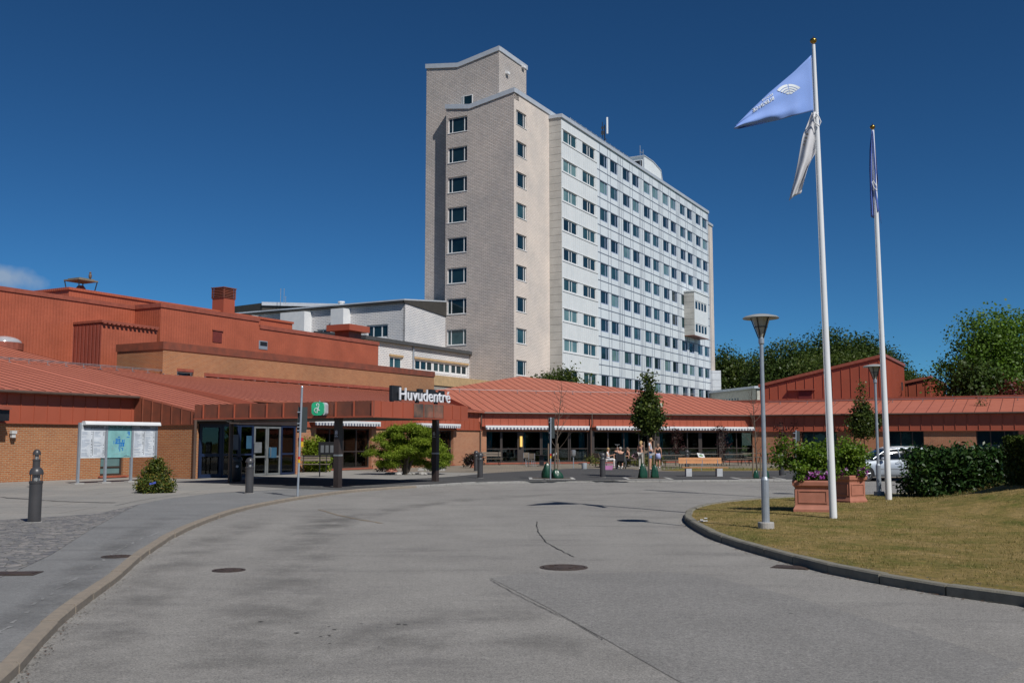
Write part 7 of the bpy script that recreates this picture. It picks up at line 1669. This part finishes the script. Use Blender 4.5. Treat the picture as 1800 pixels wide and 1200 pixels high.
for x in (.88, 3.63):
    for sd in (-1, 1):
        c = cp(x, sd*.80, .315)
        mb = MB(); n = 24; prof = [(.20, -.10), (.30, -.11), (.318, -.08), (.32, 0), (.318, .08), (.30, .11), (.20, .10)]
        vs = [V(c.x+r*math.cos(2*math.pi*k/n), c.y+y, c.z+r*math.sin(2*math.pi*k/n)) for r, y in prof for k in range(n)]; mb.mesh(vs, [(i*n+k, i*n+(k+1) % n, (i+1)*n+(k+1) % n, (i+1)*n+k) for i in range(len(prof)-1) for k in range(n)])
        wh = mb.build('wheel', m_rubber, CAR, smooth='auto'); mb = MB()
        for k in range(5): an = k*1.2566+.2; mb.path([V(c.x, c.y+sd*.09, c.z), V(c.x+.2*math.cos(an), c.y+sd*.095, c.z+.2*math.sin(an))], [.035, .022], 6)
        mb.path([V(c.x+.205*math.cos(k*2*math.pi/24), c.y+sd*.10, c.z+.205*math.sin(k*2*math.pi/24)) for k in range(25)], .014, 5, caps=False)
        mb.path([V(c.x, c.y+sd*.06, c.z), V(c.x, c.y+sd*.11, c.z)], .05, 10); mb.build('rim', m_rim, wh)
        mb = MB(); mb.prism([V(c.x+.19*math.cos(k*.3), c.y+sd*.03, c.z+.19*math.sin(k*.3)) for k in range(21)], V(0, .01, 0)); mb.build('brake_disc', m_black, wh)
        mb = MB(); q = [V(c.x+.37*math.cos(k*math.pi/14), CY+sd*(.898 if x > 2 else .887)-.004 + (c.x-CX)*cs2, c.z+.37*math.sin(k*math.pi/14)) for k in range(15)]; mb.prism(q+[V(c.x-.37, q[0].y, RZ+.2), V(c.x+.37, q[0].y, RZ+.2)][:2], V(0, .02*(-1 if sd < 0 else 1)*-.1-.006, 0)); mb.build('wheel_arch', m_black, CAR)
# ================================================================ people
def skinned(J, E, R_, root, sub=2):
    names = list(J); me = bpy.data.meshes.new('sk'); me.from_pydata([tuple(J[k]) for k in names], [(names.index(a), names.index(b)) for a, b in E], [])
    o = bpy.data.objects.new('sk', me); COL.objects.link(o); md = o.modifiers.new('s', 'SKIN'); md.use_smooth_shade = True; md.branch_smoothing = .4
    for i, k in enumerate(names):
        sv = me.skin_vertices[0].data[i]; r = R_[k]; sv.radius = (r, r) if not hasattr(r, '__len__') else r; sv.use_root = (k == root)
    sb = o.modifiers.new('u', 'SUBSURF'); sb.levels = sub; sb.render_levels = sub
    dg = bpy.context.evaluated_depsgraph_get(); ev = o.evaluated_get(dg); m2 = ev.to_mesh(); vs = [v.co.copy() for v in m2.vertices]; fs = [tuple(p.vertices) for p in m2.polygons]; ev.to_mesh_clear(); bpy.data.objects.remove(o); return vs, fs
m_skin = M('skin', (.50, .27, .18), (.45, .23, .15), 8, .55, big=0); m_blond = M('blond_hair', (.42, .28, .12), (.32, .20, .08), 40, .6); m_hairb = M('brown_hair', (.13, .08, .05), (.2, .13, .08), 40, .6); m_hairg = M('grey_hair', (.36, .33, .29), rough=.6)
m_eye = M('eye_dark', (.02, .015, .01)); m_lip = M('lips', (.35, .10, .08))
def floralm():
    m, t, b = newmat('floral_cloth'); tc = N(t, 'ShaderNodeTexCoord'); vo = N(t, 'ShaderNodeTexVoronoi'); vo.inputs['Scale'].default_value = 11; t.links.new(tc.outputs['Object'], vo.inputs['Vector'])
    sp = N(t, 'ShaderNodeSeparateColor'); t.links.new(vo.outputs['Color'], sp.inputs[0]); pal_ = ramp(t, sp.outputs[0], [(0, (.5, .08, .1)), (.35, (.6, .5, .1)), (.65, (.1, .25, .4)), (1, (.55, .15, .3))])
    f = ramp(t, vo.outputs['Distance'], [(.28, (1, 1, 1)), (.34, (0, 0, 0))]); t.links.new(mixc(t, f, (.66, .66, .66), pal_), b.inputs['Base Color']); b.inputs['Roughness'].default_value = .8; return m
m_floral = floralm(); m_clb = M('black_cloth', (.012, .012, .014), rough=.8); m_clw = M('white_cloth', (.62, .62, .66), rough=.8); m_cln = M('navy_cloth', (.02, .022, .05), rough=.8); m_denim = M('denim', (.13, .22, .42), rough=.8); m_lav = M('pale_blue_cloth', (.42, .46, .72), rough=.8); m_cream = M('cream_cloth', (.55, .53, .47), rough=.8)
def person(label, loc, face, H_, J2=None, top=None, bottom=None, hair=None, seated=False, skirt=None, female=True, long_hair=True, glasses=False, shorts=False, arms_bare=True, sleeve=False, shoes=None):
    """face: heading angle (radians, 0 = +x). H_: standing height"""
    k = H_/1.7; hp = .93*k if not seated else .52
    c, s = math.cos(face), math.sin(face); fw = V(c, s, 0); rt = V(s, -c, 0); o = Vector(loc)
    def L(x, y, z): return o+rt*x+fw*y+Z*z
    sw = (.165 if female else .19)*k; up = hp
    J = {'pel': L(0, 0, up), 'sp': L(0, .0, up+.2*k), 'ch': L(0, .01, up+.40*k), 'nk': L(0, .02, up+.53*k), 'hd': L(0, .045, up+.635*k), 'tp': L(0, .035, up+.70*k)}
    R_ = {'pel': (.13*k, .10*k), 'sp': (.115*k, .085*k), 'ch': (.135*k, .095*k), 'nk': .048*k, 'hd': (.078*k, .092*k), 'tp': .062*k}
    E = [('pel', 'sp'), ('sp', 'ch'), ('ch', 'nk'), ('nk', 'hd'), ('hd', 'tp')]
    for sd, n in ((-1, 'l'), (1, 'r')):
        J['sh'+n] = L(sd*sw, .0, up+.46*k); J['el'+n] = L(sd*(sw+.05), -.0, up+.20*k); J['wr'+n] = L(sd*(sw+.055), .08, up-.03*k); J['ha'+n] = L(sd*(sw+.05), .10, up-.10*k)
        J['hi'+n] = L(sd*.085*k, 0, up-.03)
        if seated: J['kn'+n] = L(sd*.11, .42*k, up+.02); J['an'+n] = L(sd*.11, .44*k, .09)
        else: J['kn'+n] = L(sd*.095*k, .02, .50*k); J['an'+n] = L(sd*.10*k, -.01, .085)
        J['to'+n] = J['an'+n]+fw*.15-Z*.05
        R_.update({'sh'+n: .055*k, 'el'+n: .038*k, 'wr'+n: .026*k, 'ha'+n: (.036*k, .02*k), 'hi'+n: .085*k, 'kn'+n: .055*k, 'an'+n: .036*k, 'to'+n: .032*k})
        E += [('ch', 'sh'+n), ('sh'+n, 'el'+n), ('el'+n, 'wr'+n), ('wr'+n, 'ha'+n), ('pel', 'hi'+n), ('hi'+n, 'kn'+n), ('kn'+n, 'an'+n), ('an'+n, 'to'+n)]
    for kk, v in (J2 or {}).items(): J[kk] = L(*v)
    t = thing('person', label, 'person', (o.x, o.y, o.z)); vs, fs = skinned(J, E, R_, 'pel'); mb = MB(); mb.mesh(vs, fs, 0)
    for n in 'lr':   # four fingers and a thumb on each hand
        d = (J['ha'+n]-J['wr'+n]).normalized(); sd = d.cross(Z); sd = rt if sd.length < .1 else sd.normalized(); nn = d.cross(sd)
        for i, ln in enumerate((.075, .085, .08, .06)):
            b = J['ha'+n]+d*.02+sd*(.024*(i-1.5)); mb.path([b, b+d*ln*.5*k+nn*.006, b+d*ln*.85*k+nn*.03], [.009, .008, .006], 5)
        b = J['wr'+n]+d*.03+sd*.03; mb.path([b, b+d*.03+sd*.03, b+d*.065+sd*.035+nn*.01], [.011, .010, .007], 5)
    h = J['hd']; hf = (fw)
    for sd in (-1, 1): mb.ball(h+hf*.082*k+rt*sd*.032*k+Z*.012, .011, n=6, k=4, m=1); mb.ball(h+rt*sd*.088*k-Z*.01, .022, (.5, .8, 1.3), 6, 5)
    mb.path([h+hf*.088*k+Z*.012, h+hf*.115*k-Z*.02, h+hf*.09*k-Z*.026], [.008, .014, .008], 6); mb.path([h+hf*.088*k-rt*.022-Z*.052, h+hf*.093*k-Z*.052, h+hf*.088*k+rt*.022-Z*.052], .007, 5, 2)
    mb.build('body', [m_skin, m_eye, m_lip], t, smooth=True)
    def cloth_(name, keys, ed, grow, m, extra=None, org_='pel'):
        J_ = {a: J[a] for a in keys}; R2 = {a: tuple(x+grow for x in (R_[a] if hasattr(R_[a], '__len__') else (R_[a],)*2)) for a in keys}
        if extra: extra(J_, R2)
        E_ = [e for e in E+ed if e[0] in J_ and e[1] in J_]; v_, f_ = skinned(J_, E_, R2, org_ if org_ in J_ else keys[0]); q = MB(); q.mesh(v_, f_); return q.build(name, m, t, smooth=True)
    tops = ['pel', 'sp', 'ch', 'shl', 'shr']
    def ex(J_, R2):
        R2['ch'] = (R2['ch'][0]+.01, R2['ch'][1]+.015); R2['sp'] = (R2['sp'][0]+.008, R2['sp'][1]+.01)
        if sleeve == 'none':
            for n in 'lr': J_['sh'+n] = J['ch'].lerp(J['sh'+n], .72); R2['sh'+n] = (.062*k, .075*k)
        elif sleeve:
            for n in 'lr':
                J_['sl'+n] = J['sh'+n].lerp(J['el'+n], .6 if sleeve is True else 1.0); R2['sl'+n] = .056*k
        
        
    if top: cloth_('top', tops, [('shl', 'sll'), ('shr', 'slr')], .014, top, ex)
    if bottom:
        def ex2(J_, R2):
            if shorts:
                for n in 'lr': J_['kn'+n] = J['hi'+n].lerp(J['kn'+n], .85); R2['kn'+n] = .075*k
                for n in 'lr': J_.pop('an'+n, None)
        cloth_('trousers' if not shorts else 'shorts', ['pel', 'hil', 'hir', 'knl', 'knr', 'anl', 'anr'], [], .018, bottom, ex2)
    if skirt:
        q = MB(); z0, mt = skirt; n = 16; top_ = J['pel']+Z*.06; pr = [(.125*k, 0), (.165*k, -.12), (.185*k, -z0)]
        vs = [top_+rt*r*math.cos(2*math.pi*i/n)+fw*r*.78*math.sin(2*math.pi*i/n)+Z*z for r, z in pr for i in range(n)]
        q.mesh(vs, [(j*n+i, j*n+(i+1) % n, (j+1)*n+(i+1) % n, (j+1)*n+i) for j in range(2) for i in range(n)]); sk_ = q.build('skirt', mt, t, smooth=True); md = sk_.modifiers.new('thickness', 'SOLIDIFY'); md.thickness = .01
    if hair:
        q = MB(); hc = J['hd']+Z*.035*k-fw*.018*k; q.ball(hc, .108*k, (.92, 1.0, .95), 14, 10)
        # leave the face free
        vv = [Vector(a) for a in q.v]; keep = [f for f in q.f if not all(((vv[i]-hc).dot(fw) > .045*k and (vv[i]-hc).z < .035*k) or (vv[i]-hc).z < -.075*k for i in f)]; q.f = keep; q.m = [0]*len(keep)
        if long_hair: q.path([hc-fw*.05*k, hc-fw*.085*k-Z*.10*k, hc-fw*.07*k-Z*.22*k, hc-fw*.06*k-Z*.27*k], [.085*k, .08*k, .06*k, .02], 10)
        q.build('hair', hair, t, smooth=True)
    if glasses:
        q = MB()
        for sd in (-1, 1): q.ball(h+fw*.094*k+rt*sd*.033*k+Z*.012, .024, (1, .5, .8), 8, 5)
        q.path([h+fw*.10*k-rt*.02+Z*.015, h+fw*.10*k+rt*.02+Z*.015], .004, 4); q.build('sunglasses', m_black, t)
    q = MB()
    for n in 'lr': a = J['an'+n]; tt = J['to'+n]; q.path([a-fw*.06-Z*.05, a+fw*.03-Z*.045, tt-Z*.008, tt+fw*.06-Z*.015], [.036, .044, .042, .022], 8)
    q.build('shoes', shoes or m_white, t, smooth=True)
    return t
def gpt(x, y): q = G(x, y); q.z = .0; return q
person('blonde woman in dark strapless top and cream trousers standing by the tree', gpt(1127, 823.5), math.radians(60), 1.68, {'wrr': (.17, .2, 1.05), 'har': (.12, .26, 1.1)}, m_cln, m_cream, m_blond, sleeve='none')
person('tall fair haired man in white shirt and denim shorts looking down', gpt(1143, 826), math.radians(-20), 1.86, {'wrl': (-.1, .24, 1.02), 'wrr': (.18, .24, 1.0), 'hal': (-.05, .3, 1.0), 'har': (.12, .3, .98), 'hd': (0, .09, 1.70), 'tp': (0, .09, 1.78)}, m_clw, m_denim, m_blond, long_hair=False, female=False, shorts=True, sleeve=True, shoes=m_cln)
person('woman in black sleeveless top and pale blue skirt standing right of the tree', gpt(1157, 822), math.radians(80), 1.52, {}, m_clb, None, m_hairb, skirt=(.34, m_lav), sleeve='none')
person('seated woman in colourful floral dress at the left of the group', gpt(1068.5, 822), math.radians(-15), 1.62, {'wrl': (-.12, .38, .82), 'wrr': (.15, .38, .8), 'hal': (-.1, .45, .84), 'har': (.12, .46, .82)}, m_floral, m_floral, m_blond, seated=True, long_hair=False, glasses=True, sleeve=True)
person('seated woman with sunglasses in a black strap top at the right of the group', gpt(1104, 821), math.radians(195), 1.64, {'wrl': (-.12, .34, .72), 'wrr': (.16, .36, .75), 'hal': (-.08, .42, .74), 'har': (.12, .44, .76)}, m_clb, m_clb, m_hairb, seated=True, glasses=True, shorts=True, sleeve='none')
person('man in black jacket sitting in the wheelchair with his back turned', gpt(1091, 824), math.radians(95), 1.75, {'ell': (-.27, .05, .72), 'elr': (.27, .05, .72), 'wrl': (-.24, .25, .70), 'wrr': (.24, .25, .70), 'hal': (-.22, .33, .70), 'har': (.22, .33, .70)}, m_clb, m_clb, m_hairg, seated=True, long_hair=False, female=False, sleeve=1)
person('bald man in dark clothes mostly hidden beyond the wheelchair', gpt(1085.5, 819), math.radians(-80), 1.76, {}, m_clb, m_clb, None, seated=True, female=False, sleeve=1)
q = gpt(1091, 824); t = thing('wheelchair', 'black wheelchair seen from behind with chromed wheel rims', 'wheelchair', q)
for i in (-.28, .28):
    mb = MB(); mb.path([q+V(i, .29*math.cos(k*.3142), .30+.29*math.sin(k*.3142)) for k in range(21)], .018, 6, caps=False); w = mb.build('wheel', m_rubber, t); mb = MB()
    for k in range(10): mb.path([q+V(i, 0, .3), q+V(i, .28*math.cos(k*.628), .30+.28*math.sin(k*.628))], .004, 4)
    mb.path([q+V(i*1.12, .25*math.cos(k*.3142), .30+.25*math.sin(k*.3142)) for k in range(21)], .008, 5, caps=False); mb.build('rim', m_alu, w)
mb = MB(); mb.box(q.x, q.y+.05, .44, .46, .44, .04); mb.build('seat', m_clb, t); mb = MB(); mb.box(q.x, q.y-.19, .48, .46, .03, .42); mb.build('backrest', m_clb, t)
mb = MB(); [mb.path([q+V(i, -.17, .42), q+V(i, -.18, .92), q+V(i, -.30, .92)], .014, 6) for i in (-.24, .24)]; [mb.path([q+V(i, .3, .44), q+V(i, .4, .1), q+V(i, .5, .1)], .014, 6) for i in (-.2, .2)]; mb.build('frame', m_galv, t)
for i in (-.2, .2): mb = MB(); mb.path([q+V(i, .3+.07*math.cos(k*.785), .08+.07*math.sin(k*.785)) for k in range(9)], .015, 5, caps=False); mb.build('front_wheel', m_rubber, t)
q = gpt(1085.5, 822); t = thing('drip_stand', 'thin steel drip stand beside the wheelchair', 'drip stand', q); zt_ = at(1085, 781, q.y).z; mb = MB(); mb.path([q+Z*.05, V(q.x, q.y, zt_)], .014, 6); mb.path([V(q.x-.14, q.y, zt_+.03), V(q.x-.12, q.y, zt_-.01), V(q.x+.12, q.y, zt_-.01), V(q.x+.14, q.y, zt_+.03)], .012, 5); mb.build('pole', m_alu, t)
mb = MB(); [mb.path([q+Z*.08, q+V(.25*math.cos(k*1.2566), .25*math.sin(k*1.2566), .04)], .014, 5) for k in range(5)]; mb.build('base', m_black, t)
q = G(1069.5, 825.5); t = thing('pink_basket', 'pink plastic basket on the paving before the floral dress', 'basket', q); mb = MB(); n = 4
for z0, z1, f0, f1 in ((0, .22, .8, .98), (.22, .25, 1.04, 1.04)):
    a = [q+V(x*.26*f0, y*.15*f0, z0) for x, y in ((-1, -1), (1, -1), (1, 1), (-1, 1))]; b = [q+V(x*.26*f1, y*.15*f1, z1) for x, y in ((-1, -1), (1, -1), (1, 1), (-1, 1))]; mb.mesh(a+b, [(3, 2, 1, 0), (4, 5, 6, 7), (0, 1, 5, 4), (1, 2, 6, 5), (2, 3, 7, 6), (3, 0, 4, 7)])
mb.build('tub', M('pink_plastic', (.60, .25, .48), big=0), t); mb = MB(); mb.path([q+V(-.26, 0, .24), q+V(-.2, 0, .36), q+V(.2, 0, .36), q+V(.26, 0, .24)], .012, 5); mb.build('handle', M('pink_plastic_pale', (.65, .35, .55), big=0), t)
# ================================================================ wooded park behind the viewer (seen only in reflections)
rr = random.Random(77)
for k in range(19): dup(TV[k % 3], (-60+k*14+rr.uniform(-3, 3), -34-rr.uniform(0, 14), -5), k*1.1, 'broadleaf tree of the park across the road', 'park trees across the road', (1, 1, .9))
